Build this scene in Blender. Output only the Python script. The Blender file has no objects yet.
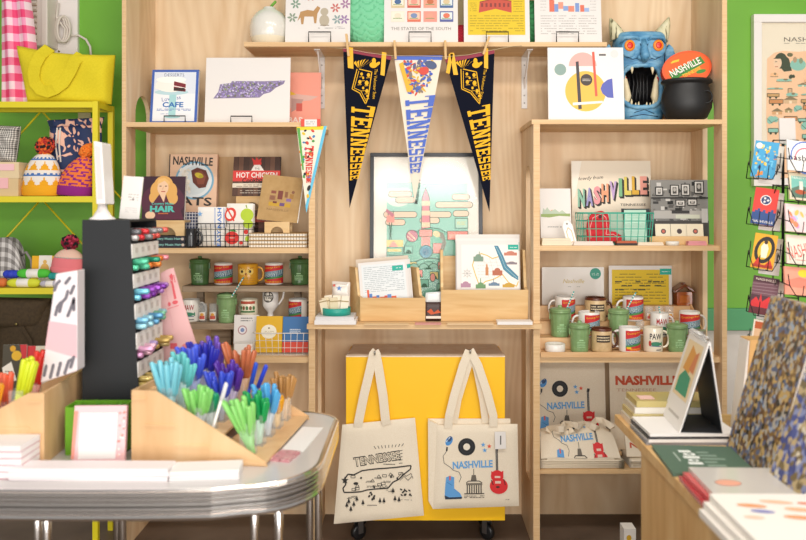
import bpy, bmesh, math, random
from math import sin, cos, pi, radians
from mathutils import Vector, Matrix
random.seed(5)
F, CX, CY, H = 770.0, 415.0, 204.0, 1.434      # focal length in pixels, horizon point, eye height
def X(px, Y): return (px-CX)*Y/F
def Z(py, Y): return H-(py-CY)*Y/F
scene = bpy.context.scene
col = scene.collection
# ---------------------------------------------------------------- materials
def lin(h):
    h = h.lstrip('#'); o = []
    for i in (0, 2, 4):
        c = int(h[i:i+2], 16)/255
        o.append(c/12.92 if c <= .04045 else ((c+.055)/1.055)**2.4)
    return (*o, 1)
MC = {}
def M(c, rough=.6, metal=0, trans=0, coat=0, spec=.5, alpha=1, sss=0):
    if not isinstance(c, str): return c
    k = (c, rough, metal, trans, coat, spec, alpha)
    if k in MC: return MC[k]
    m = bpy.data.materials.new('paint_'+c.lstrip('#')); m.use_nodes = True
    b = m.node_tree.nodes['Principled BSDF']; I = b.inputs
    I['Base Color'].default_value = lin(c); I['Roughness'].default_value = rough; I['Metallic'].default_value = metal
    I['Transmission Weight'].default_value = trans; I['Coat Weight'].default_value = coat; I['Coat Roughness'].default_value = .08
    I['Specular IOR Level'].default_value = spec; I['Alpha'].default_value = alpha
    MC[k] = m; return m
def nodes(name, rough=.6):
    m = bpy.data.materials.new(name); m.use_nodes = True; nt = m.node_tree
    b = nt.nodes['Principled BSDF']; b.inputs['Roughness'].default_value = rough
    tc = nt.nodes.new('ShaderNodeTexCoord'); mp = nt.nodes.new('ShaderNodeMapping')
    nt.links.new(tc.outputs['Object'], mp.inputs['Vector'])
    return m, nt, b, mp
def ramp(nt, stops, inter='LINEAR'):
    r = nt.nodes.new('ShaderNodeValToRGB'); r.color_ramp.interpolation = inter
    e = r.color_ramp.elements
    while len(e) < len(stops): e.new(.5)
    for k, (p, c) in enumerate(stops): e[k].position = p; e[k].color = lin(c)
    return r
def wood(name, a, b_, c, sc=(7, 7, .8), rough=.5, grain=3.0, det=6, figure=0):
    m, nt, b, mp = nodes(name, rough); mp.inputs['Scale'].default_value = sc
    n = nt.nodes.new('ShaderNodeTexNoise'); n.inputs['Scale'].default_value = grain; n.inputs['Detail'].default_value = det
    n.inputs['Distortion'].default_value = .7
    nt.links.new(mp.outputs[0], n.inputs['Vector'])
    r = ramp(nt, [(.25, a), (.5, b_), (.75, c)]); nt.links.new(n.outputs['Fac'], r.inputs[0]); out = r.outputs[0]
    if figure:                                                # contour-like veneer figure
        q = nt.nodes.new('ShaderNodeTexNoise'); q.inputs['Scale'].default_value = .9; q.inputs['Detail'].default_value = 1.5; nt.links.new(mp.outputs[0], q.inputs['Vector'])
        k = nt.nodes.new('ShaderNodeMath'); k.operation = 'MULTIPLY'; k.inputs[1].default_value = 22; nt.links.new(q.outputs['Fac'], k.inputs[0])
        f_ = nt.nodes.new('ShaderNodeMath'); f_.operation = 'PINGPONG'; f_.inputs[1].default_value = .5; nt.links.new(k.outputs[0], f_.inputs[0])
        r2 = ramp(nt, [(0, '#e2d2bb'), (.55, '#ffffff')]); nt.links.new(f_.outputs[0], r2.inputs[0])
        mx = nt.nodes.new('ShaderNodeMix'); mx.data_type = 'RGBA'; mx.blend_type = 'MULTIPLY'; mx.inputs[0].default_value = figure
        nt.links.new(out, mx.inputs[6]); nt.links.new(r2.outputs[0], mx.inputs[7]); out = mx.outputs[2]
    nt.links.new(out, b.inputs['Base Color']); return m
def speckle(name, cols, scale=60, rough=.8, kind='noise', inter='CONSTANT', sc=(1, 1, 1), bump=0, dist=0, det=2):
    m, nt, b, mp = nodes(name, rough); mp.inputs['Scale'].default_value = sc
    n = nt.nodes.new('ShaderNodeTexNoise' if kind == 'noise' else 'ShaderNodeTexVoronoi'); n.inputs['Scale'].default_value = scale
    if kind == 'noise': n.inputs['Detail'].default_value = det; n.inputs['Distortion'].default_value = dist; out = n.outputs['Fac']
    else: out = n.outputs['Color']
    nt.links.new(mp.outputs[0], n.inputs['Vector'])
    r = ramp(nt, cols, inter); nt.links.new(out, r.inputs[0]); nt.links.new(r.outputs[0], b.inputs['Base Color'])
    if bump:
        bp = nt.nodes.new('ShaderNodeBump'); bp.inputs['Strength'].default_value = bump; bp.inputs['Distance'].default_value = .004
        nt.links.new(n.outputs[0], bp.inputs['Height']); nt.links.new(bp.outputs[0], b.inputs['Normal'])
    return m
PLY = wood('birch_plywood', '#dcb98f', '#e9cda8', '#f0d9b8', (3.2, 3.2, .55), .5, figure=.38)
PLYX = wood('birch_plywood_board', '#cfa473', '#debb8b', '#e8ca9e', (.7, 5, 5), .5)
PLYE = wood('plywood_edge', '#d2aa78', '#dfba8a', '#e6c698', (.8, 3, 45), .55)
PINE = wood('pine_board', '#d2a76c', '#e0bb84', '#eacd9a', (.9, 6, 9), .5)
LASER = wood('light_laser_plywood', '#d6a978', '#e2b988', '#eac79a', (4, 4, 1), .5)
WEATH = wood('weathered_board', '#6e5d4c', '#9a8670', '#b8a58c', (.8, 8, 12), .8, 4)
GREEN = speckle('green_wall_paint', [(.3, '#6fae34'), (.7, '#76b53a')], 3, .5, inter='LINEAR')
CANVAS = speckle('natural_canvas', [(.35, '#e8dac3'), (.65, '#eee2ce')], 300, .9, inter='LINEAR', bump=.02)
CHROME = M('#f2eeeb', .2, 1); GROOVE = M('#9a9794', .4, .8)
WHITE, PAPER, BLACK = M('#ece7e3', .5), M('#e8e3df', .65), M('#141416', .45)
WIRE = M('#1b1b1d', .4, .6)
def thin_glass(name, ior, rough):
    m = bpy.data.materials.new(name); m.use_nodes = True; nt = m.node_tree; nt.nodes.remove(nt.nodes['Principled BSDF'])
    t, g, f_, x = [nt.nodes.new('ShaderNode'+k) for k in ('BsdfTransparent', 'BsdfGlossy', 'Fresnel', 'MixShader')]
    g.inputs['Roughness'].default_value = rough; f_.inputs['IOR'].default_value = ior
    nt.links.new(f_.outputs[0], x.inputs[0]); nt.links.new(t.outputs[0], x.inputs[1]); nt.links.new(g.outputs[0], x.inputs[2])
    nt.links.new(x.outputs[0], nt.nodes['Material Output'].inputs[0]); return m
CLEAR = thin_glass('picture_glass', 1.3, .05)
THIN = M('#f4f8f8', .05, 0, .0, 0, .5, .16)
# ---------------------------------------------------------------- mesh building
class B:
    def __init__(s): s.bm = bmesh.new(); s.ms = []
    def mi(s, m):
        m = M(m)
        if m not in s.ms: s.ms.append(m)
        return s.ms.index(m)
    def f(s, vs, m, sm=False):
        try: fc = s.bm.faces.new(vs)
        except ValueError: return
        fc.material_index = s.mi(m); fc.smooth = sm; return fc
    def v(s, x, y, z): return s.bm.verts.new((x, y, z))
    def box(s, x0, x1, y0, y1, z0, z1, m):
        v = [s.v(x, y, z) for z in (z0, z1) for y in (y0, y1) for x in (x0, x1)]
        for q in ((0, 2, 3, 1), (4, 5, 7, 6), (0, 1, 5, 4), (1, 3, 7, 5), (3, 2, 6, 7), (2, 0, 4, 6)): s.f([v[i] for i in q], m)
        return s
    def prism(s, pts, a0, a1, m, ax='y', side=None):
        def p(u, w, a): return {'y': (u, a, w), 'x': (a, u, w), 'z': (u, w, a)}[ax]
        A = [s.v(*p(u, w, a0)) for u, w in pts]; C = [s.v(*p(u, w, a1)) for u, w in pts]
        s.f(A, m); s.f(C[::-1], m)
        for i in range(len(pts)): j = (i+1) % len(pts); s.f([A[i], A[j], C[j], C[i]], side or m)
        return s
    def lathe(s, prof, m, seg=24, c=(0, 0, 0), sx=1, sy=1, fn=None, disp=None):
        rings = []
        for k, (r, z) in enumerate(prof):
            ring = []
            for i in range(seg):
                a = 2*pi*i/seg; rr = max(r, 1e-5)
                if disp: rr *= disp(a, k)
                ring.append(s.v(c[0]+rr*sin(a)*sx, c[1]-rr*cos(a)*sy, c[2]+z))
            rings.append(ring)
        for k in range(len(rings)-1):
            for i in range(seg):
                j = (i+1) % seg
                s.f([rings[k][i], rings[k][j], rings[k+1][j], rings[k+1][i]], fn(i, k) if fn else m, True)
        return s
    def ell(s, c, r, m, seg=20, n=12, fn=None, disp=None):
        return s.lathe([(sin(pi*k/n), -cos(pi*k/n)*r[2]) for k in range(n+1)], m, seg, c, r[0], r[1], fn, disp)
    def tube(s, P, r, m, seg=6, closed=False):
        P = [Vector(p) for p in P]; n = len(P); rings = []; up = None
        for i in range(n):
            a = P[i-1] if (i or closed) else P[i]; b = P[(i+1) % n] if (i < n-1 or closed) else P[i]
            d = (b-a).normalized()
            if up is None: up = Vector((0, 0, 1)) if abs(d.z) < .9 else Vector((1, 0, 0))
            sd = d.cross(up)
            if sd.length < 1e-4: sd = d.cross(Vector((1, .3, 0)))
            sd.normalize(); up = sd.cross(d).normalized()
            rr = r[i] if isinstance(r, (list, tuple)) else r
            rings.append([s.bm.verts.new(P[i]+sd*rr*cos(2*pi*k/seg)+up*rr*sin(2*pi*k/seg)) for k in range(seg)])
        for i in range(n if closed else n-1):
            A, C = rings[i], rings[(i+1) % n]
            for k in range(seg): s.f([A[k], A[(k+1) % seg], C[(k+1) % seg], C[k]], m, True)
        if not closed: s.f(rings[0][::-1], m); s.f(rings[-1], m)
        return s
    def grid(s, fn, nu, nv, m, mf=None, sm=True):
        V = [[s.bm.verts.new(fn(i/nu, j/nv)) for i in range(nu+1)] for j in range(nv+1)]
        for j in range(nv):
            for i in range(nu): s.f([V[j][i], V[j][i+1], V[j+1][i+1], V[j+1][i]], mf((i+.5)/nu, (j+.5)/nv) if mf else m, sm)
        return s
    def pillow(s, q, y, th, m, n=16, pw=4, mf=None, bump=None):
        # q: bottom-left, bottom-right, top-right, top-left in (x, z); soft closed slab centred on y
        def P(u, w, sg):
            x = (1-w)*((1-u)*q[0][0]+u*q[1][0])+w*((1-u)*q[3][0]+u*q[2][0])
            z = (1-w)*((1-u)*q[0][1]+u*q[1][1])+w*((1-u)*q[3][1]+u*q[2][1])
            e = max(.012, (1-abs(2*u-1)**pw)*(1-abs(2*w-1)**pw))**.5
            return Vector((x, y+sg*th/2*e+(bump(u, w) if bump and sg < 0 else 0)*e, z))
        s.grid(lambda u, w: P(u, w, -1), n, n, m, mf); s.grid(lambda u, w: P(u, w, 1), n, n, m, mf)
        rim = [(k/n, 0) for k in range(n)]+[(1, k/n) for k in range(n)]+[(1-k/n, 1) for k in range(n)]+[(0, 1-k/n) for k in range(n)]
        A = [s.bm.verts.new(P(u, w, -1)) for u, w in rim]; C = [s.bm.verts.new(P(u, w, 1)) for u, w in rim]
        for i in range(len(rim)): s.f([A[i], A[(i+1) % len(rim)], C[(i+1) % len(rim)], C[i]], m)
        return s
    def build(s, name, parent=None, bevel=0, sub=0, label=None, fix=True):
        if fix: bmesh.ops.recalc_face_normals(s.bm, faces=s.bm.faces)
        me = bpy.data.meshes.new(name); s.bm.to_mesh(me); s.bm.free()
        for m in s.ms: me.materials.append(m)
        o = bpy.data.objects.new(name, me); col.objects.link(o); o.parent = parent
        if bevel:
            w = o.modifiers.new('edge', 'BEVEL'); w.width = bevel; w.segments = 2; w.limit_method = 'ANGLE'
        if sub: o.modifiers.new('soft', 'SUBSURF').levels = sub; o.modifiers['soft'].render_levels = sub
        if label: o['label'] = label
        return o
GL = {}
def glyphs(t, bold):
    if (t, bold) not in GL:
        c = bpy.data.curves.new('lettering', 'FONT'); c.body = t; c.offset = bold; c.resolution_u = 2
        o = bpy.data.objects.new('lettering', c); me = bpy.data.meshes.new_from_object(o)
        vs = [v.co.copy() for v in me.vertices]; fs = [list(p.vertices) for p in me.polygons]
        x0 = min(v.x for v in vs); x1 = max(v.x for v in vs); y0 = min(v.y for v in vs); y1 = max(v.y for v in vs)
        GL[t, bold] = ([((v.x-x0)/(x1-x0)-.5, (v.y-y0)/(y1-y0)-.5) for v in vs], fs, (x1-x0)/(y1-y0))
        bpy.data.objects.remove(o); bpy.data.curves.remove(c); bpy.data.meshes.remove(me)
    return GL[t, bold]
class Art(B):
    """flat printed shapes on a surface: x, y in photo pixels relative to (xc, yb), s metres per pixel"""
    def __init__(s, xc, yb, sc, y=0): super().__init__(); s.xc, s.yb, s.s, s.y, s.n = xc, yb, sc, y, 0
    def P(s, x, y): return s.v((x-s.xc)*s.s, s.y-.0004-3e-5*s.n, (s.yb-y)*s.s)
    def p(s, pts, c): s.n += 1; s.f([s.P(*q) for q in pts], c); return s
    def r(s, x0, y0, x1, y1, c): return s.p([(x0, y0), (x1, y0), (x1, y1), (x0, y1)], c)
    def e(s, x, y, rx, ry, c, rot=0, n=20, a0=0, a1=360):
        k = n if a1-a0 < 360 else n-1; t = radians(rot); L = []
        for i in range(k+1):
            a = radians(a0)+radians(a1-a0)*i/(n if a1-a0 >= 360 else k)
            u, w = rx*cos(a), ry*sin(a); L.append((x+u*cos(t)-w*sin(t), y+u*sin(t)+w*cos(t)))
        return s.p(L, c)
    def l(s, pts, w, c):
        s.n += 1
        for a, b in zip(pts, pts[1:]):
            d = Vector((b[0]-a[0], b[1]-a[1])); n = d.length or 1; q = Vector((-d.y, d.x))/n*w/2
            s.f([s.P(a[0]+q.x, a[1]+q.y), s.P(b[0]+q.x, b[1]+q.y), s.P(b[0]-q.x, b[1]-q.y), s.P(a[0]-q.x, a[1]-q.y)], c)
        return s
    def t(s, t, x, y, h, c, w=None, rot=0, bold=0, sk=0):
        vs, fs, asp = glyphs(t, bold); w = w or h*asp; a = radians(rot); s.n += 1
        V = []
        for u, q in vs:
            u, q = u*w+sk*q*h, -q*h
            V.append(s.P(x+u*cos(a)-q*sin(a), y+u*sin(a)+q*cos(a)))
        for fc in fs: s.f([V[i] for i in fc], c)
        return s
    def lines(s, x0, y0, x1, y1, n, c, w=.7, fill=.8):
        for i in range(n):
            y = y0+(y1-y0)*(i+.5)/n; x = x0
            while x < x1:
                L = random.uniform(.04, .16)*(x1-x0)
                if random.random() < fill: s.l([(x, y), (min(x+L, x1), y)], w, c); s.n -= 1
                x += L+.02*(x1-x0)
        s.n += 1; return s
    def star(s, x, y, r, c): return s.p([(x+(r if i % 2 == 0 else r*.42)*sin(pi*i/5), y-(r if i % 2 == 0 else r*.42)*cos(pi*i/5)) for i in range(10)], c)
    def cut(s, step, zstep=None):
        for ax, st in ((0, step), (2, zstep)):
            if not st: continue
            vals = [v.co[ax] for v in s.bm.verts]
            k = math.ceil(min(vals)/st)
            no = Vector((0, 0, 0)); no[ax] = 1
            while k*st < max(vals):
                co = Vector((0, 0, 0)); co[ax] = k*st
                bmesh.ops.bisect_plane(s.bm, geom=s.bm.verts[:]+s.bm.edges[:]+s.bm.faces[:], plane_co=co, plane_no=no); k += 1
        return s
    def wrap(s, r):
        s.cut(r*.22)
        rf = r if callable(r) else (lambda z: r)
        for v in s.bm.verts:
            a = v.co.x/r; rr = r-v.co.y; v.co = Vector((rr*sin(a), -rr*cos(a), v.co.z))
        for f_ in s.bm.faces: f_.smooth = True
        return s
    def warp(s, fn, st):
        s.cut(st, st)
        for v in s.bm.verts: v.co = fn(v.co)
        return s
def tag(o, label, cat, group=None, kind=None):
    if label: o['label'] = label
    if cat: o['category'] = cat
    if group: o['group'] = group
    if kind: o['kind'] = kind
    return o
def T(name, label, cat, loc=(0, 0, 0), rz=0, group=None, rx=0, ry=0):
    o = bpy.data.objects.new(name, None); col.objects.link(o); o.empty_display_size = .05
    o.location = loc; o.rotation_euler = (radians(rx), radians(ry), radians(rz))
    return tag(o, label, cat, group)
def place(o, loc=(0, 0, 0), rx=0, ry=0, rz=0):
    o.location = loc; o.rotation_euler = (radians(rx), radians(ry), radians(rz)); return o
def copy_tree(o, parent=None):
    c = o.copy(); col.objects.link(c); c.parent = parent
    for ch in list(o.children): copy_tree(ch, c)
    return c
def struct(o): o['kind'] = 'structure'; return o
def panel(name, label, cat, x0, y0, x1, y1, Y, zb=None, tilt=0, yaw=0, c=None, th=.003, art=None, group=None, art_name='artwork', edge=None):
    """a flat thing (print, card, book) whose front lower edge stands at depth Y; art(Art) draws on its front in photo pixels"""
    s = Y/F; w = (x1-x0)*s/2; h = (y1-y0)*s
    b = B(); b.box(-w, w, 0, th, 0, h, c or PAPER)
    o = b.build(name); place(o, (X((x0+x1)/2, Y), Y, (Z(y1, Y) if zb is None else zb)+th*sin(radians(tilt))+.0004), -tilt, 0, yaw)
    tag(o, label, cat, group)
    if art:
        a = Art((x0+x1)/2, y1, s); art(a); a.build(art_name, o, fix=False)
    return o
def book_flat(name, label, x0, x1, y0, y1, z, th, cover='#222222', pages='#efe8dc', rz=0, group=None, cat='book', spine=True):
    """a closed book lying flat: cover with its page block"""
    cx, cy = (x0+x1)/2, (y0+y1)/2; w, d = (x1-x0)/2, (y1-y0)/2; t = min(.0025, th*.2)
    b = B(); b.box(-w, w, -d, d, 0, t, cover); b.box(-w, w, -d, d, th-t, th, cover)
    if spine: b.box(-w, w, -d, -d+t, t, th-t, cover)
    o = tag(b.build(name), label, cat, group); place(o, (cx, cy, z), rz=rz)
    B().box(-w+.003, w-.003, -d+t, d-.003, t, th-t, pages).build('pages', o)
    return o
def slab(name, label, cat, x0, x1, y0, y1, z0, z1, m, rz=0, group=None, bevel=0):
    b = B(); b.box((x0-x1)/2, (x1-x0)/2, (y0-y1)/2, (y1-y0)/2, 0, z1-z0, m)
    o = tag(b.build(name, bevel=bevel), label, cat, group); return place(o, ((x0+x1)/2, (y0+y1)/2, z0), rz=rz)
# ---------------------------------------------------------------- the setting
FLOOR = speckle('brown_concrete', [(.3, '#55463a'), (.5, '#665548'), (.7, '#6f5f52')], 4, .55, inter='LINEAR', det=8)
struct(B().box(-4.5, 4.5, -3.6, 3.62, -.05, 0, FLOOR).build('floor'))
struct(B().box(-4.5, 4.5, 3.62, 3.72, .842, 3.2, GREEN).build('wall_back'))
BLOCK = speckle('painted_block', [(.3, '#cfc8c0'), (.7, '#dad4cd')], 9, .7, inter='LINEAR')
b = B(); b.box(-4.5, 4.5, 3.622, 3.72, 0, .842, BLOCK)
for k in range(4): b.box(-4.5, 4.5, 3.6205, 3.622, k*.205+.01, k*.205+.2, BLOCK)
struct(b.build('wall_lower'))
struct(B().box(-4.5, 4.5, 3.597, 3.62, .842, .946, '#5aa672').build('trim_1', bevel=.004))
# ---------------------------------------------------------------- plywood shelving
U = T('shelving_unit', 'large birch plywood wall unit with arched cut-outs in its uprights', 'shelving', (0, 3.2, 0))
def up(p, m=PLY, **k): return p.build('upright', U, bevel=.0015)
def upright(x0, x1, top, za, zb, ya=.088, yb=.215):
    """upright board with one tall arched slot"""
    b = B(); r = (yb-ya)/2; c = (ya+yb)/2
    b.box(x0, x1, 0, ya, 0, top, PLY); b.box(x0, x1, yb, .36, 0, top, PLY)
    arc = [(c+r*cos(pi*k/14), za-r+r*sin(pi*k/14)) for k in range(15)]
    half1 = [(yb, top)]+arc[:8]+[(c, top)]; half2 = [(c, top)]+arc[7:]+[(ya, top)]
    b.prism(half1, x0, x1, PLY, 'x'); b.prism(half2, x0, x1, PLY, 'x')
    b.box(x0, x1, ya, yb, 0, zb, PLY)
    b.box(x0+.001, x1-.001, -.0012, 0, 0, top, PLYE)
    return b.build('upright', U)
upright(-1.218, -1.2, 2.44, 1.91, .25, .105, .29); upright(1.276, 1.297, 2.44, 1.9, .25)
upright(-.442, -.415, 1.757, 1.6, .25); upright(.492, .519, 1.768, 1.6, .25)
B().box(-1.2, 1.276, .36, .378, 0, 2.44, PLY).build('back_panel', U)
def shelf(x0, x1, z, t=.02, y0=.02, y1=.36):
    b = B(); b.box(x0, x1, y0, y1, z-t, z-.0006, PLYX); b.box(x0, x1, y0-.001, y0, z-t+.0005, z-.001, PLYE); return b.build('shelf', U)
shelf(-1.2, -.40, 1.775, y0=.002); shelf(.485, 1.276, 1.786, y0=.002)
shelf(-1.2, -.442, 1.25, .022); shelf(.519, 1.276, 1.2605, .022)
shelf(-1.2, -.442, .794, .024); shelf(.519, 1.276, .795, .024)
shelf(-.415, .492, .938, .02, -.025); shelf(-1.2, -.442, .321); shelf(.519, 1.276, .321, .015)
# small shelf ends in front of the dividers
B().box(-.446, -.415, -.025, -.002, .918, .938, PLYX).build('shelf', U); B().box(.492, .523, -.025, -.002, .918, .938, PLYX).build('shelf', U)
W = T('wall_shelf', 'high plywood shelf on white metal brackets above the pennants', 'shelf', (0, 3.33, 2.135))
b = B(); b.box(-.74, .83, 0, .2285, -.02, -.0006, PLYX); b.box(-.74, .83, -.001, 0, -.0195, -.001, PLYE); b.build('board', W)
for x in (-.43, .505):
    b = B(); b.box(x-.013, x+.013, .224, .2285, -.26, -.021, WHITE); b.box(x-.013, x+.013, .05, .2285, -.025, -.0205, WHITE)
    b.prism([(.075, -.025), (.095, -.025), (.224, -.15), (.224, -.17)], x-.003, x+.003, WHITE, 'x')
    br = b.build('bracket', W, label='white metal shelf bracket')
    for z in (-.06, -.12, -.2, -.235):
        B().lathe([(.004, 0), (.003, .002), (0, .002)], M('#b8b4ae', .4, .7), 8, (0, 0, 0)).build('screw', br).matrix_local = Matrix.Translation((x, .224, z)) @ Matrix.Rotation(pi/2, 4, 'X')
# ---------------------------------------------------------------- pieces used again and again
def easel(px, Y, z, where, w=22, h=8):
    """small black wire plate stand; the print stands against it"""
    s = Y/F; hw = w*s/2; hh = h*s
    t = T('wire_easel', 'small black wire stand holding '+where, 'display stand', (X(px, Y), Y, z), 0, 'black wire stands under prints')
    b = B(); b.tube([(-hw, -.012, .0032), (-hw, -.012, hh), (hw, -.012, hh), (hw, -.012, .0032)], .0028, WIRE)
    for x in (-hw, hw): b.tube([(x, -.012, .0032), (x, .052, .0032)], .0028, WIRE)
    b.build('front_lip', t)
    b = B(); b.tube([(-hw, .052, .0032), (-hw*.4, .06, .07), (hw*.4, .06, .07), (hw, .052, .0032)], .0028, WIRE); b.build('back_rest', t)
    return t
def mug(px, Y, z, w, h, c, label, art=None, hand=0, hc=None, name='mug', cat='mug', group=None, taper=1, inside=None, rim=None):
    s = Y/F; r = w*s/2; hh = h*s
    t = T(name, label, cat, (X(px, Y), Y, z), 0, group)
    c = M(c, .22, coat=.4) if isinstance(c, str) else c; ins = M(inside, .3) if inside else c
    b = B(); b.lathe([(0, 0), (r*.9*taper, 0), (r*.98*taper, .003), (r*taper, .008), (r*(1+taper)/2, hh*.5), (r, hh-.002), (r-.0012, hh), (r-.003, hh-.001)], c, 32)
    b.lathe([(r-.003, hh-.001), (r-.004, hh*.5), (r*.85, .006), (0, .006)], ins, 32)
    if rim: b.lathe([(r+.0006, hh*.9), (r+.0008, hh+.0006), (r-.002, hh+.0012)], rim, 32)
    b.build('body', t)
    if hand is not None:
        d = Vector((cos(hand), sin(hand), 0)); P = []
        for k in range(13):
            a = pi/2-pi*k/12; P.append(d*(r*.93+hh*.28*max(0, cos(a))**.7)+Vector((0, 0, hh*.5+hh*.33*sin(a))))
        b = B(); b.tube(P, .0048, hc or c, 8); b.build('handle', t)
    if art:
        a = Art(px, Y, s); a.yb = 0; a.xc = 0; art(a, w, h); a.wrap(r); a.build('printed_label', t, fix=False)
    return t
RED, YEL, SKY = '#cf2a2e', '#f2c11c', '#86a6b4'
def souvenir(dx=0, k=1.0):
    """red NASHVILLE souvenir print: coordinates from the mug's foot, y up is negative"""
    def art(a, w, h):
        W_ = w*.5*k; y0, y1 = -h*.9, -h*.08; H_ = y1-y0
        a.r(dx-W_, y0, dx+W_, y1, RED); a.p([(dx-W_, y0+H_*.42), (dx+W_, y0+H_*.2), (dx+W_, y0+H_*.62), (dx-W_, y0+H_*.8)], SKY)
        a.p([(dx-W_, y0+H_*.74), (dx+W_, y0+H_*.55), (dx+W_, y0+H_*.66), (dx-W_, y0+H_*.84)], '#4a8a4a')
        a.t('NASHVILLE', dx+.4, y0+H_*.5, H_*.3, '#1c4f6a', W_*1.85, -10, .02); a.t('NASHVILLE', dx, y0+H_*.48, H_*.22, '#cfd8d8', W_*1.7, -10, 0)
        a.t('Greetings from', dx-W_*.15, y0+H_*.13, H_*.13, YEL, W_*1.4, -6); a.t('TENNESSEE', dx, y0+H_*.92, H_*.11, YEL, W_*1.3)
        a.r(dx-W_*.9, y0+H_*.8, dx-W_*.5, y0+H_*.9, YEL)
    return art
def name_mug(word, c='#b02a30'):
    def art(a, w, h):
        a.t(word, 0, -h*.66, h*.24, c, w*.62, 0, .02)
        a.e(0, -h*.36, w*.28, h*.09, '#3f8a6a'); a.p([(w*.2, -h*.36), (w*.36, -h*.46), (w*.36, -h*.26)], '#3f8a6a'); a.e(-w*.3, -h*.38, w*.07, h*.12, '#c0392b')
        a.l([(-w*.3, -h*.28), (w*.3, -h*.26)], .7, '#2f5f8a'); a.r(w*.02, -h*.14, w*.3, -h*.1, '#555555')
    return art
GRN = speckle('green_glazed_ceramic', [(.3, '#7c9c68'), (.6, '#87a872'), (.8, '#99b884')], 40, .25, inter='LINEAR')
def canister(px, Y, z, w, h, label, m=GRN, name='lidded_canister', group='green ceramic bin-shaped jars', knob=None):
    """ceramic jar shaped like a ribbed bin, with a domed lid"""
    s = Y/F; r = w*s/2; hh = h*s; t = T(name, label, 'jar', (X(px, Y), Y, z), 0, group)
    b = B(); dz = lambda a, k: 1+(.012*(1 if int(a/(2*pi)*32) % 2 else -1) if 3 <= k <= 5 else 0)
    b.lathe([(0, 0), (r*.78, 0), (r*.82, .004), (r*.8, hh*.1), (r*.84, hh*.35), (r*.9, hh*.7), (r*.9, hh*.76), (r*.97, hh*.77), (r*.97, hh*.82), (r*.9, hh*.825)], m, 64, disp=dz)
    b.build('body', t)
    b = B(); b.lathe([(r*.97, hh*.822), (r*1.0, hh*.835), (r*1.0, hh*.86), (r*.8, hh*.9), (r*.3, hh*.925), (r*.18, hh*.93), (r*.2, hh*.965), (r*.18, hh*.99), (0, hh)], knob or m, 40)
    ld = b.build('lid', t)
    b = B()
    for sg in (-1, 1): b.box(sg*r*.9-(.004 if sg < 0 else 0), sg*r*.9+(.004 if sg > 0 else 0), -.007, .007, hh*.55, hh*.75, m)
    b.build('handle', t)
    a = Art(0, 0, s); a.lines(-w*.2, -h*.36, w*.2, -h*.16, 4, '#a5cf98', .8, .9); a.r(-w*.1, -h*.42, w*.1, -h*.38, '#a5cf98'); a.wrap(r*.86); a.build('raised_lettering', t, fix=False)
    return t
def straw(p0, p1, label, r=.0032):
    """paper straw standing in a jar lid, teal and white turns"""
    p0, p1 = Vector(p0), Vector(p1); b = B(); n = 14
    for k in range(n): b.tube([p0.lerp(p1, k/n), p0.lerp(p1, (k+1)/n)], r, '#3fb5ac' if k % 2 else '#f4f2ee', 8)
    return tag(b.build('paper_straw'), label, 'straw', 'teal striped paper straws')
# ---------------------------------------------------------------- high shelf
zs, Yh = 2.135, 3.455; S = Yh/F
t = T('glass_globe', 'round frosted white glass globe lamp at the end of the high shelf', 'glass globe', (X(269.5, Yh), Yh, zs))
r = 19.5*S; b = B(); b.lathe([(0, 0), (r*.55, .001), (r*.8, .012), (r*.97, r*.55), (r, r), (r*.93, r*1.4), (r*.7, r*1.74), (r*.35, r*1.95), (r*.3, r*2.05)], M('#e9e6dd', .25, coat=.6), 40); b.build('globe', t)
B().lathe([(r*.55, .0012), (r*.82, .012), (r*.94, .04), (r*.95, .042)], '#efe6cf', 40).build('foot', t)
b = B(); b.tube([(0, 0, r*2), (.01, 0, r*2.15), (.03, -.01, r*2.35)], .006, '#6fae3a'); b.build('green_stem', t)
def art1(a):
    a.p([(300, 12), (307, 10), (313, 11), (317, 6), (320, 8), (317, 14), (316, 24), (314, 24), (313, 17), (304, 17), (303, 25), (301, 25), (300, 18), (297, 22)], '#b98d5a')
    a.e(324, 12, 4, 4, '#b9ad98'); a.e(324, 21, 5, 6, '#b9ad98'); a.l([(320, 26), (329, 26)], .8, '#8a7a66')
    for x, y, c in ((295, 4, '#7f9a86'), (335, 8, '#c9716a'), (337, 20, '#8aa0a0'), (345, 4, '#a87aa0'), (344, 20, '#9a7aa8'), (292, 18, '#8a9a86'), (310, -4, '#c98a70'), (325, -6, '#7f9a86')):
        for k in range(6): a.e(x+3*cos(k*pi/3), y+3*sin(k*pi/3), 2.2, 1, c, k*60, 8)
    a.lines(318, 28, 333, 30, 1, '#888888', .5); a.lines(335, 27, 345, 30, 2, '#999999', .5)
TH = 41
panel('art_print', 'white print of a horse, cat and flowers beside the glass globe', 'print', 285, -32, 350, 45, 3.4, zs+.006, 6, art=art1, group='prints on the high shelf')
def art2(a):
    cs = ['#e6dcc4', '#c9704a', '#e2836a', '#7a8fb8', '#d9c49a', '#cf5a4a', '#e8a08a', '#4a6a9a', '#efe6d2', '#e0765a', '#ee9a8a', '#5a63a0']
    for j, y in enumerate((-16, -3, 11.5)):
        for i in range(4):
            x = 391+i*16.3; c = cs[j*4+i]; a.r(x, y, x+13.5, y+11, c); a.r(x+1, y+1.2, x+12.5, y+8.5, ['#f2ead8', '#efc8b0', c, '#dfe6e6'][i]); a.e(x+6.7, y+4.6, 3.4, 2.6, cs[(j*5+i*3+2) % 12]); a.l([(x+2, y+7.4), (x+11, y+7.4)], .8, '#7f9a60')
    a.t('THE STATES OF THE SOUTH', 421, 29.5, 3.2, '#9a958e', 60)
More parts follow.
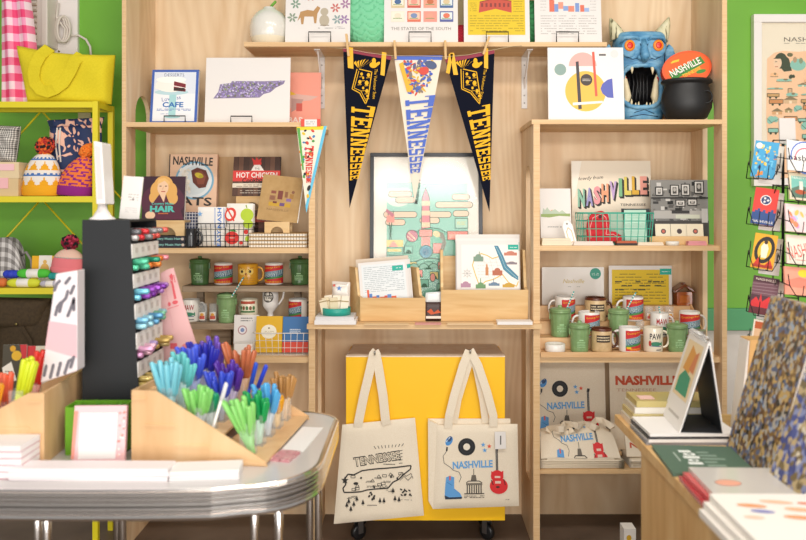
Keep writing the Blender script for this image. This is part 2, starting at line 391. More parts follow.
panel('art_print', 'white print of matchbook covers lettered THE STATES OF THE SOUTH', 'print', 384, -32, 458, 45, 3.4, zs+.006, 6, art=art2, group='prints on the high shelf')
def art3(a):
    a.r(468, -30, 525.5, 36, '#e3c321'); a.p([(479, 13), (480, 2), (496, -2), (512, 1), (512, 13), (496, 9)], '#c9523f'); a.l([(480, 2), (496, -2), (512, 1)], 1, '#9a3a30')
    for k in range(7): a.r(481.5+k*4.4, 3, 483.5+k*4.4, 7, '#8a3a34')
    a.lines(470, -28, 524, -5, 8, '#b79b1c', .7); a.lines(470, 2, 477, 12, 5, '#a58c1c', .6); a.lines(514, 0, 524, 13, 5, '#a58c1c', .6); a.lines(470, 15, 524, 33, 7, '#b0961c', .8)
panel('art_print', 'yellow print with a red brick building in a white border', 'print', 464, -32, 530, 45, 3.4, zs+.006, 6, art=art3, group='prints on the high shelf')
def art4(a):
    for x, y, w, h, c in ((550, 0, 5, 12, '#e0735a'), (555, 4, 4, 8, '#7f9ad0'), (559, 2, 5, 7, '#e89a84'), (564, 6, 5, 5, '#8aa6d8'), (569, 6, 6, 6, '#e58a70'), (576, 3, 4, 9, '#7f9ad0'), (581, 5, 4, 7, '#e0735a'), (585, 8, 5, 4, '#9ab4e0'), (550, -12, 4, 12, '#d8644e')): a.r(x, y, x+w, y+h, c)
    for x0, x1 in ((541, 557), (559, 577), (579, 597)): a.lines(x0, 15, x1, 36, 8, '#b5b2ae', .7)
    a.lines(541, -10, 547, 12, 7, '#bdbab6', .6); a.lines(591, -10, 597, 12, 7, '#bdbab6', .6); a.lines(560, -20, 597, 0, 5, '#bdbab6', .7)
panel('art_print', 'white newspaper-style print with a small red and blue city', 'print', 535, -36, 602, 45, 3.4, zs+.006, 6, art=art4, group='prints on the high shelf')
for px, wh in ((320, 'the horse and cat print'), (420, 'the matchbook print'), (497, 'the yellow print on the high shelf'), (567, 'the red and blue city print')): easel(px, 3.385, zs, wh, 22, 12)
def honeycomb(px, r, c1, c2, label, Y, py):
    s = Y/F; R = r*s; t = T('paper_honeycomb_ball', label, 'paper ball', (X(px, Y), Y, zs), 0, 'tissue paper balls behind the prints')
    b = B(); n = 120; sc = lambda a, k: (k*.2+.75*abs(sin(a*6+.35*(k//5)))) % 1; b.ell((0, 0, R), (R, R*.5, R), c1, n, 60, fn=lambda i, k: c1 if sc(2*pi*i/n, k) > .25 else c2, disp=lambda a, k: .96+.1*sc(a, k)); b.build('ball', t, fix=False)
honeycomb(371, 30, M('#7ed0a2', .8), M('#6cc292', .8), 'mint green tissue paper ball between two high shelf prints', 3.48, 10)
honeycomb(462, 12, M('#c81f38', .8), M('#a5162c', .8), 'red tissue paper ball beside the yellow high shelf print', 3.48, 15)
honeycomb(532, 24, M('#2b7a45', .8), M('#1d5f34', .8), 'dark green tissue paper ball behind the city print', 3.48, 15)
# ---------------------------------------------------------------- pennants on a string
SLAB = {'T': [(0, 0, .08, .34), (.92, 0, 1, .34), (0, 0, 1, .2), (.38, 0, .62, 1), (.24, .86, .76, 1)],
 'E': [(.1, 0, .36, 1), (0, 0, 1, .17), (0, .83, 1, 1), (.1, .41, .74, .58), (.86, 0, 1, .3), (.86, .7, 1, 1), (.66, .33, .76, .66)],
 'N': [(.1, 0, .3, 1), (.7, 0, .9, 1), (0, 0, .3, .13), (.6, 0, 1, .13), (0, .87, .42, 1)],
 'S': [(.08, .03, .3, .55), (.7, .45, .92, .97), (.08, 0, .92, .18), (.08, .41, .92, .59), (.08, .82, .92, 1), (.8, 0, .94, .3), (.06, .7, .2, 1)]}
def slab_word(a, word, q, c):
    """word running from q[0] (baseline start, top-of-letter start) to q[1]; letters shrink with the cloth"""
    (bx0, by0), (tx0, ty0) = q[0]; (bx1, by1), (tx1, ty1) = q[1]
    n = len(word); wts = [1.25-.75*k/(n-1) for k in range(n)]; tot = sum(wts); acc = 0
    def pt(u, v):
        bx, by = bx0+(bx1-bx0)*u, by0+(by1-by0)*u; tx, ty = tx0+(tx1-tx0)*u, ty0+(ty1-ty0)*u
        return (bx+(tx-bx)*v, by+(ty-by)*v)
    for k, ch in enumerate(word):
        u0 = acc/tot; acc += wts[k]; u1 = u0+(acc/tot-u0)*.9
        for x0, y0, x1, y1 in SLAB[ch]: a.p([pt(u0+(u1-u0)*x, 1-y) for x, y in ((x0, y0), (x1, y0), (x1, y1), (x0, y1))], c)
        if ch == 'N': a.p([pt(u0+(u1-u0)*x, 1-y) for x, y in ((.1, 0), (.36, 0), (.9, 1), (.64, 1))], c)
def pennant(label, pts, Y, c, band, bandc, art, tabs=(), name='pennant', cat='pennant', group='pennants hanging on the string', tip=.0025):
    xs = [p[0] for p in pts]; xc, yb = sum(xs[:2])/2, pts[0][1]; s = Y/F
    b = B(); b.prism([((x-xc)*s, (yb-y)*s) for x, y in pts], 0, tip, c)
    o = tag(b.build(name), label, cat, group); place(o, (X(xc, Y), Y, Z(yb, Y)))
    a = Art(xc, yb, s); a.p(band, bandc); a.build('top_band', o, fix=False)
    if tabs:
        for tb in tabs:
            b = B(); b.prism([((x-xc)*s, (yb-y)*s) for x, y in tb], -.004, -.0012, '#f2b71e'); b.build('tie_tab', o, label='yellow felt tie')
    a = Art(xc, yb, s); art(a); a.build('lettering', o, fix=False); return o
NAVY, GOLD = M('#0b0f20', .9, spec=.2), M('#f2b71e', .8)
def vol(a, cx, sg, sh):
    # wheat, outlined state and small figures above the word
    def q(x, y): return (cx+x+sh*(y-80), y)
    for k in range(6): a.p([q(-9+k*.6, 68), q(-14+k*3.2, 60+abs(k-3)), q(-12+k*3.2, 59+abs(k-3)*.6)], GOLD)
    a.e(*q(6, 65), 4, 3, GOLD); a.e(*q(6, 61), 2, 3, GOLD); a.e(*q(10, 64), 3, 1.5, GOLD, -40)
    a.l([q(-10, 69), q(-13, 89), q(-5, 93), q(2, 104), q(4, 97), q(5, 72), q(-8, 69)], .9, GOLD); a.l([q(-8, 71), q(-11, 88), q(-4, 91), q(2, 101)], .6, GOLD)
    for x, y, r in ((-5, 74, 1.6), (2, 75, 2), (-6, 82, 2), (1, 83, 2.4), (2, 91, 2), (-2, 88, 1.4), (-3, 78, 1.2), (3, 96, 1.3)): a.e(*q(x, y), r*.8, r, GOLD); a.l([q(x-2, y+3), q(x+2, y+2.6)], .5, GOLD)
    a.t('The Volunteer State', *q(9.5, 84), 3, GOLD, 30, 96-sg*2)
Yp = 3.31
def artL(a):
    vol(a, 366, 1, -.1); slab_word(a, 'TENNESSEE', (((351.5, 104), (375.5, 107)), ((350, 181), (358.5, 179))), GOLD)
pennant('left navy pennant with yellow ties and TENNESSEE in gold slab letters', [(343, 47.5), (391.5, 56), (349.5, 208)], Yp, NAVY, [(343, 47.5), (391.5, 56), (391, 60), (343, 51.5)], '#8f1f3a', artL,
        [[(347, 47), (353, 48), (353.5, 69), (348, 68)], [(382, 52), (386.5, 53), (384.5, 76), (380.5, 75)]])
def artR(a):
    vol(a, 473, -1, .19); slab_word(a, 'TENNESSEE', (((466.5, 109), (490, 104)), ((483, 181.5), (490.5, 180))), GOLD)
pennant('right navy pennant with yellow ties and TENNESSEE in gold slab letters', [(445, 59), (494.5, 49.5), (489.5, 212)], Yp, NAVY, [(445, 59), (494.5, 49.5), (494.5, 53.5), (446, 63)], '#8f1f3a', artR,
        [[(450, 53), (454, 53), (458, 75), (453.5, 75)], [(449, 54), (453, 54), (449.5, 74), (446, 73)], [(484, 49), (488, 48.5), (488, 69), (484, 68)]])
def artM(a):
    for i in range(130):
        y = random.uniform(61, 94); hw = 17-(y-60)*.25; x = 418+random.uniform(-hw, hw)
        a.e(x, y, random.uniform(1.2, 3.6), random.uniform(.7, 1.8), random.choice(['#4867b8', '#5a5f86', '#d8493a', '#e3b42c', '#3d5cc0', '#8a7a70', '#d8493a']), random.uniform(0, 180), 8)
    a.p([(399, 64), (403, 62), (411, 92), (407, 92)], '#e3b42c'); a.e(431, 65, 6, 4, '#4a5a80', 20); a.e(424, 71, 5, 4, '#d8493a', -20)
    slab_word(a, 'TENNESSEE', (((405, 98), (435.5, 95)), ((410.5, 174), (419.5, 173))), '#4a69c6')
pennant('cream pennant with a blue band and TENNESSEE in blue letters', [(394, 55.5), (442.5, 55.5), (414.8, 203)], Yp, M('#eee3d0', .85), [(394, 55.5), (442.5, 55.5), (442, 60), (394.5, 60)], '#4a69c6', artM)
S = Yp/F
b = B(); P = [(X(330, 3.32), 3.325, Z(47, Yp))]+[(X(x, Yp), Yp-.0035, Z(y, Yp)) for x, y in ((345, 48.5), (368, 53), (393, 56), (418, 56), (444, 57), (468, 55), (491, 50.5))]+[(X(510, 3.32), 3.322, Z(46, Yp)), (X(522, 3.32), 3.325, Z(45, Yp))]
b.tube(P, .0012, '#cbb892', 5); tag(b.build('string'), 'thin string under the high shelf carrying the pennants', 'string')
def clothespin(px, py0, py1, lean, label):
    s = Yp/F; L = (py1-py0)*s
    t = T('clothespin', label, 'clothespin', (X(px, Yp), Yp-.0045, Z(py0, Yp)), 0, 'wooden clothespins on the string', ry=-lean)
    for k, y0 in enumerate((-.009, .0085)):
        b = B(); b.box(-.005, .005, y0-.003, y0+.003, -L, 0, '#d9b27a'); b.build('jaw', t, bevel=.001)
    b = B(); b.tube([(-.006, -.008, -L*.45), (-.006, .008, -L*.45), (.006, .008, -L*.45), (.006, -.008, -L*.45)], .0012, M('#9a9a98', .35, .8)); b.build('spring', t)
clothespin(346.5, 34.5, 57, 6, 'leftmost wooden clothespin holding the left navy pennant')
clothespin(394.5, 41, 60, 4, 'wooden clothespin between left navy and cream pennant')
clothespin(445, 41, 60, 2, 'wooden clothespin between cream and right navy pennant')
clothespin(489, 37, 56, -18, 'tilted wooden clothespin at the right end of right navy pennant')
# small souvenir pennant
def arts(a):
    cs = ['#d8402f', '#4f9a45', '#f2c11c', '#f4eee0', '#3f7fb8', '#222222', '#e07a2a']
    for i in range(40):
        y = random.uniform(130, 180); w = 11*(1-(y-128)/86); x = 308.5-(y-128)*.03+random.uniform(-w, w*.6)
        a.e(x, y, random.uniform(.8, 2.2), random.uniform(.8, 1.8), random.choice(cs), random.uniform(0, 180), 8)
    a.p([(327, 126), (324, 126), (305.5, 206), (306.5, 213)], '#63c1e4'); a.p([(297, 128), (300, 128), (304, 170), (302.5, 170)], '#5aa84a')
    slab_word(a, 'TENNESSEE', (((305, 146), (314, 146)), ((306.5, 183), (311, 183))), '#d8322a')
    a.e(309, 188, 1.6, 3, '#222222', 20); a.e(308, 196, 1.3, 2, '#f2c11c')
pennant('small colourful picture pennant hung from the left upper shelf edge', [(296.5, 127), (327, 126), (306.5, 213)], 3.194, M('#f3ead6', .85), [(296.5, 127), (327, 126), (327, 129.5), (296.8, 130.5)], '#f0d52a', arts, group=None)
t = panel('price_card', 'little white card clipped over the small picture pennant between red tabs', 'price card', 303.5, 119.5, 318, 126.5, 3.1905, None, 0, art=lambda a: (a.r(301, 119, 304.5, 126.5, '#e2523f'), a.r(317, 119, 320.5, 126.5, '#e2523f'), a.lines(306, 121, 315, 125, 2, '#8a8a8a', .6)))
# ---------------------------------------------------------------- upper left shelf
zs = 1.775
def cafe(a):
    a.r(149.5, 69, 196.5, 125, '#3f63b5'); a.r(152, 71.5, 194, 122.5, '#dfe6f1'); a.r(152, 94, 194, 122.5, '#eef1f6')
    a.t('DESSERTS', 172, 74.5, 3.2, '#5a6a8a', 20); a.e(170, 92.5, 17, 3, '#b9d8e0'); a.e(169, 85, 15.5, 7.5, '#f4f1ea'); a.r(153.5, 84, 184.5, 89, '#f4f1ea'); a.e(169, 79.5, 15.2, 3.4, '#fbf9f4')
    a.p([(172, 81), (184, 84), (184, 92), (172, 91)], '#7d2530'); a.p([(172, 85.5), (184, 88), (184, 89), (172, 86.5)], '#f3e6e0'); a.r(172, 88, 183, 91, '#3a2622')
    a.t('Loveless', 170, 99, 4, '#4a63a8', 19, -8); a.t('CAFE', 172, 105.5, 5.6, '#2f6fb5', 21, 0, .03); a.r(168, 95, 175, 118, '#a7d6da'); a.t('CAFE', 172, 105.5, 5.6, '#2f6fb5', 21, 0, .03); a.e(172, 118, 8, 1.6, '#a7d6da')
    a.lines(156, 109.5, 190, 112, 2, '#7a90c0', .7, .9); a.lines(160, 114, 168, 116, 1, '#7a90c0', .5)
o = panel('cake_book', 'blue-bordered cake book lettered CAFE on the upper left shelf', 'book', 149.5, 69, 196.5, 125, 3.36, zs+.0062, 9, c='#3f63b5', th=.022, art=cafe)
B().box(-.101, .1038, .0025, .0195, .0015, .241, '#efe8dc').build('pages', o)
TNP = [(212.5, 99.5), (217.5, 92.5), (219, 85), (230, 83.5), (231, 81.5), (262, 81.7), (284.5, 81), (283, 84.5), (275, 88.5), (270, 93), (263, 95), (259, 98.5)]
def tenn(a):
    a.p(TNP, '#8d80a4')
    def inside(x, y):
        c = False
        for (x0, y0), (x1, y1) in zip(TNP, TNP[1:]+TNP[:1]):
            if (y0 > y) != (y1 > y) and x < (x1-x0)*(y-y0)/(y1-y0)+x0: c = not c
        return c
    n = 0
    while n < 300:
        x, y = random.uniform(213, 284), random.uniform(81, 99)
        if inside(x-1.2, y-1) and inside(x+1.2, y+1): a.e(x, y, random.uniform(.7, 1.5), random.uniform(.5, 1), random.choice(['#a898cc', '#c0b2dc', '#8d7cb4', '#9aa482', '#d2c9e6', '#77745e', '#ae9cd0']), random.uniform(0, 180), 6); n += 1
panel('state_print', 'white print with a lavender-filled state outline on the upper left shelf', 'print', 204.5, 57.5, 289.5, 125, 3.33, zs+.0062, 6, art=tenn)
easel(175.5, 3.335, zs, 'the CAFE cake book', 21, 9); easel(242, 3.305, zs, 'the lavender state print', 21, 8)
def rosy(a):
    a.p([(289, 90), (300, 92), (318, 94), (310, 98), (300, 99), (289, 107)], '#d9b0a4'); a.p([(291, 96), (303, 97), (300, 105), (291, 110)], '#b8928a'); a.p([(289, 88), (296, 92), (289, 93)], '#e3b42c'); a.r(296, 101, 302, 109, '#c9564a')
    a.t('BAR', 296, 118, 6, '#f6e4dc', 16, 0, .02)
panel('poster', 'coral pink poster lettered BAR behind the state print', 'print', 268, 69.5, 320.5, 126, 3.46, zs, 5, c='#ee9c88', art=rosy)
# ---------------------------------------------------------------- middle left shelf
zs = 1.25
def wood_stand(px, Y, z, w, h, label, deep=.09, rot=0):
    """little plywood book rest with an arched hole in its front"""
    s = Y/F; W_ = w*s/2; h = h*s; r = min(W_*.5, h*.7)
    arc = [(r*cos(pi*k/12), r*sin(pi*k/12)) for k in range(13)]
    t = T('book_rest', label, 'book rest', (X(px, Y), Y, z), rot, 'arched plywood book rests')
    b = B(); b.prism([(-W_, 0), (-W_, h), (W_, h), (W_, 0)]+arc, 0, .009, PINE); b.build('front_board', t)
    b = B(); b.box(-W_, W_, .009, deep, h-.009, h, PINE); b.build('top_board', t)
    b = B(); b.box(-W_, W_, deep-.009, deep, 0, h-.009, PINE); b.build('rear_board', t); return t
def hair(a):
    a.r(141.5, 179.5, 184, 223.5, '#3a1a2c'); a.e(162, 205, 22, 18, '#54243a')
    for x, y, rx, ry in ((162, 188, 9.5, 9), (155, 194, 6, 9), (170, 195, 6, 9), (153, 201, 5, 6), (172, 202, 5, 6)): a.e(x, y, rx, ry, '#e3ac5e')
    a.e(161.5, 191, 5.6, 7.5, '#f0c8a4'); a.p([(155, 188), (157, 182), (163, 181), (168, 185), (168, 189), (163, 184)], '#eebd72'); a.l([(158, 189.5), (160, 189.5)], .9, '#5a2a20'); a.l([(163.5, 189.5), (165.5, 189.5)], .9, '#5a2a20'); a.l([(160, 195), (164, 195)], .9, '#b8403a'); a.l([(162, 190), (161.3, 193)], .4, '#c99a78')
    a.p([(158, 198), (165, 198), (168, 206), (180, 213), (183.5, 223.5), (150, 223.5), (150, 210)], '#5b2238'); a.e(150, 219, 5, 4, '#f0c8a4'); a.p([(158, 197), (165, 197), (163, 206)], '#f0c8a4')
    a.t('Country Music', 162, 207.5, 3, '#57c2b4', 22, 0, .02); a.t('HAIR', 162, 212.6, 6.4, '#57c2b4', 25, 0, .05); a.t('by ELENA', 163, 217.5, 1.3, '#d8743a', 10) if 0 else a.lines(158, 216.5, 168, 218, 1, '#d8743a', 1)
z1 = zs+.05
book_flat('hair_book', 'closed black-spined book lying lowest under the hair book rest', X(148, 3.25), X(188, 3.25), 3.235, 3.4, zs, .0245, '#20202c', group='flat copies of the hair book')
book_flat('hair_book', 'closed black-spined book lying upper under the hair book rest', X(148, 3.25), X(187, 3.25), 3.235, 3.4, zs+.0247, .0245, '#20202c', group='flat copies of the hair book')
for o in [q for q in bpy.data.objects if q.name.startswith('hair_book')]:
    a = Art(0, 0, 3.24/F, -.0828); a.t('Country Music Hair', -.5, -2.9, 3.0, '#8fc9c0', 30, 0, .02); a.e(16, -2.9, 1.6, 1.4, '#c9b8a8'); a.build('spine_lettering', o, fix=False)
wood_stand(167, 3.25, zs+.0495, 35, 15.5, 'plywood book rest under the hair portrait book', .1)
o = panel('hair_book', 'dark book lettered HAIR with a blonde portrait on the left shelf', 'book', 141.5, 179.5, 184, 223.5, 3.25, zs+.115, 8, c='#33182a', th=.016, art=hair)
B().box(-.085, .0905, .002, .014, .0015, .184, '#efe8dc').build('pages', o)
def eats(a):
    a.r(167.5, 155.5, 216, 216, '#f1c8a8'); a.r(167.5, 155.5, 168.6, 216, '#3a3230')
    a.e(193.5, 182, 19.5, 19.5, '#7fb4d0', n=32); a.e(193.5, 182, 17.5, 17.5, '#e9eef0', n=32); a.e(193.5, 182, 14.5, 14.5, '#d9e3e6', n=32)
    for i in range(40): a.e(181+random.uniform(-4, 8), 180+random.uniform(-9, 14), 2, 1.4, random.choice(['#f3efe6', '#e3dccb', '#efe9dc']), random.uniform(0, 180), 8)
    a.p([(190, 172), (196, 169), (205, 172), (208, 180), (205, 189), (198, 190), (192, 184), (191, 178)], '#6a3428'); a.p([(193, 174), (200, 172), (205, 178), (203, 186), (197, 186)], '#8a4a36')
    a.e(198, 177, 4.4, 2.6, '#d8c43a', 20); a.e(200, 178, 2.5, 1.8, '#b9a92c')
    a.t('NASHVILLE', 191.5, 162.5, 8.6, '#2c2a2e', 40, 2, .02); a.t('EATS', 191.5, 203, 8.5, '#3a3634', 40, 2, .02)
for k in range(4): book_flat('cookbook', 'flat peach-spined copy under the NASHVILLE EATS cookbook', X(184, 3.43), X(211, 3.43)+.045, 3.42, 3.535, zs+.034*k, .0335, '#eec2a4', group='flat copies of the peach cookbook')
panel('cookbook', 'upright cookbook lettered NASHVILLE EATS with a steak on a plate', 'book', 167.5, 155.5, 216, 216, 3.44, zs+.1362, 6, c='#eec2a4', th=.022, art=eats)
def plaid(a):
    a.r(184.5, 213, 198.5, 241, '#3c4260')
    for k in range(5):
        a.l([(186+k*2.9, 213), (186+k*2.9, 241)], .7, '#d8d6da')
    for k in range(9): a.l([(184.5, 214.5+k*3.1), (198.5, 214.5+k*3.1)], .7, '#d8d6da')
panel('notebook', 'navy and white checked notebook beside the hair book', 'notebook', 184.5, 213, 199, 247.2, 3.33, zs, 4, c='#3c4260', th=.012, art=plaid)
mug(191, 3.245, zs, 12, 19, '#1d1d20', 'small black mug at the end of the black-spined books', hand=.1)
# hot chicken cookbook
def wood_cover(a, x0, y0, x1, y1):
    for k in range(9): a.r(x0+(x1-x0)*k/9, y0, x0+(x1-x0)*(k+1)/9-.4, y1, ['#5a3d30', '#6e4c3a', '#4a3228'][k % 3])
def hotch(a):
    a.r(232, 154.5, 279.5, 195, '#3a2a24'); wood_cover(a, 232, 154.5, 279.5, 195); a.r(232, 169, 279.5, 180, '#d9403a'); a.t('HOT CHICKEN', 256, 173.5, 5.6, '#f6f0e8', 41, 0, .02); a.t('Cookbook', 255, 178.5, 4.6, '#2c1c1a', 27, -3, .02)
    a.r(232, 182, 279.5, 186.5, '#e6d9c4'); a.lines(236, 183, 275, 186, 2, '#7a5a4a', .6, .9); a.lines(240, 188.5, 270, 193, 2, '#cfc4b2', .6)
    a.e(256, 161.5, 4.2, 3.4, '#d93a34'); a.p([(252, 161), (250, 155.5), (254, 158.5), (255, 154.8), (257, 158), (260, 156), (259.5, 160)], '#d93a34'); a.p([(250, 169), (253, 163), (259, 163), (263, 169)], '#f3ece2'); a.t('THE', 256, 167, 2, '#333333', 5)
for k in range(6): book_flat('chicken_cookbook', 'flat dark copy stacked under the HOT CHICKEN cookbook', X(228, 3.44), X(275, 3.44), 3.375, 3.53, zs+.026*k, .0255, ['#6a4436', '#a8483c', '#5a3a30'][k % 3], group='flat copies of the chicken cookbook')
wood_stand(252, 3.385, zs+.1565, 32, 14, 'plywood book rest under the HOT CHICKEN cookbook', .08)
o = panel('chicken_cookbook', 'upright red and brown cookbook lettered HOT CHICKEN Cookbook', 'book', 232, 154.5, 279.5, 194.5, 3.385, zs+.2185, 12, c='#3a2a24', th=.014, art=hotch)
panel('wooden_board', 'plain tan wooden clipboard leaning behind the HOT CHICKEN cookbook', 'board', 219, 160, 262, 247, 3.545, zs, 0, c=wood('tan_board', '#c29a68', '#cda878', '#d8b78a'), th=.008)
# kraft notebooks
KRAFT = speckle('kraft_card', [(.3, '#b08c58'), (.7, '#be9a66')], 30, .75, inter='LINEAR')
def kraft(a):
    for x, y, w, h, c in ((267, 193, 5, 3, '#8a4a3a'), (274, 192.5, 5, 9, '#7a3a30'), (266, 198, 6, 5, '#9a6a4a'), (281, 193, 3, 6, '#8a5a3a'), (286, 195, 4, 5, '#a87a3a'), (266, 205, 22, 4, '#c49a2c'), (283, 200, 5, 3, '#8a6a9a'), (270, 204, 4, 2, '#6a2a2a'), (277, 205, 5, 3.4, '#6a4a7a')): a.r(x, y, x+w, y+h, c)
    a.e(269, 200.5, 2.4, 2.2, '#8a5a40'); a.e(289, 193, 1.6, 1.6, '#8a5a40'); a.t('NASHVILLE', 276, 212.5, 2, '#8a6a42', 22)
for k in range(4):
    z = zs+.0155*k; x0, x1 = X(249, 3.25), X(307.5, 3.25)
    t = book_flat('spiral_notebook', 'kraft wire-bound notebook in the flat stack under the standing one', x0, x1, 3.238, 3.4, z, .0148, KRAFT, '#f0e8da', 0, 'flat kraft notebooks', 'notebook', False)
    b = B(); n = 20
    for i in range(n):
        x = -(x1-x0)/2+.008+(x1-x0-.016)*i/(n-1); b.tube([(x, -.0805+.003*cos(q*pi/3), .0074+.0072*sin(q*pi/3)) for q in range(6)], .0007, M('#8f8072', .4, .5), 4, True)
    b.build('wire_binding', t)
wood_stand(277, 3.25, zs+.0622, 25, 11, 'plywood book rest under the standing kraft notebook', .08)
o = panel('spiral_notebook', 'kraft notebook with a small coloured emblem standing tilted on its rest', 'notebook', 256.5, 177, 297, 224, 3.255, zs+.1105, 14, 0, c=KRAFT, th=.004, art=kraft); o.rotation_euler.y = radians(6)
B().box(-.084, .089, .0045, .016, .001, .197, '#f2eee6').build('pages', o)
# tea towels in a wire basket
def towel(label, x0, y0, x1, y1, Y, z, art, c='#f1ece4', d=.03):
    s = Y/F; w = (x1-x0)*s/2; h = (y1-y0)*s; t = T('tea_towel', label, 'tea towel', (X((x0+x1)/2, Y), Y, z), 0, None)
    b = B(); n = 3
    for k in range(n): b.pillow([(-w, 0), (w, 0), (w, h-.001*k), (-w, h-.001*k)], d*(k+.5)/n, d/n, c, 8, 8)
    b.build('folded_cloth', t); a = Art((x0+x1)/2, y1, s, 0); art(a); a.build('printed_pattern', t, fix=False); return t
def tw1(a):
    a.star(200, 212, 3, '#7fb0e0'); a.t('NASH', 219.5, 216, 4, '#3f7fd0', 20, -90, .02); a.l([(215, 206), (215, 226)], .6, '#3f7fd0'); a.l([(224, 206), (224, 226)], .6, '#3f7fd0')
def tw2(a): a.t('EASY', 219, 236, 4, '#3f7fd0', 16, -90, .02); a.l([(215, 229), (215, 243)], .6, '#3f7fd0')
def tw3(a):
    a.e(230.5, 212.5, 5.5, 7, '#e2402f', 20); a.e(230, 212.5, 3.6, 4.6, '#f4efe6', 20); a.l([(227, 206), (234, 219)], 1.6, '#e2402f'); a.e(247, 213, 6.5, 6.5, '#b9d334'); a.e(248, 222, 5, 4.5, '#b9d334'); a.l([(247, 206), (246, 203)], 1, '#8aa82a')
def tw4(a):
    a.e(232, 236, 7, 6.5, '#e0332c'); a.l([(229, 236), (235, 236)], .8, '#f4c8b8'); a.p([(228, 229), (234, 227), (237, 230)], '#4f9a45'); a.e(246, 230, 2.5, 2.3, '#e0332c'); a.e(247.5, 237, 2.5, 3, '#b9d334'); a.e(241, 241, 2, 1.6, '#e0332c')
towel('folded white tea towel with blue lettering low in the black wire basket', 198.5, 226.5, 224.5, 244.5, 3.27, zs+.004, tw2, '#ece6dc', .07)
towel('folded white tea towel with a blue star atop another in the wire basket', 197.5, 205, 225, 226.3, 3.27, zs+.081, tw1, '#f4f0ea', .06)
towel('folded tea towel with a red tomato low in the black wire basket', 225.5, 225, 251, 244.5, 3.27, zs+.004, tw4, '#efe4d6', .07)
towel('folded tea towel with red and green fruit atop the tomato towel', 226.5, 201.5, 252.5, 224.8, 3.27, zs+.0875, tw3, '#f4eee4', .06)
def wire_basket(x0, x1, yt, Y, z, d, m, label, nx, nz, ny=4, flare=1.06, r=.0012, rr=.002, group=None):
    s = Y/F; w = (x1-x0)*s/2; h = (H-z)*1.0-(yt-CY)*s; t = T('wire_basket', label, 'basket', (X((x0+x1)/2, Y), Y, z), 0, group)
    def loop(k): f_ = 1+(flare-1)*k; dd = d*(f_-1)/2; return [(-w*f_, -dd, h*k+.0015), (w*f_, -dd, h*k+.0015), (w*f_, d+dd, h*k+.0015), (-w*f_, d+dd, h*k+.0015)]
    b = B(); b.tube(loop(1), rr, m, 6, True); b.build('rim', t)
    b = B()
    for k in range(nz): b.tube(loop(k/nz), r, m, 5, True)
    for i in range(nx+1):
        x = -w+2*w*i/nx; u = x*flare; e = d*(flare-1)/2
        b.tube([(u, -e, h), (x, 0, .0015), (x, d, .0015), (u, d+e, h)], r, m, 5)
    for i in range(1, ny):
        y = d*i/ny; b.tube([(-w*flare, y, h), (-w, y, .0015), (w, y, .0015), (w*flare, y, h)], r, m, 5)
    b.build('wire_grid', t); return t
wire_basket(198, 252, 224, 3.262, zs, .09, WIRE, 'black wire basket holding four folded tea towels', 12, 4)
# ---------------------------------------------------------------- lower left shelf: weathered riser with mugs
zs = .794
t = T('mug_riser', 'two-tier riser of weathered grey boards carrying mugs', 'display riser', (X(245, 3.36), 3.36, zs))
x0, x1 = X(182, 3.36)-X(245, 3.36), -.443-X(245, 3.36)
for z in (1.05, .886): B().box(x0, x1, 0, .15, z-zs, z-zs+.0255, WEATH).build('board', t, bevel=.002)
for a_, c_, z0, z1 in ((.03, .06, .118, .256), (.47, .5, .118, .256), (.095, .185, 0, .092), (.44, .5, 0, .092)): B().box(x0+a_, x0+c_, .118, .148, z0, z1, WEATH).build('upright', t, bevel=.002)
zu, zl, Ym = 1.076, .912, 3.435
DKG = speckle('dark_green_ceramic', [(.3, '#46693c'), (.7, '#547a48')], 40, .2, inter='LINEAR')
canister(200, Ym, zu, 21, 28.5, 'dark green lidded jar at the left end of the weathered upper board', DKG, knob=DKG)
canister(300, Ym, zu, 21, 28.5, 'dark green lidded jar at the right end of the weathered upper board', DKG, knob=DKG)
mug(223.5, Ym, zu, 18, 21.5, '#efe9e0', 'red NASHVILLE souvenir mug left of the yellow owl mug', souvenir(0, 1.6), pi*.75, group='red souvenir mugs')
mug(274, Ym, zu, 18, 21.5, '#efe9e0', 'red NASHVILLE souvenir mug right of the yellow owl mug', souvenir(0, 1.6), pi*.75, group='red souvenir mugs')
def owl(a, w, h):
    for x in (-4, 4): a.e(x, -h*.66, 3.6, 3.4, '#f3cf6a'); a.e(x, -h*.66, 1.3, 1.5, '#2a1c10')
    a.p([(-1, -h*.58), (1, -h*.58), (0, -h*.46)], '#8a4a1a'); a.l([(-8, -h*.86), (-2, -h*.76)], .9, '#b87a1c'); a.l([(8, -h*.86), (2, -h*.76)], .9, '#b87a1c')
    for j in range(3):
        for i in range(6): a.e(-8+i*3.2+(j % 2)*1.6, -h*(.34-.1*j), 1.5, 1, '#c98a1e', 0, 10, 0, 180)
o = mug(248, Ym, zu, 20, 20.5, '#e2a52c', 'yellow owl-shaped mug on the weathered upper board', owl, 0.15, name='owl_mug', inside='#c98a1e')
def maw(a, w, h): name_mug('MAW')(a, w, h)
mug(191, Ym, zl, 18, 22, '#f1ece4', 'white MAW mug at the left end of the weathered lower board', maw, .25)
def footed(a, w, h): pass
def shot(px, Y, z, w, h, label, lab=True, group='small clear shot glasses'):
    s = Y/F; r = w*s/2; hh = h*s; t = T('shot_glass', label, 'shot glass', (X(px, Y), Y, z), 0, group)
    b = B(); b.lathe([(0, 0), (r*.86, 0), (r, hh), (r-.0015, hh), (r*.8, hh*.2), (0, hh*.2)], THIN, 20); b.build('glass', t)
    a = Art(0, 0, s); a.r(-w*.36, -h*.55, w*.36, -h*.1, '#f0e8dc'); a.r(-w*.3, -h*.36, w*.3, -h*.16, '#c9564a'); a.e(0, -h*.42, w*.2, h*.08, '#e0a03a'); a.wrap(r*.96); a.build('printed_label', t, fix=False)
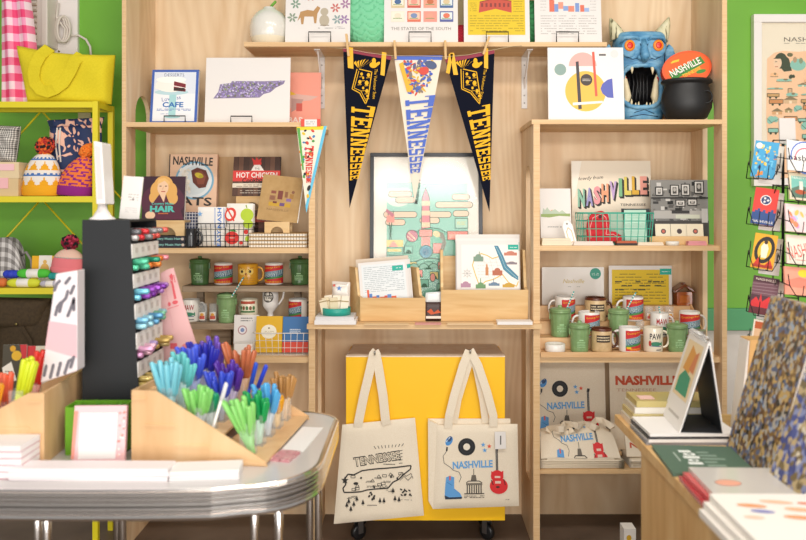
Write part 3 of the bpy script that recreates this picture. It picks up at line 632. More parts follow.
shot(203, 3.42, zl, 9, 18, 'clear shot glass just right of the white MAW mug, left one')
shot(213.5, 3.42, zl, 9, 18, 'clear shot glass touching the straw jar on the weathered board, right one')
canister(227, 3.405, zl, 20, 32, 'green lidded jar with a straw on the weathered lower board')
straw((X(231.5, 3.363), 3.363, Z(297, 3.363)), (X(243.5, 3.338), 3.338, Z(277.5, 3.338)), 'teal striped straw in the jar on the weathered lower board')
def scenes(a, w, h):
    a.r(-w*.46, -h*.92, w*.46, -h*.8, '#b8503a'); a.r(-w*.46, -h*.5, w*.46, -h*.42, '#4f7a4a')
    for i in range(5): a.e(-7+i*3.4, -h*.62, 1.4, 2, ['#4f7a4a', '#8a5a3a'][i % 2]); a.r(-8+i*3.5, -h*.32, -6+i*3.5, -h*.16, ['#a8763a', '#6a8a4a', '#b8503a'][i % 3])
mug(249, Ym, zl, 17.5, 22.5, '#f1e6cc', 'cream mug printed with little brown and green scenes', scenes, pi*.8)
# footed mug
s = Ym/F; t = T('footed_mug', 'tall white footed mug with a round black print', 'mug', (X(270.5, Ym), Ym, zl)); hh = 35*s; r = 8*s
b = B(); b.lathe([(0, 0), (r*1.0, 0), (r*1.0, .004), (r*.4, hh*.12), (r*.33, hh*.25), (r*.75, hh*.36), (r*.98, hh*.45), (r, hh), (r-.003, hh), (r*.9, hh*.46), (0, hh*.38)], M('#f2eeea', .2, coat=.4), 32); b.build('body', t)
b = B(); b.tube([(r*.93, 0, hh*.9), (r*1.5, 0, hh*.92), (r*1.68, 0, hh*.85), (r*1.55, 0, hh*.66), (r*1.1, 0, hh*.5), (r*.85, 0, hh*.46)], .0045, M('#f2eeea', .2, coat=.4), 8); b.build('handle', t)
a = Art(0, 0, s); a.e(-1, -25, 5.4, 5.6, '#4a443e'); a.e(-1, -25, 4.4, 4.6, '#e2dccf'); a.lines(-5, -27, 3, -23, 2, '#3a342e', 1.3, .9); a.l([(-5, -21), (3, -21)], .8, '#3a342e'); a.l([(-5, -29), (3, -29)], .8, '#3a342e'); a.wrap(r); a.build('printed_label', t, fix=False)
mug(298, Ym, zl, 18.5, 22.5, '#f3efe8', 'white mug with a red souvenir print at the right end of lower weathered board', souvenir(-4, .95), .1, '#26262a')
# notebooks in a white basket, card stack
def stnote(a):
    a.r(256.5, 321, 284, 354, '#e0b01e'); a.p([(257, 321), (284, 321), (280, 357), (253, 357)], '#e0b01e'); a.e(269, 335.5, 7.8, 7, '#f2ecd8'); a.e(269, 332.5, 1, .8, '#8a7a5a'); a.lines(264, 335, 274, 338, 2, '#b5a888', .6)
def blnote(a): a.r(281, 322.5, 308, 346, '#3f74ad'); a.r(281, 346, 308, 357, '#e0503c'); a.lines(289, 333, 300, 338, 3, '#dfe6ee', .8, .9)
panel('notebook', 'yellow notebook with a white oval in the white wire basket', 'notebook', 255, 320.5, 281.5, 356.5, 3.29, zs+.003, 12, 0, c='#e0b01e', th=.012, art=lambda a: (a.e(268, 336, 7.8, 7, '#f2ecd8'), a.e(268, 332.5, 1, .8, '#8a7a5a'), a.lines(263, 335, 273, 338, 2, '#b5a888', .6)))
panel('notebook', 'blue notebook with a red base in the white wire basket', 'notebook', 282, 321, 308, 356.5, 3.29, zs+.003, 12, c='#3f74ad', th=.012, art=lambda a: (a.r(282, 346, 308, 356.5, '#e0503c'), a.lines(289, 333, 300, 338, 3, '#dfe6ee', .8, .9)))
wire_basket(254.5, 308.5, 333.5, 3.255, zs, .09, M('#e9e6e2', .4), 'white wire basket holding the yellow and blue notebooks', 9, 3)
for k in range(8): slab('card_pack', 'white card pack in the small stack beside the white wire basket', 'card pack', X(235, 3.27), X(253, 3.27), 3.26, 3.32, zs+.006*k, zs+.0055+.006*k, '#f2eeea', group='stacked white card packs')
panel('display_card', 'white card with a round emblem standing behind the pens', 'card', 233.5, 320, 258.5, 349, 3.345, zs+.03, 8, art=lambda a: (a.lines(240, 322, 252, 327, 2, '#555555', .9, .9), a.e(242, 335, 4.6, 4.6, '#b58a8a'), a.e(242, 335, 3.6, 3.6, '#e8e2e6'), a.e(242, 335, 2, 2, '#7a8fb8')))
slab('card_box', 'small white card box the round-emblem card stands on', 'box', X(234, 3.34), X(258, 3.34), 3.335, 3.355, zs, zs+.03, '#e9e4dc')
# ---------------------------------------------------------------- centre counter
zs = .938
# framed poster
GLASS = thin_glass('poster_glass', 1.36, .12)
Yg = 3.40; S = Yg/F
x0, x1, yt, yb = 369.5, 483.5, 154, 315.5
t = T('framed_poster', 'black-framed guitar and skyline poster leaning behind the pennants', 'framed poster', (X(426.5, Yg), Yg+.035, zs+.0022), rx=-4.4)
w = (x1-x0)*S/2*1.01; h = .728
b = B(); fw = .017
for q in ((-w, w, 0, fw), (-w, w, h-fw, h), (-w, -w+fw, fw, h-fw), (w-fw, w, fw, h-fw)): b.box(q[0], q[1], 0, .02, q[2], q[3], M('#22242a', .35))
b.build('frame', t, bevel=.001)
B().box(-w+fw, w-fw, .010, .014, fw, h-fw, '#efe6d8').build('mat_board', t)
B().box(-w+fw, w-fw, .0055, .0065, fw, h-fw, GLASS).build('glass_pane', t)
a = Art(426.5, yb, S, .0095)
MINT, MINT2, PINK, LPK, DKL = '#9fd0be', '#7fbfa6', '#f0a093', '#f3cfb4', '#3d6a52'
a.r(386, 182, 469, 305, MINT)
a.e(398, 195, 14, 11, '#dfe6d6'); a.r(386, 181, 412, 187, MINT)
for x, y, w_, c in ((400, 193, 12, LPK), (405, 199, 10, LPK), (400, 214, 17, LPK), (395, 222, 10, LPK), (455, 204, 19, LPK), (462, 196, 9, LPK), (440, 214, 12, LPK), (462, 213, 8, LPK), (430, 220, 10, LPK)):
    a.e(x-w_+3, y, 3.4, 3.4, DKL); a.e(x+w_-3, y, 3.4, 3.4, DKL); a.r(x-w_+3, y-3.4, x+w_-3, y+3.4, DKL); a.e(x-w_+3, y, 2.8, 2.8, c); a.e(x+w_-3, y, 2.8, 2.8, c); a.r(x-w_+3, y-2.8, x+w_-3, y+2.8, c)
a.p([(421, 232), (422, 196), (426, 186), (430, 196), (431, 232)], DKL); a.p([(421.6, 232), (422.6, 197), (426, 187.5), (429.4, 197), (430.4, 232)], '#df8f95')
for y in (200, 210, 222): a.r(421.8, y, 430.3, y+5, '#e6d2b0')
a.e(431, 256, 29, 29, DKL); a.e(431, 256, 28.2, 28.2, MINT2); a.e(431, 285, 34, 27, DKL); a.e(431, 285, 33, 26, MINT2)
a.e(412, 236, 6.5, 6.5, DKL); a.e(412, 236, 5.8, 5.8, '#c77f8c'); a.l([(408, 232), (416, 240)], 1.6, '#efc0a8'); a.l([(407, 236), (413, 241)], 1.2, '#efc0a8')
a.r(419, 229, 433, 237, DKL); a.r(419.6, 229.6, 432.4, 236.4, PINK); a.r(421.5, 237, 430.5, 256, PINK); a.r(433, 243, 443, 254, DKL); a.r(433.5, 243.5, 442.5, 253.5, PINK)
a.e(426, 252, 7, 7, DKL); a.e(426, 252, 6.2, 6.2, '#5f9fb0'); a.e(426, 252, 3.4, 3.4, '#4a7f96')
a.p([(436, 230), (444, 233), (447, 243), (444, 252), (441, 249), (443, 241), (438, 235)], '#8a8a78'); a.e(437, 234, 4, 3, '#e6d2a0', 30)
a.p([(386, 240), (403, 240), (403, 247), (386, 247)], '#e8d48a'); a.p([(388, 247), (393, 240.5), (398, 247)], PINK); a.r(386, 247, 403, 256, DKL); a.r(386.5, 247.5, 402.5, 255.5, MINT2); a.r(387, 249, 401, 252, '#e8d48a')
a.l([(387, 210), (391, 240)], .8, DKL); a.l([(393, 210), (389, 240)], .8, DKL); a.r(386, 215, 394, 222, PINK); a.p([(386, 208), (394, 214), (392, 217), (385, 211)], '#c77f8c')
for y in (224, 230): a.l([(387, y), (392, y+5)], .5, DKL); a.l([(392, y), (388, y+5)], .5, DKL)
a.r(456, 218, 469, 228, '#b9d8c8'); a.l([(456, 218), (469, 218), (469, 228), (456, 228), (456, 218)], .6, DKL); a.t('MUSIC', 462.5, 223, 4, '#e3d38a', 9)
a.r(448, 231, 469, 240, PINK); a.l([(448, 231), (469, 231), (469, 240), (448, 240), (448, 231)], .6, DKL); a.lines(450, 234, 467, 238, 2, '#f6e6d0', .8, .9)
for x0_, y0_, c in ((388, 259, PINK), (396, 259, '#e8d48a'), (404, 246, MINT), (388, 268, MINT), (399, 268, PINK), (408, 262, '#e8d48a'), (414, 270, PINK), (424, 262, MINT), (438, 262, PINK), (446, 256, MINT), (420, 280, MINT2), (430, 272, '#e8d48a'), (441, 271, PINK), (437, 284, '#8fc9b0'), (404, 280, PINK)):
    a.r(x0_, y0_, x0_+9, y0_+8, DKL); a.r(x0_+.6, y0_+.6, x0_+8.4, y0_+7.4, c); a.e(x0_+4.5, y0_+8, 3, 4, DKL, 0, 12, 180, 360)
for x in (414, 424, 434, 444): a.e(x, 268, 5, 4.4, DKL, 0, 12, 180, 360); a.e(x, 268, 4.3, 3.8, MINT, 0, 12, 180, 360)
a.e(433, 278, 3, 4.6, DKL); a.e(433, 278, 2.3, 3.9, PINK); a.t('MUSIC CITY', 417.5, 190, 4, '#222222', 26, -83, .02)
a.build('artwork', t, fix=False)
def crate(label, bx0, bx1, py_f, py_b, Y0, Y1, z, kx=0):
    """pine display crate: low slanted front, tall cheeks"""
    s = Y0/F; xc = X((bx0+bx1)/2, Y0); w = (bx1-bx0)*s/2; hf = Z(py_f, Y0)-z; d = Y1-Y0; hb = hf*2.2
    t = T('display_crate', label, 'crate', (xc, Y0, z), 0, None); e = .012
    b = B(); b.prism([(.02, 0), (.032, 0), (.012, hf), (0, hf)], -w, w, PINE, 'x'); b.build('front_board', t, bevel=.001)
    for sg in (-1, 1):
        b = B(); xa = sg*w; b.prism([(.033, 0), (d, 0), (d+.02, hb), (d-.05, hb), (.05, hf*1.05), (.0125, hf)], min(xa, xa-sg*e), max(xa, xa-sg*e), PINE, 'x'); 
        for v in b.bm.verts: v.co.x -= kx*max(0, v.co.y-.02)
        b.build('side_board', t, bevel=.001)
    b = B(); b.box(-w+e, w-e, .033, d-.002, 0, .01, PINE); b.build('bottom_board', t)
    b = B(); b.prism([(d, .0), (d+.01, 0), (d+.03, hb*.9), (d+.02, hb*.9)], -w+e, w-e, PINE, 'x'); [setattr(v.co, 'x', v.co.x-kx*(v.co.y-.02)) for v in b.bm.verts]; b.build('back_board', t); return t
crate('left pine crate of prints on the middle counter', 360, 425.5, 298, 271, 3.235, 3.365, zs, .45)
crate('right wider pine crate of prints on the middle counter', 441, 528.5, 290, 252, 3.235, 3.38, zs)
TEAL = '#1fae9c'
def news(a):
    a.r(365, 262, 409, 300, '#e3e8ea'); a.lines(367, 264, 407, 290, 14, '#a9b3b8', .55, .85)
    for x, y, w_, h_, c in ((369, 287, 2, 11, '#e0623c'), (371, 291, 3, 7, '#5a86c8'), (374, 294, 4, 4, '#e0623c'), (378, 293, 3, 5, '#5a86c8'), (381, 295, 5, 3, '#e0623c'), (386, 294, 3, 4, '#d85a44'), (389, 293, 4, 5, '#6a90cc'), (393, 295, 5, 3, '#e0623c')): a.r(x, y, x+w_, y+h_, c)
    a.r(396, 265, 407, 270, TEAL); a.lines(398, 266, 405, 269, 1, '#e6f4f0', .6)
for k, (dx, dy, Y) in enumerate(((0, 0, 3.272), (3.5, 1, 3.288), (7, .5, 3.304))):
    panel('art_print', ['newspaper-style print with a red skyline in front of the left crate', 'second white print behind the newspaper-style one in the left crate', 'third white print from the front in the left crate'][k], 'print', 362+dx*.8, 259.5+dy, 411+dx*.5, 314, Y, zs+.021, 7, 0, art=news if k == 0 else (lambda a, dx=dx: a.r(405+dx*.5, 265, 411+dx*.5, 269, TEAL))).rotation_euler.y = radians(-5)
panel('art_print', 'back print in cream sleeve standing tallest in the left crate', 'print', 360, 257.5, 413, 314, 3.325, zs+.021, 6, 0, c='#dccbb8').rotation_euler.y = radians(-5)
def nmap(a):
    a.r(462, 245, 520, 289, '#f3efea'); a.lines(478, 258, 505, 280, 7, '#cfcac4', .4, .7)
    for x in (484, 490, 496): a.l([(x, 258), (x+6, 280)], .4, '#d4cfc8')
    a.l([(480, 287), (476, 276), (473, 266), (475, 258), (482, 254), (488, 256), (493, 259), (500, 257), (504, 256)], .9, '#e3b33c'); a.l([(480, 287), (486, 282), (494, 280), (503, 275), (509, 283), (517, 287), (519, 282)], .9, '#e3b33c')
    a.p([(495, 246), (499, 246), (504, 256), (508, 266), (519, 277), (519, 281), (512, 277), (504, 270), (500, 259)], '#4a86a0'); a.l([(497, 247), (502, 257), (506, 268), (518, 279)], .4, '#a8cdd8')
    for x, y, w_, h_, c in ((474, 257, 10, 5, '#7f9a86'), (505, 253, 13, 3, '#c9806a'), (507, 263, 11, 2, '#8a8088'), (486, 268, 3, 8, '#c98a5a'), (493, 271, 10, 5, '#b86a50'), (461, 284, 10, 4, '#b58aa0'), (476, 285, 10, 4, '#6f9a6a'), (489, 284, 11, 2.4, '#6a86a0'), (503, 285, 12, 3, '#c9a03c')): a.r(x, y, x+w_, y+h_, c); a.e(x+w_/2, y, w_*.3, h_*.5, c)
    a.l([(480, 252), (480, 257)], .8, '#7f9a86'); a.l([(481, 279), (481, 285)], .8, '#6f9a6a'); a.l([(494, 279), (494, 285)], .6, '#6a86a0')
    a.e(467.5, 274, 3.4, 3.4, '#d8d4d0'); a.e(467.5, 274, 2.6, 2.6, '#f3efea')
    for k in range(4): a.l([(467.5-5*cos(k*pi/4), 274-5*sin(k*pi/4)), (467.5+5*cos(k*pi/4), 274+5*sin(k*pi/4))], .35, '#a8a4a0')
    a.r(509, 245, 519.5, 250, TEAL); a.lines(511, 246.5, 518, 249, 1, '#e6f4f0', .6)
panel('art_print', 'front illustrated river map print in the right pine crate', 'print', 457, 241, 520, 315, 3.276, zs+.025, 8, art=nmap)
panel('art_print', 'white print just behind the river map in the right crate', 'print', 456, 239, 520.5, 315, 3.29, zs+.025, 8, c='#ece8e4', art=lambda a: a.r(518, 243, 520.5, 252, TEAL))
panel('art_print', 'tallest white print standing last in the right pine crate', 'print', 456, 235.5, 521, 315, 3.304, zs+.025, 8, c='#e6e0da')
# things along the front edge
slab('book', 'white closed booklet lying lower at the left end of the counter', 'booklet', X(314.5, 3.17), X(356, 3.17), 3.165, 3.29, zs, zs+.017, '#ece8e6', group=None)
slab('book', 'pale grey booklet lying atop the white one at the counter end', 'booklet', X(316, 3.19), X(354.5, 3.19), 3.17, 3.295, zs+.0172, zs+.032, '#d9d6d6')
s = 3.24/F; t = T('teal_tin', 'low round teal tin filled with little paper packets', 'tin', (X(336.5, 3.24), 3.236, zs+.0324)); r = 14.2*s; hh = .03
b = B(); b.lathe([(0, 0), (r, 0), (r, hh), (r-.002, hh), (r-.002, .004), (0, .004)], M('#2aa392', .4), 36); b.build('body', t)
t0 = T('paper_packet', '', 'packet')
for k in range(9):
    a_ = radians(-50+k*12); px = 336.5-10+k*2.2
    b = B(); b.box(-.016, .016, 0, .003, 0, .06+.008*(k % 3), ['#efe2c6', '#e6d6b4', '#f4ead6'][k % 3]); b.box(-.016, .016, -.0006, 0, .05, .055, '#b09a70')
    o = tag(b.build('paper_packet'), 'small cream paper packet standing in the round teal tin', 'packet', 'cream packets in the teal tin')
    place(o, (X(px, 3.24), 3.212+.011*(k % 4), zs+.0375), 0, -14+k*2.6, -10+k*3)
bpy.data.objects.remove(t0)
b = B(); s = 3.3/F; b.pillow([(-.033, 0), (.04, 0), (.042, .158), (-.036, .163)], 0, .03, M('#e7e0d8', .25, coat=.5), 12, 6)
o = tag(b.build('candy_bag'), 'clear and white little bag with a blue star above the teal tin', 'bag'); place(o, (X(340, 3.3), 3.315, zs+.0004), -3)
a = Art(0, 0, s, -.0155); a.star(-1, -31, 3, '#5f8fd0'); a.star(-6, -34, 2, '#d85a4a'); a.r(-8, -37, 8, -35.5, '#dcd6ce'); a.lines(-6, -12, 6, -4, 3, '#cfc2ae', .8); a.build('printed_label', o, fix=False)
slab('kraft_strip', 'thin tan paper strip lying in front of the left crate', 'paper', X(365, 3.19), X(409, 3.19), 3.162, 3.21, zs, zs+.004, '#e2c294')
slab('pink_card', 'flat pink and red card lying below the brown pouch', 'card', X(415, 3.19), X(441, 3.19), 3.162, 3.205, zs, zs+.005, '#d99a92')
slab('kraft_strip', 'thin tan paper strip lying in front of the right crate', 'paper', X(447, 3.19), X(493, 3.19), 3.162, 3.21, zs, zs+.005, '#e6c79c')
slab('card_stack', 'two white cards lying at the right end of the counter', 'card', X(497, 3.18), X(532, 3.18), 3.162, 3.225, zs, zs+.013, '#efeae6')
s = 3.245/F
t = T('coffee_pouch', 'dark brown pouch in a clear bag between the two crates', 'pouch', (X(433, 3.245), 3.245, zs))
b = B(); b.pillow([(-.04, 0), (.042, 0), (.04, .082), (-.041, .082)], .02, .03, M('#3a1d16', .4), 10, 8); b.build('body', t)
b = B(); b.pillow([(-.035, .075), (.04, .075), (.036, .125), (-.03, .12)], .02, .008, M('#d9dcdc', .15, coat=.5), 8, 6); b.build('clear_top', t)
a = Art(0, 0, s, .0042); a.r(-7, -5.5, 8, -3, '#e9dcd2'); a.p([(-6, -10), (-2, -13), (1, -9), (5, -12), (8, -9), (3, -8), (-2, -7)], '#c9562c'); a.build('printed_label', t, fix=False)
# ---------------------------------------------------------------- yellow cart and tote bags under the counter
YC = M('#ffc803', .45); Yc = 3.235
t = T('rolling_cart', 'yellow box cart with a wooden top on black casters', 'cart', (X(425.5, Yc), Yc, 0))
hw = 79.5*Yc/F; zb = Z(520.5, Yc); zt = Z(357, Yc)
B().box(-hw, hw, 0, .25, zb, zt-.0005, YC).build('body', t, bevel=.001)
B().prism([(-hw, 0), (hw, 0), (hw-.012, .27), (-hw+.012, .27)], zt, zt+.005, wood('cart_top', '#e6cdb2', '#f0dcc6', '#f5e6d4'), 'z').build('top_board', t)
for px in (358.5, 487):
    for y in (.06, .2):
        x = X(px, Yc+.06)-X(425.5, Yc)
        c = T('caster', None, None); del_ = c; c.parent = t; c.location = (x, y, 0); c.rotation_euler.z = radians(-52 if px < 400 else 48); c.name = 'caster'
        b = B(); b.lathe([(0, -.013), (.026, -.013), (.034, -.009), (.034, .009), (.026, .013), (0, .013)], M('#18181a', .35), 24)
        for v in b.bm.verts: v.co = Vector((v.co.z, v.co.y, v.co.x+.034))
        b.build('wheel', c)
        b = B(); b.box(-.02, -.015, -.012, .012, .03, .09, M('#8a8a8c', .3, .9)); b.box(.015, .02, -.012, .012, .03, .09, M('#8a8a8c', .3, .9)); b.box(-.03, .03, -.03, .03, .09, zb, M('#8a8a8c', .3, .9)); b.build('fork', c)
def strap(P, w, m, t, th=.003, name='handle', parent=None):
    """flat woven strap following points (x, y, z); its width lies in the picture plane"""
    b = B(); P = [Vector(p) for p in P]; R = []
    for i, p in enumerate(P):
        d = (P[min(i+1, len(P)-1)]-P[max(i-1, 0)]); d.y = 0; d.normalize(); n = Vector((-d.z, 0, d.x))*(w[i] if isinstance(w, list) else w)/2
        R.append([b.bm.verts.new(p+n), b.bm.verts.new(p-n), b.bm.verts.new(p-n+Vector((0, th, 0))), b.bm.verts.new(p+n+Vector((0, th, 0)))])
    for A, C in zip(R, R[1:]):
        for k in range(4): b.f([A[k], A[(k+1) % 4], C[(k+1) % 4], C[k]], m)
    b.f(R[0][::-1], m); b.f(R[-1], m); return b.build(name, t)
TOTE = CANVAS
# left tote
Yt = 3.2; S = Yt/F; xc, yb_ = 378, 524
def L(x, y, dy=0): return ((x-xc)*S, dy, (yb_-y)*S)
t = T('tote_bag', 'canvas tote lettered TENNESSEE hanging left on the yellow cart', 'tote bag', (X(xc, Yt), Yt, Z(yb_, Yt)), 0, 'canvas totes hanging on the cart')
q = [L(333.5, 525), L(424, 516.5), L(415, 418.5), L(342, 425.5)]; q2 = [(p[0], p[2]) for p in q]
bmp = lambda u, w: -.003*sin(7*u+3*w)*sin(5*w)-.002*sin(15*u-4*w)
b = B(); b.pillow(q2, .012, .024, TOTE, 24, 10, bump=bmp); b.build('body', t)
strap([L(358, 428, .001), L(358.5, 422, -.002), L(364, 395, -.003), L(370, 370, 0), L(373.5, 354, .004), L(376, 351.5, .006)], .037, TOTE, t)
strap([L(387, 425, .001), L(385.5, 420, -.002), L(383, 395, -.004), L(379, 370, -.002), L(376, 354, .003), L(374.5, 351.5, .005)], .037, TOTE, t)
a = Art(xc, yb_, S); INK = '#2a2724'
def tn_map(a):
    a.t('TENNESSEE', 377, 458.5, 10, INK, 47, -9, .05); a.t('TENNESSEE', 377, 458.5, 8, '#e6d8c0', 45.6, -9, 0)
    for k in range(9): x = 376+k*3.2; a.l([(x, 449-k*.35), (x+(k-4)*.5, 446-k*.3)], .6, INK)
    for k in range(5): a.l([(399, 451+k*3), (402.5, 450+k*3.2)], .6, INK)
    a.lines(381, 463, 395, 465, 1, INK, .8)
    a.l([(348, 474), (354, 474.5), (362, 470.5), (411, 465.5), (410.5, 469), (404, 474), (399, 479), (393, 482), (388, 488), (367, 490), (361, 491.5), (344, 492), (343, 488), (346, 484), (344, 480), (348, 474)], 1.3, INK)
    for k in range(26):
        x = random.uniform(349, 402); y = random.uniform(472, 488)
        if x > 388 and y > 480: continue
        kk = k % 4
        if kk == 0: a.l([(x-2, y+1.5), (x, y-1.5), (x+2, y+1.5), (x-2, y+1.5)], .5, INK)
        elif kk == 1: a.l([(x-2, y), (x+2, y), (x+2, y+2.4), (x-2, y+2.4), (x-2, y)], .5, INK)
        elif kk == 2: a.lines(x-3, y, x+4, y+2, 2, INK, .5, .9)
        else: a.e(x, y, 1, 1.2, INK, 0, 8)
    a.star(345, 480, 4, INK); a.e(356, 483, 2.4, 1.4, INK)
    for x, y in ((347, 504), (351, 508), (357, 498), (363, 502), (380, 500), (384, 500), (393, 490), (395, 498), (349, 500), (399, 499), (354, 503)): a.p([(x-1.7, y+2), (x, y-3), (x+1.7, y+2)], INK); a.l([(x, y+2), (x, y+3.4)], .5, INK)
    for k in range(7): a.e(372+random.uniform(-3, 3), 497+random.uniform(-5, 3), 1.4, 1, INK, random.uniform(0, 180), 6); a.l([(367, 505), (377, 505)], .5, INK)
    a.lines(347, 495, 357, 498, 3, INK, .5); a.lines(386, 489, 395, 492, 2, INK, .5); a.l([(397, 478), (402, 472), (406, 476), (411, 473), (413, 478)], .5, INK); a.l([(400, 480), (404, 476), (408, 480), (412, 476)], .5, INK)
    [a.e(406+random.uniform(-5, 5), 492+random.uniform(-3, 3), 1.5, .8, INK, random.uniform(0, 180), 6) for k in range(12)]; a.lines(401, 499, 412, 500, 1, INK, .4)
tn_map(a)
def on_pillow(q2, yc, th, pw, bmp=None, off=0.0006):
    (xa, za), (xb, zb_), (xc_, zc), (xd, zd) = q2
    def fn(co):
        w_ = .5; u = .5
        for _ in range(6):
            z0 = za+(zb_-za)*u; z1 = zd+(zc-zd)*u; w_ = (co.z-z0)/(z1-z0)
            l = xa+(xd-xa)*w_; r_ = xb+(xc_-xb)*w_; u = (co.x-l)/(r_-l)
        u_, v_ = min(max(u, 0), 1), min(max(w_, 0), 1)
        e = max(0, (1-abs(2*u_-1)**pw)*(1-abs(2*v_-1)**pw))**.5
        return Vector((co.x, yc-th/2*e+(bmp(u_, v_)*e if bmp else 0)+co.y*1.6-off, co.z))
    return fn
a.warp(on_pillow(q2, .012, .024, 10, bmp), .02); a.build('printed_map', t, fix=False)
def hook(px, py, label):
    b = B(); b.tube([(0, .02, 0), (0, -.045, .0), (0, -.05, .014)], .004, M('#b9b5ae', .35, .8), 8)
    return place(tag(b.build('wall_hook'), label, 'hook', 'metal hooks on the yellow cart'), (X(px, 3.21), 3.235, Z(py, 3.21)))
# right tote
def nash_tote(a, full=True):
    """vinyl record, stars, guitar, boot and lettering of the NASHVILLE tote"""
    a.e(449, 440, 3.2, 5, '#4a8fd0', 30); a.e(449.5, 438, 2, 3, '#2a4a7a', 30); a.l([(446, 441), (450, 436)], .8, '#cfe2f2'); a.l([(447, 446), (446.5, 450)], 1.6, '#2a2a2c')
    a.l([(446.5, 450), (443, 455), (444, 462), (450, 466), (453, 469), (459, 471), (461, 476), (459, 481)], .5, '#3a3a3c')
    a.e(466.5, 446, 8.6, 8.6, '#1b1c20', n=32); a.e(466.5, 446, 6.3, 6.3, '#30323a', n=32); a.e(466.5, 446, 5.9, 5.9, '#1b1c20', n=32); a.e(466.5, 446, 3.4, 3.4, '#e9dfcd')
    a.star(483, 444, 2.6, '#5fa3dc'); a.star(489, 445.5, 2.5, '#e0583c'); a.star(484.5, 449.5, 2.6, '#5fa3dc')
    a.t('NASHVILLE', 472.5, 463.5, 7.4, '#5fa3dc', 40, -2, .03); a.l([(453, 460.2), (492, 458.8)], .5, '#e9dfcd')
    a.p([(446, 476), (449.5, 474.5), (454, 476), (454, 487), (460, 492), (462, 496), (450, 497), (444.5, 495.5), (445, 486)], '#5f9fda'); a.r(449, 474.5, 450.5, 479, '#e0583c'); a.p([(444.5, 494), (449, 496), (462, 495.5), (461.5, 497.5), (445, 498)], '#24344a'); a.l([(447, 481), (452, 484)], .5, '#2f6fb0')
    a.l([(473.5, 468), (473.5, 474)], .6, '#3a342e'); a.p([(470.5, 480), (471.5, 474), (475.5, 474), (476.5, 480)], '#6a6257'); a.l([(466, 482), (468, 480), (479, 480), (482, 482)], .8, '#3a342e'); a.r(466, 482, 482, 484, '#7a7266')
    for k in range(7): a.r(466.5+k*2.3, 484, 467.6+k*2.3, 492, '#4a443c')
    a.l([(464, 492.5), (484, 492.5)], .9, '#3a342e'); a.lines(464, 494, 484, 497, 2, '#4a443c', .6, .8)
    a.l([(496.3, 449), (496.8, 470)], 2.2, '#26262a'); a.p([(495, 449), (495.8, 445.5), (498.5, 446), (497.5, 450)], '#26262a'); a.l([(496.3, 449), (496.8, 470)], .4, '#b8b2a6')
    a.e(498.5, 485, 9, 8, '#dc2a2e'); a.e(496.8, 475, 6.2, 5.8, '#dc2a2e'); a.p([(491, 470), (495, 473), (495, 478), (491, 478)], '#dc2a2e'); a.p([(503, 469.5), (498, 473), (499, 478), (503, 477)], '#dc2a2e'); a.e(505, 474, 1.8, 2.4, '#e9dfcd')
    a.r(494.5, 475, 500, 477, '#e8c8b8'); a.r(494.8, 480, 500.5, 482.5, '#e8c8b8'); a.e(497.5, 486, 2, 1, '#3a2a24'); a.l([(491, 479), (493, 484)], .8, '#3a1216'); a.l([(503.5, 478), (505, 484)], .8, '#3a1216')
    a.lines(505, 498, 509, 499, 1, '#6a6257', .6)
xc, yb_ = 474, 508
t = T('tote_bag', 'canvas tote lettered NASHVILLE hanging right on the yellow cart', 'tote bag', (X(xc, Yt), Yt-.005, Z(yb_, Yt)), 0, 'canvas totes hanging on the cart')
qb = [L(428.5, 500), L(514, 507), L(511, 420), L(428, 420)]
b = B(); b.pillow([(p[0], p[2]) for p in qb], .027, .02, TOTE, 16, 10); b.build('back_panel', t)
qf = [(p[0], p[2]) for p in (L(433, 509), L(519, 506), L(517.5, 424), L(437, 425))]
bm2 = lambda u, w: -.0025*sin(6*u+2*w)
b = B(); b.pillow(qf, .006, .024, TOTE, 20, 12, bump=bm2); b.build('body', t)
b = B(); b.prism([(p[0], p[2]) for p in (L(428.5, 501), L(433, 509), L(437.5, 424), L(428, 420))], .005, .03, TOTE); b.build('gusset', t)
strap([L(448, 428, -.006), L(449, 415, -.009), L(454, 395, -.006), L(463, 365, .0), L(469, 350.5, .003)], .034, TOTE, t)
strap([L(493, 426, -.006), L(493, 415, -.008), L(487, 392, -.006), L(478, 365, -.002), L(470, 350, .002)], .034, TOTE, t)
strap([L(454, 424, .016), L(458, 400, .012), L(467, 370, .008), L(473, 352, .006), L(475, 351, .006)], .03, TOTE, t)
strap([L(486, 424, .016), L(483, 400, .012), L(477, 370, .009), L(471.5, 352, .008)], .03, TOTE, t)
a = Art(xc, yb_, S); nash_tote(a); a.warp(on_pillow(qf, .006, .024, 12, bm2), .02); a.build('printed_design', t, fix=False)
b = B(); b.prism([(p[0], p[2]) for p in (L(494, 430), L(505, 430), L(505.5, 447), L(494.5, 447.5))], -.018, -.0168, PAPER); tg = b.build('paper_tag', t, label='white paper tag')
a = Art(xc, yb_, S, -.018); a.l([(500, 434), (500, 443)], 1.2, '#5a5a5a'); a.build('tag_lettering', tg, fix=False)
hook(375, 353.5, 'metal hook carrying the TENNESSEE map tote'); hook(470, 352, 'metal hook carrying the NASHVILLE record tote')
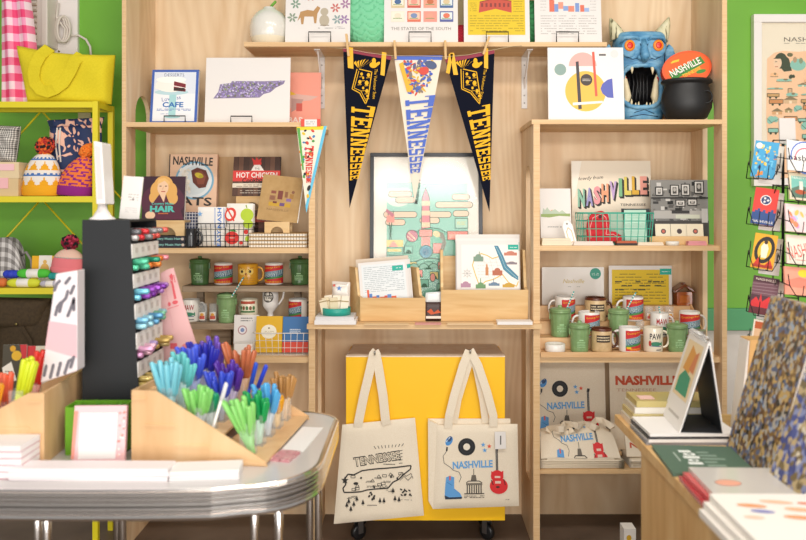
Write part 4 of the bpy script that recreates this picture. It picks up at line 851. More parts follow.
# ---------------------------------------------------------------- upper right shelf
zs = 1.786
def geo(a):
    a.r(549, 49, 624.5, 122, '#efebe8'); a.e(583.5, 66.5, 14, 14, '#eeb3ab', 0, 24, 180, 360); a.e(586, 92, 20.5, 20.5, '#f0bf55', n=36)
    a.e(561, 70, 6, 6, '#8fa8a0'); a.p([(576.5, 62), (579.5, 61.5), (582, 110), (578.5, 110.3)], '#4a4448'); a.e(587, 80.5, 6, 6, '#4a423e'); a.lines(583, 79, 591, 82, 2, '#d8d0c6', .6, .9)
    a.p([(613, 79), (614, 99), (608, 98.5), (603, 94.5), (601, 89.5), (603, 84.5), (608, 80.5)], '#5f68b8'); a.p([(593, 52), (595.5, 51.7), (598, 97), (595.5, 97.3)], '#e0624e'); a.p([(573, 103.6), (603, 101.8), (603, 104), (573, 106.4)], '#f2eee8'); a.r(600, 54, 607, 56, '#6a6462'); a.e(615.5, 54, 4, 4, '#e2dedb')
panel('record_sleeve', 'square white print of geometric guitar shapes beside the blue monster', 'print', 548.5, 47.5, 624.5, 122, 3.27, zs, 4, 0, c='#efebe8', th=.012, art=geo)
# monster mask
Ym = 3.36; S = Ym/F; xc, yb_ = 646, 124.5
t = T('monster_head', 'blue horned papier-mache monster head with a gaping black mouth', 'sculpture', (X(xc, Ym), Ym+.025, zs))
BLU = speckle('streaky_blue_paint', [(.3, '#3f78a4'), (.46, '#5795bd'), (.6, '#7fb2d0'), (.72, '#4c88b2')], 14, .6, inter='LINEAR', sc=(1, 1, 2.2), bump=.25, det=6)
DBL = M('#1f4f86', .6)
def hx(x): return (x-xc)*S
def hz(y): return (yb_-y)*S
prof = [(124.5, 19, .9), (118, 22, 1), (108, 24.5, 1), (95, 25, 1), (80, 25, 1), (66, 25, 1), (52, 25.5, 1), (40, 26, 1), (33, 25, .95), (30.5, 22.5, .85), (30, 12, .5), (30.2, 0, 0)]
b = B(); seg = 56; rings = []
import bisect
ys = [124.5-k*2.0 for k in range(48)]+[30.2]
def pr(y):
    for (ya, ra, da), (yb2, rb, db) in zip(prof, prof[1:]):
        if yb2 <= y <= ya: f_ = (ya-y)/max(ya-yb2, 1e-6); return ra+(rb-ra)*f_, da+(db-da)*f_
    return 0.01, .01
for y in ys:
    ra, dd = pr(y); ring = []
    for i in range(seg):
        an = 2*pi*i/seg; cx_, sy_ = sin(an), -cos(an); n_ = 3.2
        k = (abs(cx_)**n_+abs(sy_)**n_)**(-1/n_)
        fx, fy = cx_*k*ra*S, sy_*k*dd*.085
        if fy < 0 and 36 < y < 60: fy -= .012*max(0, 1-abs(y-46)/12)          # brow and cheeks swell forward
        ring.append(b.v(fx, fy+.085, hz(y)))
    rings.append(ring)
def in_mouth(x, z):
    px, py = xc+x/S, yb_-z/S; return abs((px-644)/19.5)**3.5+abs((py-86.5)/21)**3.5 < 1
for A, C in zip(rings, rings[1:]):
    for i in range(seg):
        j = (i+1) % seg; q = [A[i], A[j], C[j], C[i]]; m_ = sum((v.co for v in q), Vector())/4
        if m_.y < .085 and in_mouth(m_.x, m_.z): continue
        b.f(q, BLU, True)
b.build('head', t)
def mouth_pt(a_, k=1): 
    c_, s_ = cos(a_), sin(a_); n_ = 3.2; r_ = (abs(c_)**n_+abs(s_)**n_)**(-1/n_)
    return (hx(644+19.6*c_*r_*k), 0, hz(86.5-21.2*s_*r_*k))
def fy(x): 
    u = min(abs(x)/(25*S), .999); return .085-.085*(1-u**3.2)**(1/3.2)
b = B(); P = []
for k in range(48):
    x, _, z = mouth_pt(2*pi*k/48); P.append((x, fy(x)-.001, z))
b.tube(P, [.0105+.0018*sin(k*1.9) for k in range(48)], BLU, 10, True); b.build('lips', t)
b = B()
b.grid(lambda u, v: Vector((hx(644+19.5*cos(2*pi*u)*(1-v)), fy(hx(644+19.5*cos(2*pi*u)*(1-v)))+.004+.1*(v**.35)*1.0, hz(86.5-21*sin(2*pi*u)*(1-v)))), 40, 8, M('#0e0d10', .3)); b.build('mouth_cavity', t)
b = B()
for k in range(6): x = hx(634.5+k*3.8); b.tube([(x, .07, hz(70)), (x+.004*sin(k), .055, hz(82)), (x-.003, .058, hz(96)), (x, .07, hz(104))], .004, M('#151417', .45), 6)
b.build('throat_folds', t)
CRM = M('#e7d9b4', .5)
for x, y0, y1, w in ((633.5, 66, 74, 1.9), (654, 66, 75, 2), (633, 105, 99, 1.5), (640, 106.5, 102, 1.2), (648, 106.5, 102.5, 1.2), (655, 105, 100, 1.5), (637, 106, 103, .9), (651.5, 106, 103, .9)):
    b = B(); X_ = hx(x); Y_ = fy(X_)-.006; b.tube([(X_, Y_+.006, hz(y0)), (X_, Y_, hz((y0+y1)/2)), (X_, Y_-.001, hz(y1))], [w*S, w*S*.75, .0006], CRM, 8); b.build('tooth', t, label='pointed cream tooth')
for sg, x in ((-1, 629.5), (1, 657.5)):
    b = B(); X_ = hx(x); b.tube([(X_+sg*.004, fy(X_)+.012, hz(105)), (X_-sg*.002, fy(X_)+.006, hz(96)), (X_+sg*.006, fy(X_)+.012, hz(80)), (X_+sg*.011, fy(X_)+.016, hz(72))], [.012, .017, .010, .001], CRM, 10); b.build('tusk', t, label='long cream side fang')
    b = B(); b.ell((hx(644+sg*16), fy(hx(644+sg*16))+.008, hz(79)), (.008, .006, .012), '#c9202c', 12, 8); b.build('gum_patch', t, label='red gum spot')
for x in (630.7, 659.3):
    X_ = hx(x); Y_ = fy(X_)-.0105
    b = B(); b.ell((X_, Y_+.006, hz(48.5)), (.036, .012, .04), BLU, 20, 12); b.build('eye_socket', t)
    b = B(); b.ell((X_, Y_-.006, hz(46)), (5.4*S, .008, 5.8*S), M('#f08a1c', .35), 24, 12); e = b.build('eye', t, label='orange eye with a red pupil')
    B().ell((X_, Y_-.0125, hz(46)), (3.1*S, .0035, 3.4*S), M('#d8261c', .3), 20, 10).build('pupil', e)
b = B(); b.tube([(hx(645), .0, hz(40)), (hx(645), -.016, hz(50)), (hx(645), -.03, hz(57)), (hx(645), -.012, hz(61))], [.012, .016, .021, .014], BLU, 12)
for sg in (-1, 1): b.ell((hx(645+sg*4), -.012, hz(58)), (.013, .012, .011), BLU, 12, 8)
b.build('nose', t)
b = B()
for sg in (-1, 1): b.tube([(hx(645+sg*3), .0, hz(41)), (hx(645+sg*8), -.014, hz(37.5)), (hx(645+sg*19), -.01, hz(38)), (hx(645+sg*23), .01, hz(43))], [.004, .009, .008, .003], BLU, 8)
b.build('brow', t)
INKL = M('#14304f', .6)
b = B()
for pts in ([(628, 57), (634, 60), (640, 58)], [(662, 57), (656, 60), (650, 58)], [(641, 44), (643, 50), (641, 55)], [(649, 44), (647, 50), (649, 55)], [(634, 36), (640, 39)], [(656, 36), (650, 39)], [(636, 113), (646, 110), (656, 114)], [(632, 117), (645, 115), (660, 117)], [(624, 52), (623, 60)], [(667, 52), (668, 62)]):
    b.tube([(hx(x), fy(hx(x))-(.0135 if 30 < y < 62 else .0015), hz(y)) for x, y in pts], .0016, INKL, 5)
b.build('painted_lines', t)
for sg in (-1, 1):
    b = B(); P = [(624, 35), (621.5, 27), (618.5, 20), (616, 14)] if sg < 0 else [(667, 35), (671, 27), (674, 20), (676.5, 13)]
    b.tube([(hx(x), .075, hz(y)) for x, y in P], [.038, .029, .018, .004], speckle('bone_horn', [(.35, '#6f6a4e'), (.45, '#d9d2ac'), (.7, '#e6e0c2')], 30, .6, inter='LINEAR', sc=(2, 2, .4)) if sg < 0 else bpy.data.materials['bone_horn'], 14); b.build('horn', t, label='pale cream horn')
    b = B(); x0 = hx(646+sg*24); P = [(x0, hz(66)), (x0+sg*.03, hz(61)), (x0+sg*.06, hz(52)), (x0+sg*.048, hz(44)), (x0+sg*.03, hz(40)), (x0+sg*.012, hz(48)), (x0, hz(50))]
    b.prism(P, .075, .1, BLU); b.build('ear', t, bevel=.004)
# cauldron and orange round
Yk = 3.302; S = Yk/F; t = T('cauldron', 'black toy cauldron on the upper right shelf', 'cauldron', (X(686.5, Yk), Yk, zs)); R = 25*S; k_ = 41.5*S
BK = M('#1a1a1b', .5)
b = B(); b.lathe([(0, 0), (R*.55, 0), (R*.8, k_*.1), (R*.97, k_*.32), (R, k_*.48), (R*.95, k_*.68), (R*.84, k_*.86), (R*.86, k_*.9), (R*.99, k_*.93), (R, k_*.97), (R*.97, k_), (R*.86, k_*.99), (R*.78, k_*.86), (R*.9, k_*.5), (R*.5, k_*.05), (0, k_*.05)], BK, 48, sy=.86); b.build('pot', t)
b = B(); b.tube([(R*.55+.022*cos(q), -R*.78*.86-.004, k_*.55+.026*sin(q)) for q in [2*pi*i/20 for i in range(20)]], .003, BK, 6, True); b.build('ring_handle', t)
t = T('candy_round', 'orange round candy box leaning in the black cauldron', 'candy box', (X(692, 3.3), 3.295, Z(82.5, 3.3)), 0, None)
t.rotation_euler = (radians(-14), radians(-16), 0)
OR = M('#e8561e', .45); rx, rz = 25*3.3/F, 18.5*3.3/F
b = B(); n = 40; b.prism([(rx*cos(2*pi*i/n), rz*.85+rz*sin(2*pi*i/n)) for i in range(n)], 0, .03, OR, side=M('#cf3d24', .5)); b.build('box', t)
a = Art(0, 0, 3.32/F); g = -17*1.0
a.e(0, -15.7, 22.5, 16.5, '#ee6428', n=36); a.p([(-19, -15), (17, -24), (19, -16), (-17, -7)], '#3f8a3a'); a.t('NASHVILLE', -.5, -16.7, 7.4, '#2a5a2a', 33, -10, .03); a.t('NASHVILLE', -1, -17.4, 7.4, '#f6f2e6', 33, -10, .02); a.t('TENNESSEE', 3, -10.5, 3.6, '#f2d23c', 20, -10, .01); a.lines(-13, -27, -4, -25, 2, '#f2d23c', 1.2, .9); a.e(12, -8.5, 5, 2, '#3f8a3a'); a.build('printed_label', t, fix=False)
# ---------------------------------------------------------------- middle right shelf
zs = 1.2605
def land(a): a.e(553, 212.5, 1.8, 1.8, '#e8903c'); a.p([(543, 215), (544, 209), (546, 211), (548, 208), (551, 212), (556, 210), (560, 213), (563, 211), (568, 215)], '#b9c8b4'); a.p([(541.5, 215), (571, 214.5), (571, 217.5), (560, 216.8), (550, 218.5), (541.5, 217.8)], '#93a868'); a.lines(548, 227, 563, 229, 1, '#8a8a8a', .7)
panel('card', 'white card with a small green landscape on the middle right shelf', 'card', 541, 189, 572, 245, 3.34, zs, 8, art=land)
def howdy(a):
    a.r(572.5, 164.5, 652.5, 247, '#eee0cb'); a.t('Howdy from', 591, 182.5, 4.6, '#3a342e', 27, -4, .005, .3)
    cols = ['#8fbfa6', '#9a94c4', '#e79aa0', '#efa37c', '#c5a6d4', '#7fb88a', '#e3cf63', '#e0b03c', '#eaa090']
    for k, ch in enumerate('NASHVILLE'):
        x = (582, 590.3, 598, 606, 614.3, 621.7, 629, 636.7, 645)[k]; y = (202, 201, 199.5, 197, 194.5, 191.5, 190, 189.5, 189.5)[k]; h_ = 18.5; w_ = 3.4 if ch == 'I' else 7
        for d_ in (.5, 1, 1.5, 2): a.t(ch, x+d_*.8, y+d_, h_, '#2c2824', w_+.8, 0, .07)
        a.t(ch, x, y, h_, cols[k], w_, 0, .05)
    a.t('TENNESSEE', 634, 209, 2.4, '#3a342e', 26)
    a.p([(573, 165), (583, 165), (576, 200), (573, 204)], '#f6eee0')
panel('art_print', 'cream print lettered Howdy from NASHVILLE in pastel block letters', 'print', 572.5, 164.5, 652.5, 247, 3.45, zs, 5, art=howdy)
def bw(a):
    a.r(651.5, 183, 709, 247, '#8c8a86')
    for k in range(120):
        x, y = random.uniform(652, 706), random.uniform(184, 226); w_, h_ = random.uniform(1, 6), random.uniform(1, 4); a.r(x, y, min(x+w_, 708.7), y+h_, random.choice(['#3a3938', '#5a5856', '#a8a6a2', '#cfccc8', '#1e1d1d', '#77746f']))
    for x, y, w_, h_ in ((671, 188, 9, 11), (682, 187, 9, 12), (695, 184, 10, 13), (656, 190, 8, 9), (676, 203, 10, 7), (688, 202, 10, 7)): a.r(x, y, x+w_, y+h_, '#2e2d2c'); a.r(x+1, y+1, x+w_-1, y+h_-1, '#d6d3ce'); a.r(x+2.5, y+2.5, x+w_-2.5, y+h_-2, '#4a4846'); a.e(x+w_/2, y+h_*.45, w_*.16, h_*.18, '#b8b4ae')
    a.r(652, 200.5, 709, 202, '#2c2b2a'); a.r(654, 214, 708, 222, '#b9b6b1'); a.r(672, 214, 690, 217, '#3a3938'); a.r(676, 218, 700, 222, '#d3d6c4'); a.r(652, 224, 709, 247, '#4a4745'); a.r(702, 212, 708, 226, '#cfccc8')
panel('photo_board', 'black and white photo board behind three cream cards', 'photo', 651.5, 183, 709, 247, 3.36, zs, 4, c='#3a3938', art=bw)
# green basket
MINTW = M('#3fb59a', .4)
wire_basket(583, 651, 213.5, 3.262, zs, .1, MINTW, 'mint green wire basket with a red ornament and mint cards', 10, 4, 3, 1.07, .0018, .0034)
t = T('boot_ornament', 'big red boot-shaped felt ornament in the mint basket', 'ornament', (X(602, 3.29), 3.29, zs+.004)); s = 3.29/F
pts = [(-14, 2), (-15, 14), (-14, 24), (-9, 31), (0, 33), (6, 30), (8, 22), (7, 12), (13, 12), (20, 8), (20, 2)]
b = B(); b.prism([(x*s, z*s) for x, z in pts], 0, .02, M('#d21c2c', .7)); b.build('body', t, bevel=.004)
a = Art(0, 0, s); a.l([(-11, -5), (-12, -16), (-9, -26), (0, -30), (4, -26), (5, -16), (4, -9), (11, -9.5), (17, -6)], .6, '#f0b8b0'); a.e(-2, -27, 1.8, 2, '#3a1016'); a.build('stitching', t, fix=False)
panel('card', 'mint green card standing in the mint basket', 'card', 625, 210.5, 647, 244, 3.31, zs+.004, 6, 0, c='#bfe3d0', art=lambda a: a.lines(628, 214, 644, 226, 4, '#a3d0ba', .8))
panel('card', 'black card behind the mint one in the green wire basket', 'card', 622, 209.5, 650, 244, 3.33, zs+.004, 4, -4, c='#22262a')
panel('card', 'pale green card behind the red boot ornament', 'card', 608, 214, 624, 244, 3.33, zs+.004, 5, c='#a9c4b0')
b = B(); t = T('gift_tag', 'white shaped tag with an orange outline leaning beside the mint basket', 'tag', (X(573, 3.24), 3.245, zs+.001), 0, ry=-14, rx=-8); s = 3.24/F
b.prism([(x*s, z*s) for x, z in ((-4.5, 0), (4.5, 0), (5, 20), (2, 25), (-2, 25), (-5, 20))], 0, .002, '#f6f2ec'); b.build('card', t); a = Art(0, 0, s); a.l([(-2.5, -3), (2.5, -3), (2.6, -14), (0, -18), (-2.6, -14), (-2.5, -3)], .6, '#e2a05a'); a.e(0, -22, 1, 1, '#8a8078'); a.build('outline', t, fix=False)
# cream card box
t = T('card_tray', 'long wooden tray holding three cream cards', 'tray', (X(679, 3.28), 3.28, zs)); s = 3.28/F; hw = 29*s
b = B(); b.box(-hw, hw, 0, .008, 0, .036, PINE); b.build('front_board', t)
b = B(); b.box(-hw, hw, .008, .05, 0, .008, PINE); b.build('base', t); b = B(); b.box(-hw, hw, .05, .058, 0, .03, PINE); b.build('back_board', t)
for k in range(3):
    panel('card', 'cream card with a small dark emblem, %s of the three in the wooden tray' % ['left', 'middle', 'right'][k], 'card', 656+k*15.5, 222.5, 671+k*16.5, 241, 3.294, zs+.009, 9, 0, c='#e9dfc6', art=lambda a, k=k: (a.e(664+k*16, 230, 2.6, 2.6, '#5a4a4a'), a.e(664+k*16, 230, 1.5, 1.5, '#c96a5a' if k != 1 else '#4a4040')))
for k, (x0, x1, c, th, lab) in enumerate(((541.5, 571, '#e8dcc0', .03, 'cream envelope pile below the landscape card'), (573, 613, '#e6d8cc', .017, 'pale paper pile in front of the red boot ornament'), (616, 636.5, '#b4552f', .019, 'dark and coral packets in front of the mint basket'), (637, 663, '#ead9c2', .013, 'tan paper pile in front of the wooden card tray'), (687, 706, '#e79aa0', .018, 'pink card pile at the right end of the shelf'))):
    n = 3 if k != 2 else 2
    for i in range(n): slab('card_pile' if k != 2 else 'packet', lab+(', '+['bottom', 'middle', 'top'][i] if n == 3 else ', '+['lower', 'upper'][i])+' piece', 'card', X(x0, 3.24)+.001*i, X(x1, 3.24)-.002*i, 3.228, 3.262-(0 if k < 1 else .006), zs+th/n*i, zs+th/n*(i+1)-.0004, [c, c, c][i] if k != 2 else ['#2e2624', c][i], rz=0)
s = 3.24/F; b = B(); b.lathe([(0, 0), (6.5*s, 0), (6.5*s, .014), (6.2*s, .016), (0, .016)], '#f0ebe2', 28); place(tag(b.build('round_tin'), 'small round white tin before the wooden card tray', 'tin'), (X(673, 3.24), 3.248, zs))
# ---------------------------------------------------------------- lower right shelf: stepped riser with mugs
zs = .795
t = T('stepped_riser', 'plywood stair-step riser of mugs on the lower right shelf', 'display riser', (.523, 3.225, zs)); wx = .722
ST = [(.811, 3.212), (.8606, 3.303), (.9173, 3.393), (.975, 3.468)]; LP = wood('laser_cut_ply', '#cfa06c', '#e0b482', '#eac79a', (.8, 6, 6))
for k, (z, y) in enumerate(ST):
    y1 = ST[k+1][1] if k < 3 else 3.545
    B().box(0, wx, y-3.225+.002, y1-3.225, z-zs-.006, z-zs-.0006, LP).build('tread', t)
    if k: B().box(0, wx, y-3.225+.002, y-3.225+.008, ST[k-1][0]-zs, z-zs-.006, LP).build('riser_board', t)
B().box(0, wx, -.019, -.0135, 0, .022, LP).build('front_lip', t)
for x in (-.002, wx-.004):
    b = B(); b.prism([(0, 0), (.32, 0), (.32, .19), (.25, .19)]+[(.004, .03)], x, x+.006, LP, 'x'); b.build('side_board', t)
def shiny(a): a.t('Nashville', 574, 281.5, 4, '#c9b26a', 21, 0, .005, .3); a.lines(568, 286, 580, 288, 1, '#9a958e', .5); a.e(595.5, 274, 5.6, 5.6, '#3f9a86'); a.lines(592, 273, 599, 276, 2, '#d8ece6', .5)
panel('art_print', 'silvery white print with a round green sticker behind the mugs', 'print', 542, 267.5, 604, 305, 3.505, .9752, 1, c=M('#d9d2ca', .3, coat=.4), art=shiny)
def yel(a): a.r(612, 270, 669, 305, '#e0bf22'); a.lines(615, 273, 666, 303, 10, '#7a6a22', .7, .75); a.r(660, 269, 671.5, 275, TEAL); a.lines(662, 271, 670, 273, 1, '#e6f4f0', .6); a.lines(615, 280, 664, 292, 3, '#5a5020', 1.4, .6)
panel('art_print', 'yellow handwritten-style print with white border behind the mugs', 'print', 609, 266, 672, 305, 3.505, .9752, 1, art=yel)
z0, z1, z2, z3 = [q[0] for q in ST]; Y0, Y1, Y2 = 3.257, 3.348, 3.421
# back row
mug(565, Y2, z2, 20, 24, '#f1ece6', 'white red-labelled mug at the left end of the top mug step', souvenir(4, .9), pi-.1, group=None)
BRN = speckle('speckled_stoneware', [(.3, '#c9a878'), (.7, '#dbbd90')], 50, .4, inter='LINEAR')
def stone(a, w, h): a.r(-w*.36, -h*.74, w*.36, -h*.44, '#3a2a20'); a.lines(-w*.32, -h*.7, w*.32, -h*.48, 2, '#e6d3ae', 1.1, .95)
mug(595.5, Y2, z2, 21, 23, BRN, 'brown-rimmed stoneware mug on the top mug step', stone, 0, M('#4a2416', .25), rim=M('#5e2d1a', .25), inside='#5e2d1a')
mug(633, Y2, z2, 20, 24, '#f1ece6', 'white red-labelled mug before the yellow print on the top mug step', souvenir(1, 1.05), pi-.1)
for k in range(3): shot(649+k*10, Y2, z2, 9.5, 14, 'clear shot glass in the row beneath the amber birdhouse, %s one' % ['left', 'middle', 'right'][k], group='shot glasses on the top step')
t = T('amber_house', 'amber glass birdhouse bottle with a pitched roof', 'glass house', (X(683, 3.5), 3.507, z3)); s = 3.5/F
AM = M('#a8521c', .12, coat=.6); AM2 = M('#7a3a16', .15, coat=.5)
b = B(); b.box(-7.5*s, 7.5*s, -.03, .03, 0, 13.5*s, AM); b.box(-5*s, 5*s, -.031, -.03, 3*s, 10*s, M('#c06a28', .15)); b.build('body', t, bevel=.004)
b = B(); b.prism([(-10*s, 12.5*s), (0, 18.5*s), (10*s, 12.5*s), (10*s, 15*s), (0, 22*s), (-10*s, 15*s)], -.036, .036, AM2); b.build('roof', t, bevel=.003)
b = B(); b.box(-2*s, 2*s, -.01, .01, 20*s, 22.6*s, AM2); b.build('chimney', t)
# middle row
canister(560, Y1, z1, 22, 31, 'green lidded jar with a straw at the left end of middle mug step')
straw((X(566, Y1), Y1-.01, Z(309, Y1)), (X(573, Y1), Y1-.02, Z(291, Y1)), 'teal striped straw in the leftmost green jar of middle mug step')
mug(589, Y1, z1, 21, 24.5, '#f1ece6', 'white mug with red souvenir print right of middle-step green jar', souvenir(4, 1), pi-.1)
canister(618.5, Y1, z1, 21, 30, 'green lidded jar with a straw at the centre of middle mug step')
straw((X(626, Y1), Y1-.01, Z(309, Y1)), (X(634.5, Y1), Y1-.02, Z(292, Y1)), 'teal striped straw in the central green jar of middle mug step')
shot(640, Y1, z1, 9, 15, 'lone clear shot glass beside the MAW mug on the middle step', group=None)
mug(659.5, Y1, z1, 18, 23.5, '#f1ece6', 'white MAW mug with a straw behind the PAW mug', name_mug('MAW'), .15)
straw((X(661, Y1), Y1-.012, Z(323, Y1)), (X(657.5, Y1), Y1-.02, Z(306, Y1)), 'teal striped straw standing in the MAW mug on the steps')
mug(689.5, Y1, z1, 20, 25, '#f1ece6', 'white red-labelled mug at the right end of middle mug step', souvenir(0, 1.4), 0)
# front row
s = Y0/F; t = T('white_bowl', 'low round white bowl at the left of the front mug step', 'bowl', (X(555, Y0), Y0, z0)); b = B(); b.lathe([(0, 0), (9.6*s, 0), (10.2*s, .004), (10*s, 7.5*s), (9.5*s, 8*s), (9*s, 7*s), (0, 6*s)], M('#f3efe8', .3), 32); b.build('bowl', t)
canister(579.5, Y0, z0, 21, 31, 'green lidded jar at the left of the front mug step')
mug(601.5, Y0, z0, 20, 23.5, BRN, 'brown-rimmed stoneware mug on the front mug step', stone, 0, M('#4a2416', .25), rim=M('#5e2d1a', .25), inside='#5e2d1a')
mug(629.5, Y0, z0, 21, 24.5, '#f3efea', 'white mug with red souvenir print at the centre of front mug step', souvenir(4, 1.0), pi*.9)
mug(653, Y0, z0, 19, 24.5, '#f1e6d0', 'cream PAW mug with a fish on the front mug step', name_mug('PAW', '#2a2a2c'), 0)
canister(677, Y0, z0, 21, 31, 'green lidded jar at the right of the front mug step')
s = 3.26/F; t = T('small_tin', 'small dark blue tin with a silver lid behind the tent card', 'tin', (X(697, Y0), Y0, z0)); b = B(); b.lathe([(0, 0), (8*s, 0), (8*s, 17*s), (0, 17*s)], '#2b3050', 28); b.build('body', t); b = B(); b.lathe([(8.3*s, 17.2*s), (8.4*s, 21*s), (8*s, 21.5*s), (0, 21.5*s)], M('#c9c6c2', .3, .8), 28); b.build('lid', t)
# ---------------------------------------------------------------- bottom right shelf: folded totes
zs = .321; Yb = 3.42; S = Yb/F
def tote_up(label, x0, y0, x1, y1, Y, artf, z=zs):
    s = Y/F; w = (x1-x0)*s/2; h = (y1-y0)*s; t = T('tote_bag', label, 'tote bag', (X((x0+x1)/2, Y), Y, z+.003), 0, None, rx=-5)
    b = B(); q = [(-w, 0), (w, 0), (w, h), (-w, h*1.005)]; b.pillow(q, .01, .016, TOTE, 14, 14); b.build('body', t)
    a = Art((x0+x1)/2, y1, s); artf(a); a.warp(on_pillow(q, .01, .016, 14), .02); a.build('printed_design', t, fix=False); return t
def shift(a, x0, y0, k):
    class Sh:
        def __getattr__(q, n):
            f_ = getattr(a, n)
            def g(*A, **K):
                A = list(A); mp = lambda p: (x0+(p[0]-474)*k, y0+(p[1]-464)*k)
                if n in ('l', 'p'): A[0] = [mp(p) for p in A[0]]; A[1:2] = [A[1]*k] if n == 'l' else A[1:2]
                elif n == 'e': A[0], A[1] = mp(A[:2]); A[2] *= k; A[3] *= k
                elif n == 'r': A[0], A[1] = mp(A[:2]); A[2], A[3] = mp(A[2:4])
                elif n == 'lines': A[0], A[1] = mp(A[:2]); A[2], A[3] = mp(A[2:4])
                elif n == 't': A[1], A[2] = mp(A[1:3]); A[3] *= k; A[5:6] = [A[5]*k] if len(A) > 5 else []
                elif n == 'star': A[0], A[1] = mp(A[:2]); A[2] *= k
                return f_(*A, **K)
            return g
    return Sh()
tote_up('upright canvas tote lettered NASHVILLE with record, guitar and boot on bottom shelf', 538.5, 372, 607, 464, 3.45, lambda a: nash_tote(shift(a, 568, 419, .94)))
def redn(a): a.t('NASHVILLE', 649, 394.5, 9.5, '#c9502c', 64, 0, .05); a.t('TENNESSEE', 638, 404, 3, '#c9a080', 40)
tote_up('upright canvas tote lettered NASHVILLE in rusty red on bottom shelf', 611.5, 367.5, 690, 464, 3.46, redn)
def folded(label, x0, x1, Y, z, th, k, nz=0):
    s = Y/F; w = (x1-x0)*s/2; t = T('folded_tote', label, 'tote bag', (X((x0+x1)/2, Y), Y, z), random.uniform(-1.5, 1.5), 'folded canvas totes')
    b = B(); d = .16
    def fn(u, v, sg):
        e = max(0, (1-abs(2*u-1)**10)*(1-abs(2*v-1)**10))**.5
        return Vector(((2*u-1)*w*(1-.02*v), d*v, th/2+sg*th/2*e))
    b.grid(lambda u, v: fn(u, v, -1), 12, 10, TOTE); b.grid(lambda u, v: fn(u, v, 1), 12, 10, TOTE); bmesh.ops.remove_doubles(b.bm, verts=b.bm.verts, dist=1e-5); b.build('body', t); return t, w
zz = zs
for k in range(5):
    th = .0068; folded('folded canvas tote in the tall pile beneath the draped tote', 540.5, 625, 3.235, zz, th, k); zz += th+.0004
# top tote draped, its handles gathered
s = 3.24/F; t = T('folded_tote', 'draped NASHVILLE tote with gathered handles topping the tall tote pile', 'tote bag', (X(581, 3.24), 3.232, zz))
w = 40*s
def dr(u, v): return Vector(((2*u-1)*w*(1-.12*v), .012+.15*v, .006+.102*(sin(min(v*1.25, 1)*pi/2))*(1-.2*abs(2*u-1)**3)+.003*sin(9*u+4*v)))
b = B(); b.grid(lambda u, v: dr(u, v), 24, 14, TOTE); b.grid(lambda u, v: dr(u, v)-Vector((0, 0, .003+.05*v*(1-v)**.5*0)), 24, 14, TOTE)
b.prism([(.012, 0), (.16, 0), (.16, .085), (.10, .075), (.012, .004)], -w*.84, w*.84, TOTE, 'x'); b.build('body', t)
for q in range(4):
    x0_ = -.075+.05*q; P = [(x0_+.05*cos(i*pi/7)+.012*q, .075+.018*q+.03*sin(i*1.3+q), .094+.034*sin(i*pi/7)*(1 if q % 2 else .7)) for i in range(8)]
    strap(P, .026, TOTE, t)
a = Art(581, 0, s); a.yb = 0
a2 = Art(0, 0, s); nash_tote(shift(a2, 0, -15, .82))
a2.cut(.015, .015)
for v in a2.bm.verts:
    u = .5+v.co.x/(2*w); vv = min(max(v.co.z/.135, 0), 1); p = dr(min(max(u, 0), 1), vv*.8); v.co = Vector((v.co.x, p.y-.001, p.z+.0012-v.co.y*.8))
a2.build('printed_design', t, fix=False); a.bm.free()
zz = zs
for k in range(4):
    folded('folded canvas tote in the short pile half behind the right-hand counter', 630, 700, 3.24, zz, .008, k); zz += .0085
panel('folded_tote', 'small folded tote lettered NASHVILLE in rusty red on the short pile', 'tote bag', 627, 436, 690, 457, 3.27, zz, 24, 0, c=TOTE, th=.014, art=lambda a: a.t('NASHVILLE', 659, 446, 5.5, '#c9502c', 56, 0, .03))
# ---------------------------------------------------------------- yellow metal shelving
YM = M('#e3d322', .4); Yf = 3.22; S = Yf/F
t = T('metal_shelving', 'yellow metal shelving with cross braces against the green wall', 'shelving', (X(30, Yf), Yf, 0)); ox = X(30, Yf)
xr = X(97.5, Yf)-ox; xl = -1.0
for x in (xl, xr-.021):
    for y in (0, .16): B().box(x-.0006, x+.0216, y-.0006, y+.0216, 0, 1.8642, YM).build('post', t, bevel=.001)
for z in (1.863, 1.467, 1.0825, .6):
    b = B(); z -= .0006; b.box(xl, xr, 0, .022, z-.025, z, YM); b.box(xl, xr, .16, .181, z-.025, z, YM); b.box(xr-.021, xr, .022, .16, z-.025, z, YM); b.box(xl+.021, xr-.021, .022, .16, z-.008, z, YM); b.build('shelf', t)
b = B()
for zt_, zb_ in ((1.45, 1.06), (1.84, 1.45)):
    xc_ = X(41, 3.4)-ox
    for sg in (-1, 1): b.tube([(xc_+sg*.006, .185, zt_), (xc_+sg*.36, .185, zb_-.0)], .004, YM, 6)
b.build('brace', t)
zt, z2, z3, z4 = 1.863, 1.467, 1.0825, .6
# yellow tote on top
s = 3.28/F; t = T('tote_bag', 'big yellow canvas tote lying against the wall on the yellow shelving', 'tote bag', (X(66, 3.28), 3.28, zt)); YT = speckle('yellow_canvas', [(.35, '#dcc91c'), (.65, '#e2cf24')], 150, .85, inter='LINEAR', bump=.04)
def U_(x, y, dy=0): return ((x-66)*s, dy, (103-y)*s)
q = [(U_(x, y)[0], U_(x, y)[2]) for x, y in ((24, 101.5), (108, 103), (112, 53), (13, 44))]
def yb_(u, w): return -.012*sin(3.1*u)*sin(3.1*w)+.006*sin(9*u+5*w)+.004*sin(17*u-8*w)*w
b = B(); b.pillow(q, .035, .085, YT, 30, 12, bump=yb_)
for v in b.bm.verts:
    u = (v.co.x/s+66-16)/100
    if v.co.z > .16: v.co.z -= .02*sin(pi*min(max(u, 0), 1))*((v.co.z-.16)/.1)
b.build('body', t)
on_y = on_pillow(q, .035, .085, 12, yb_)
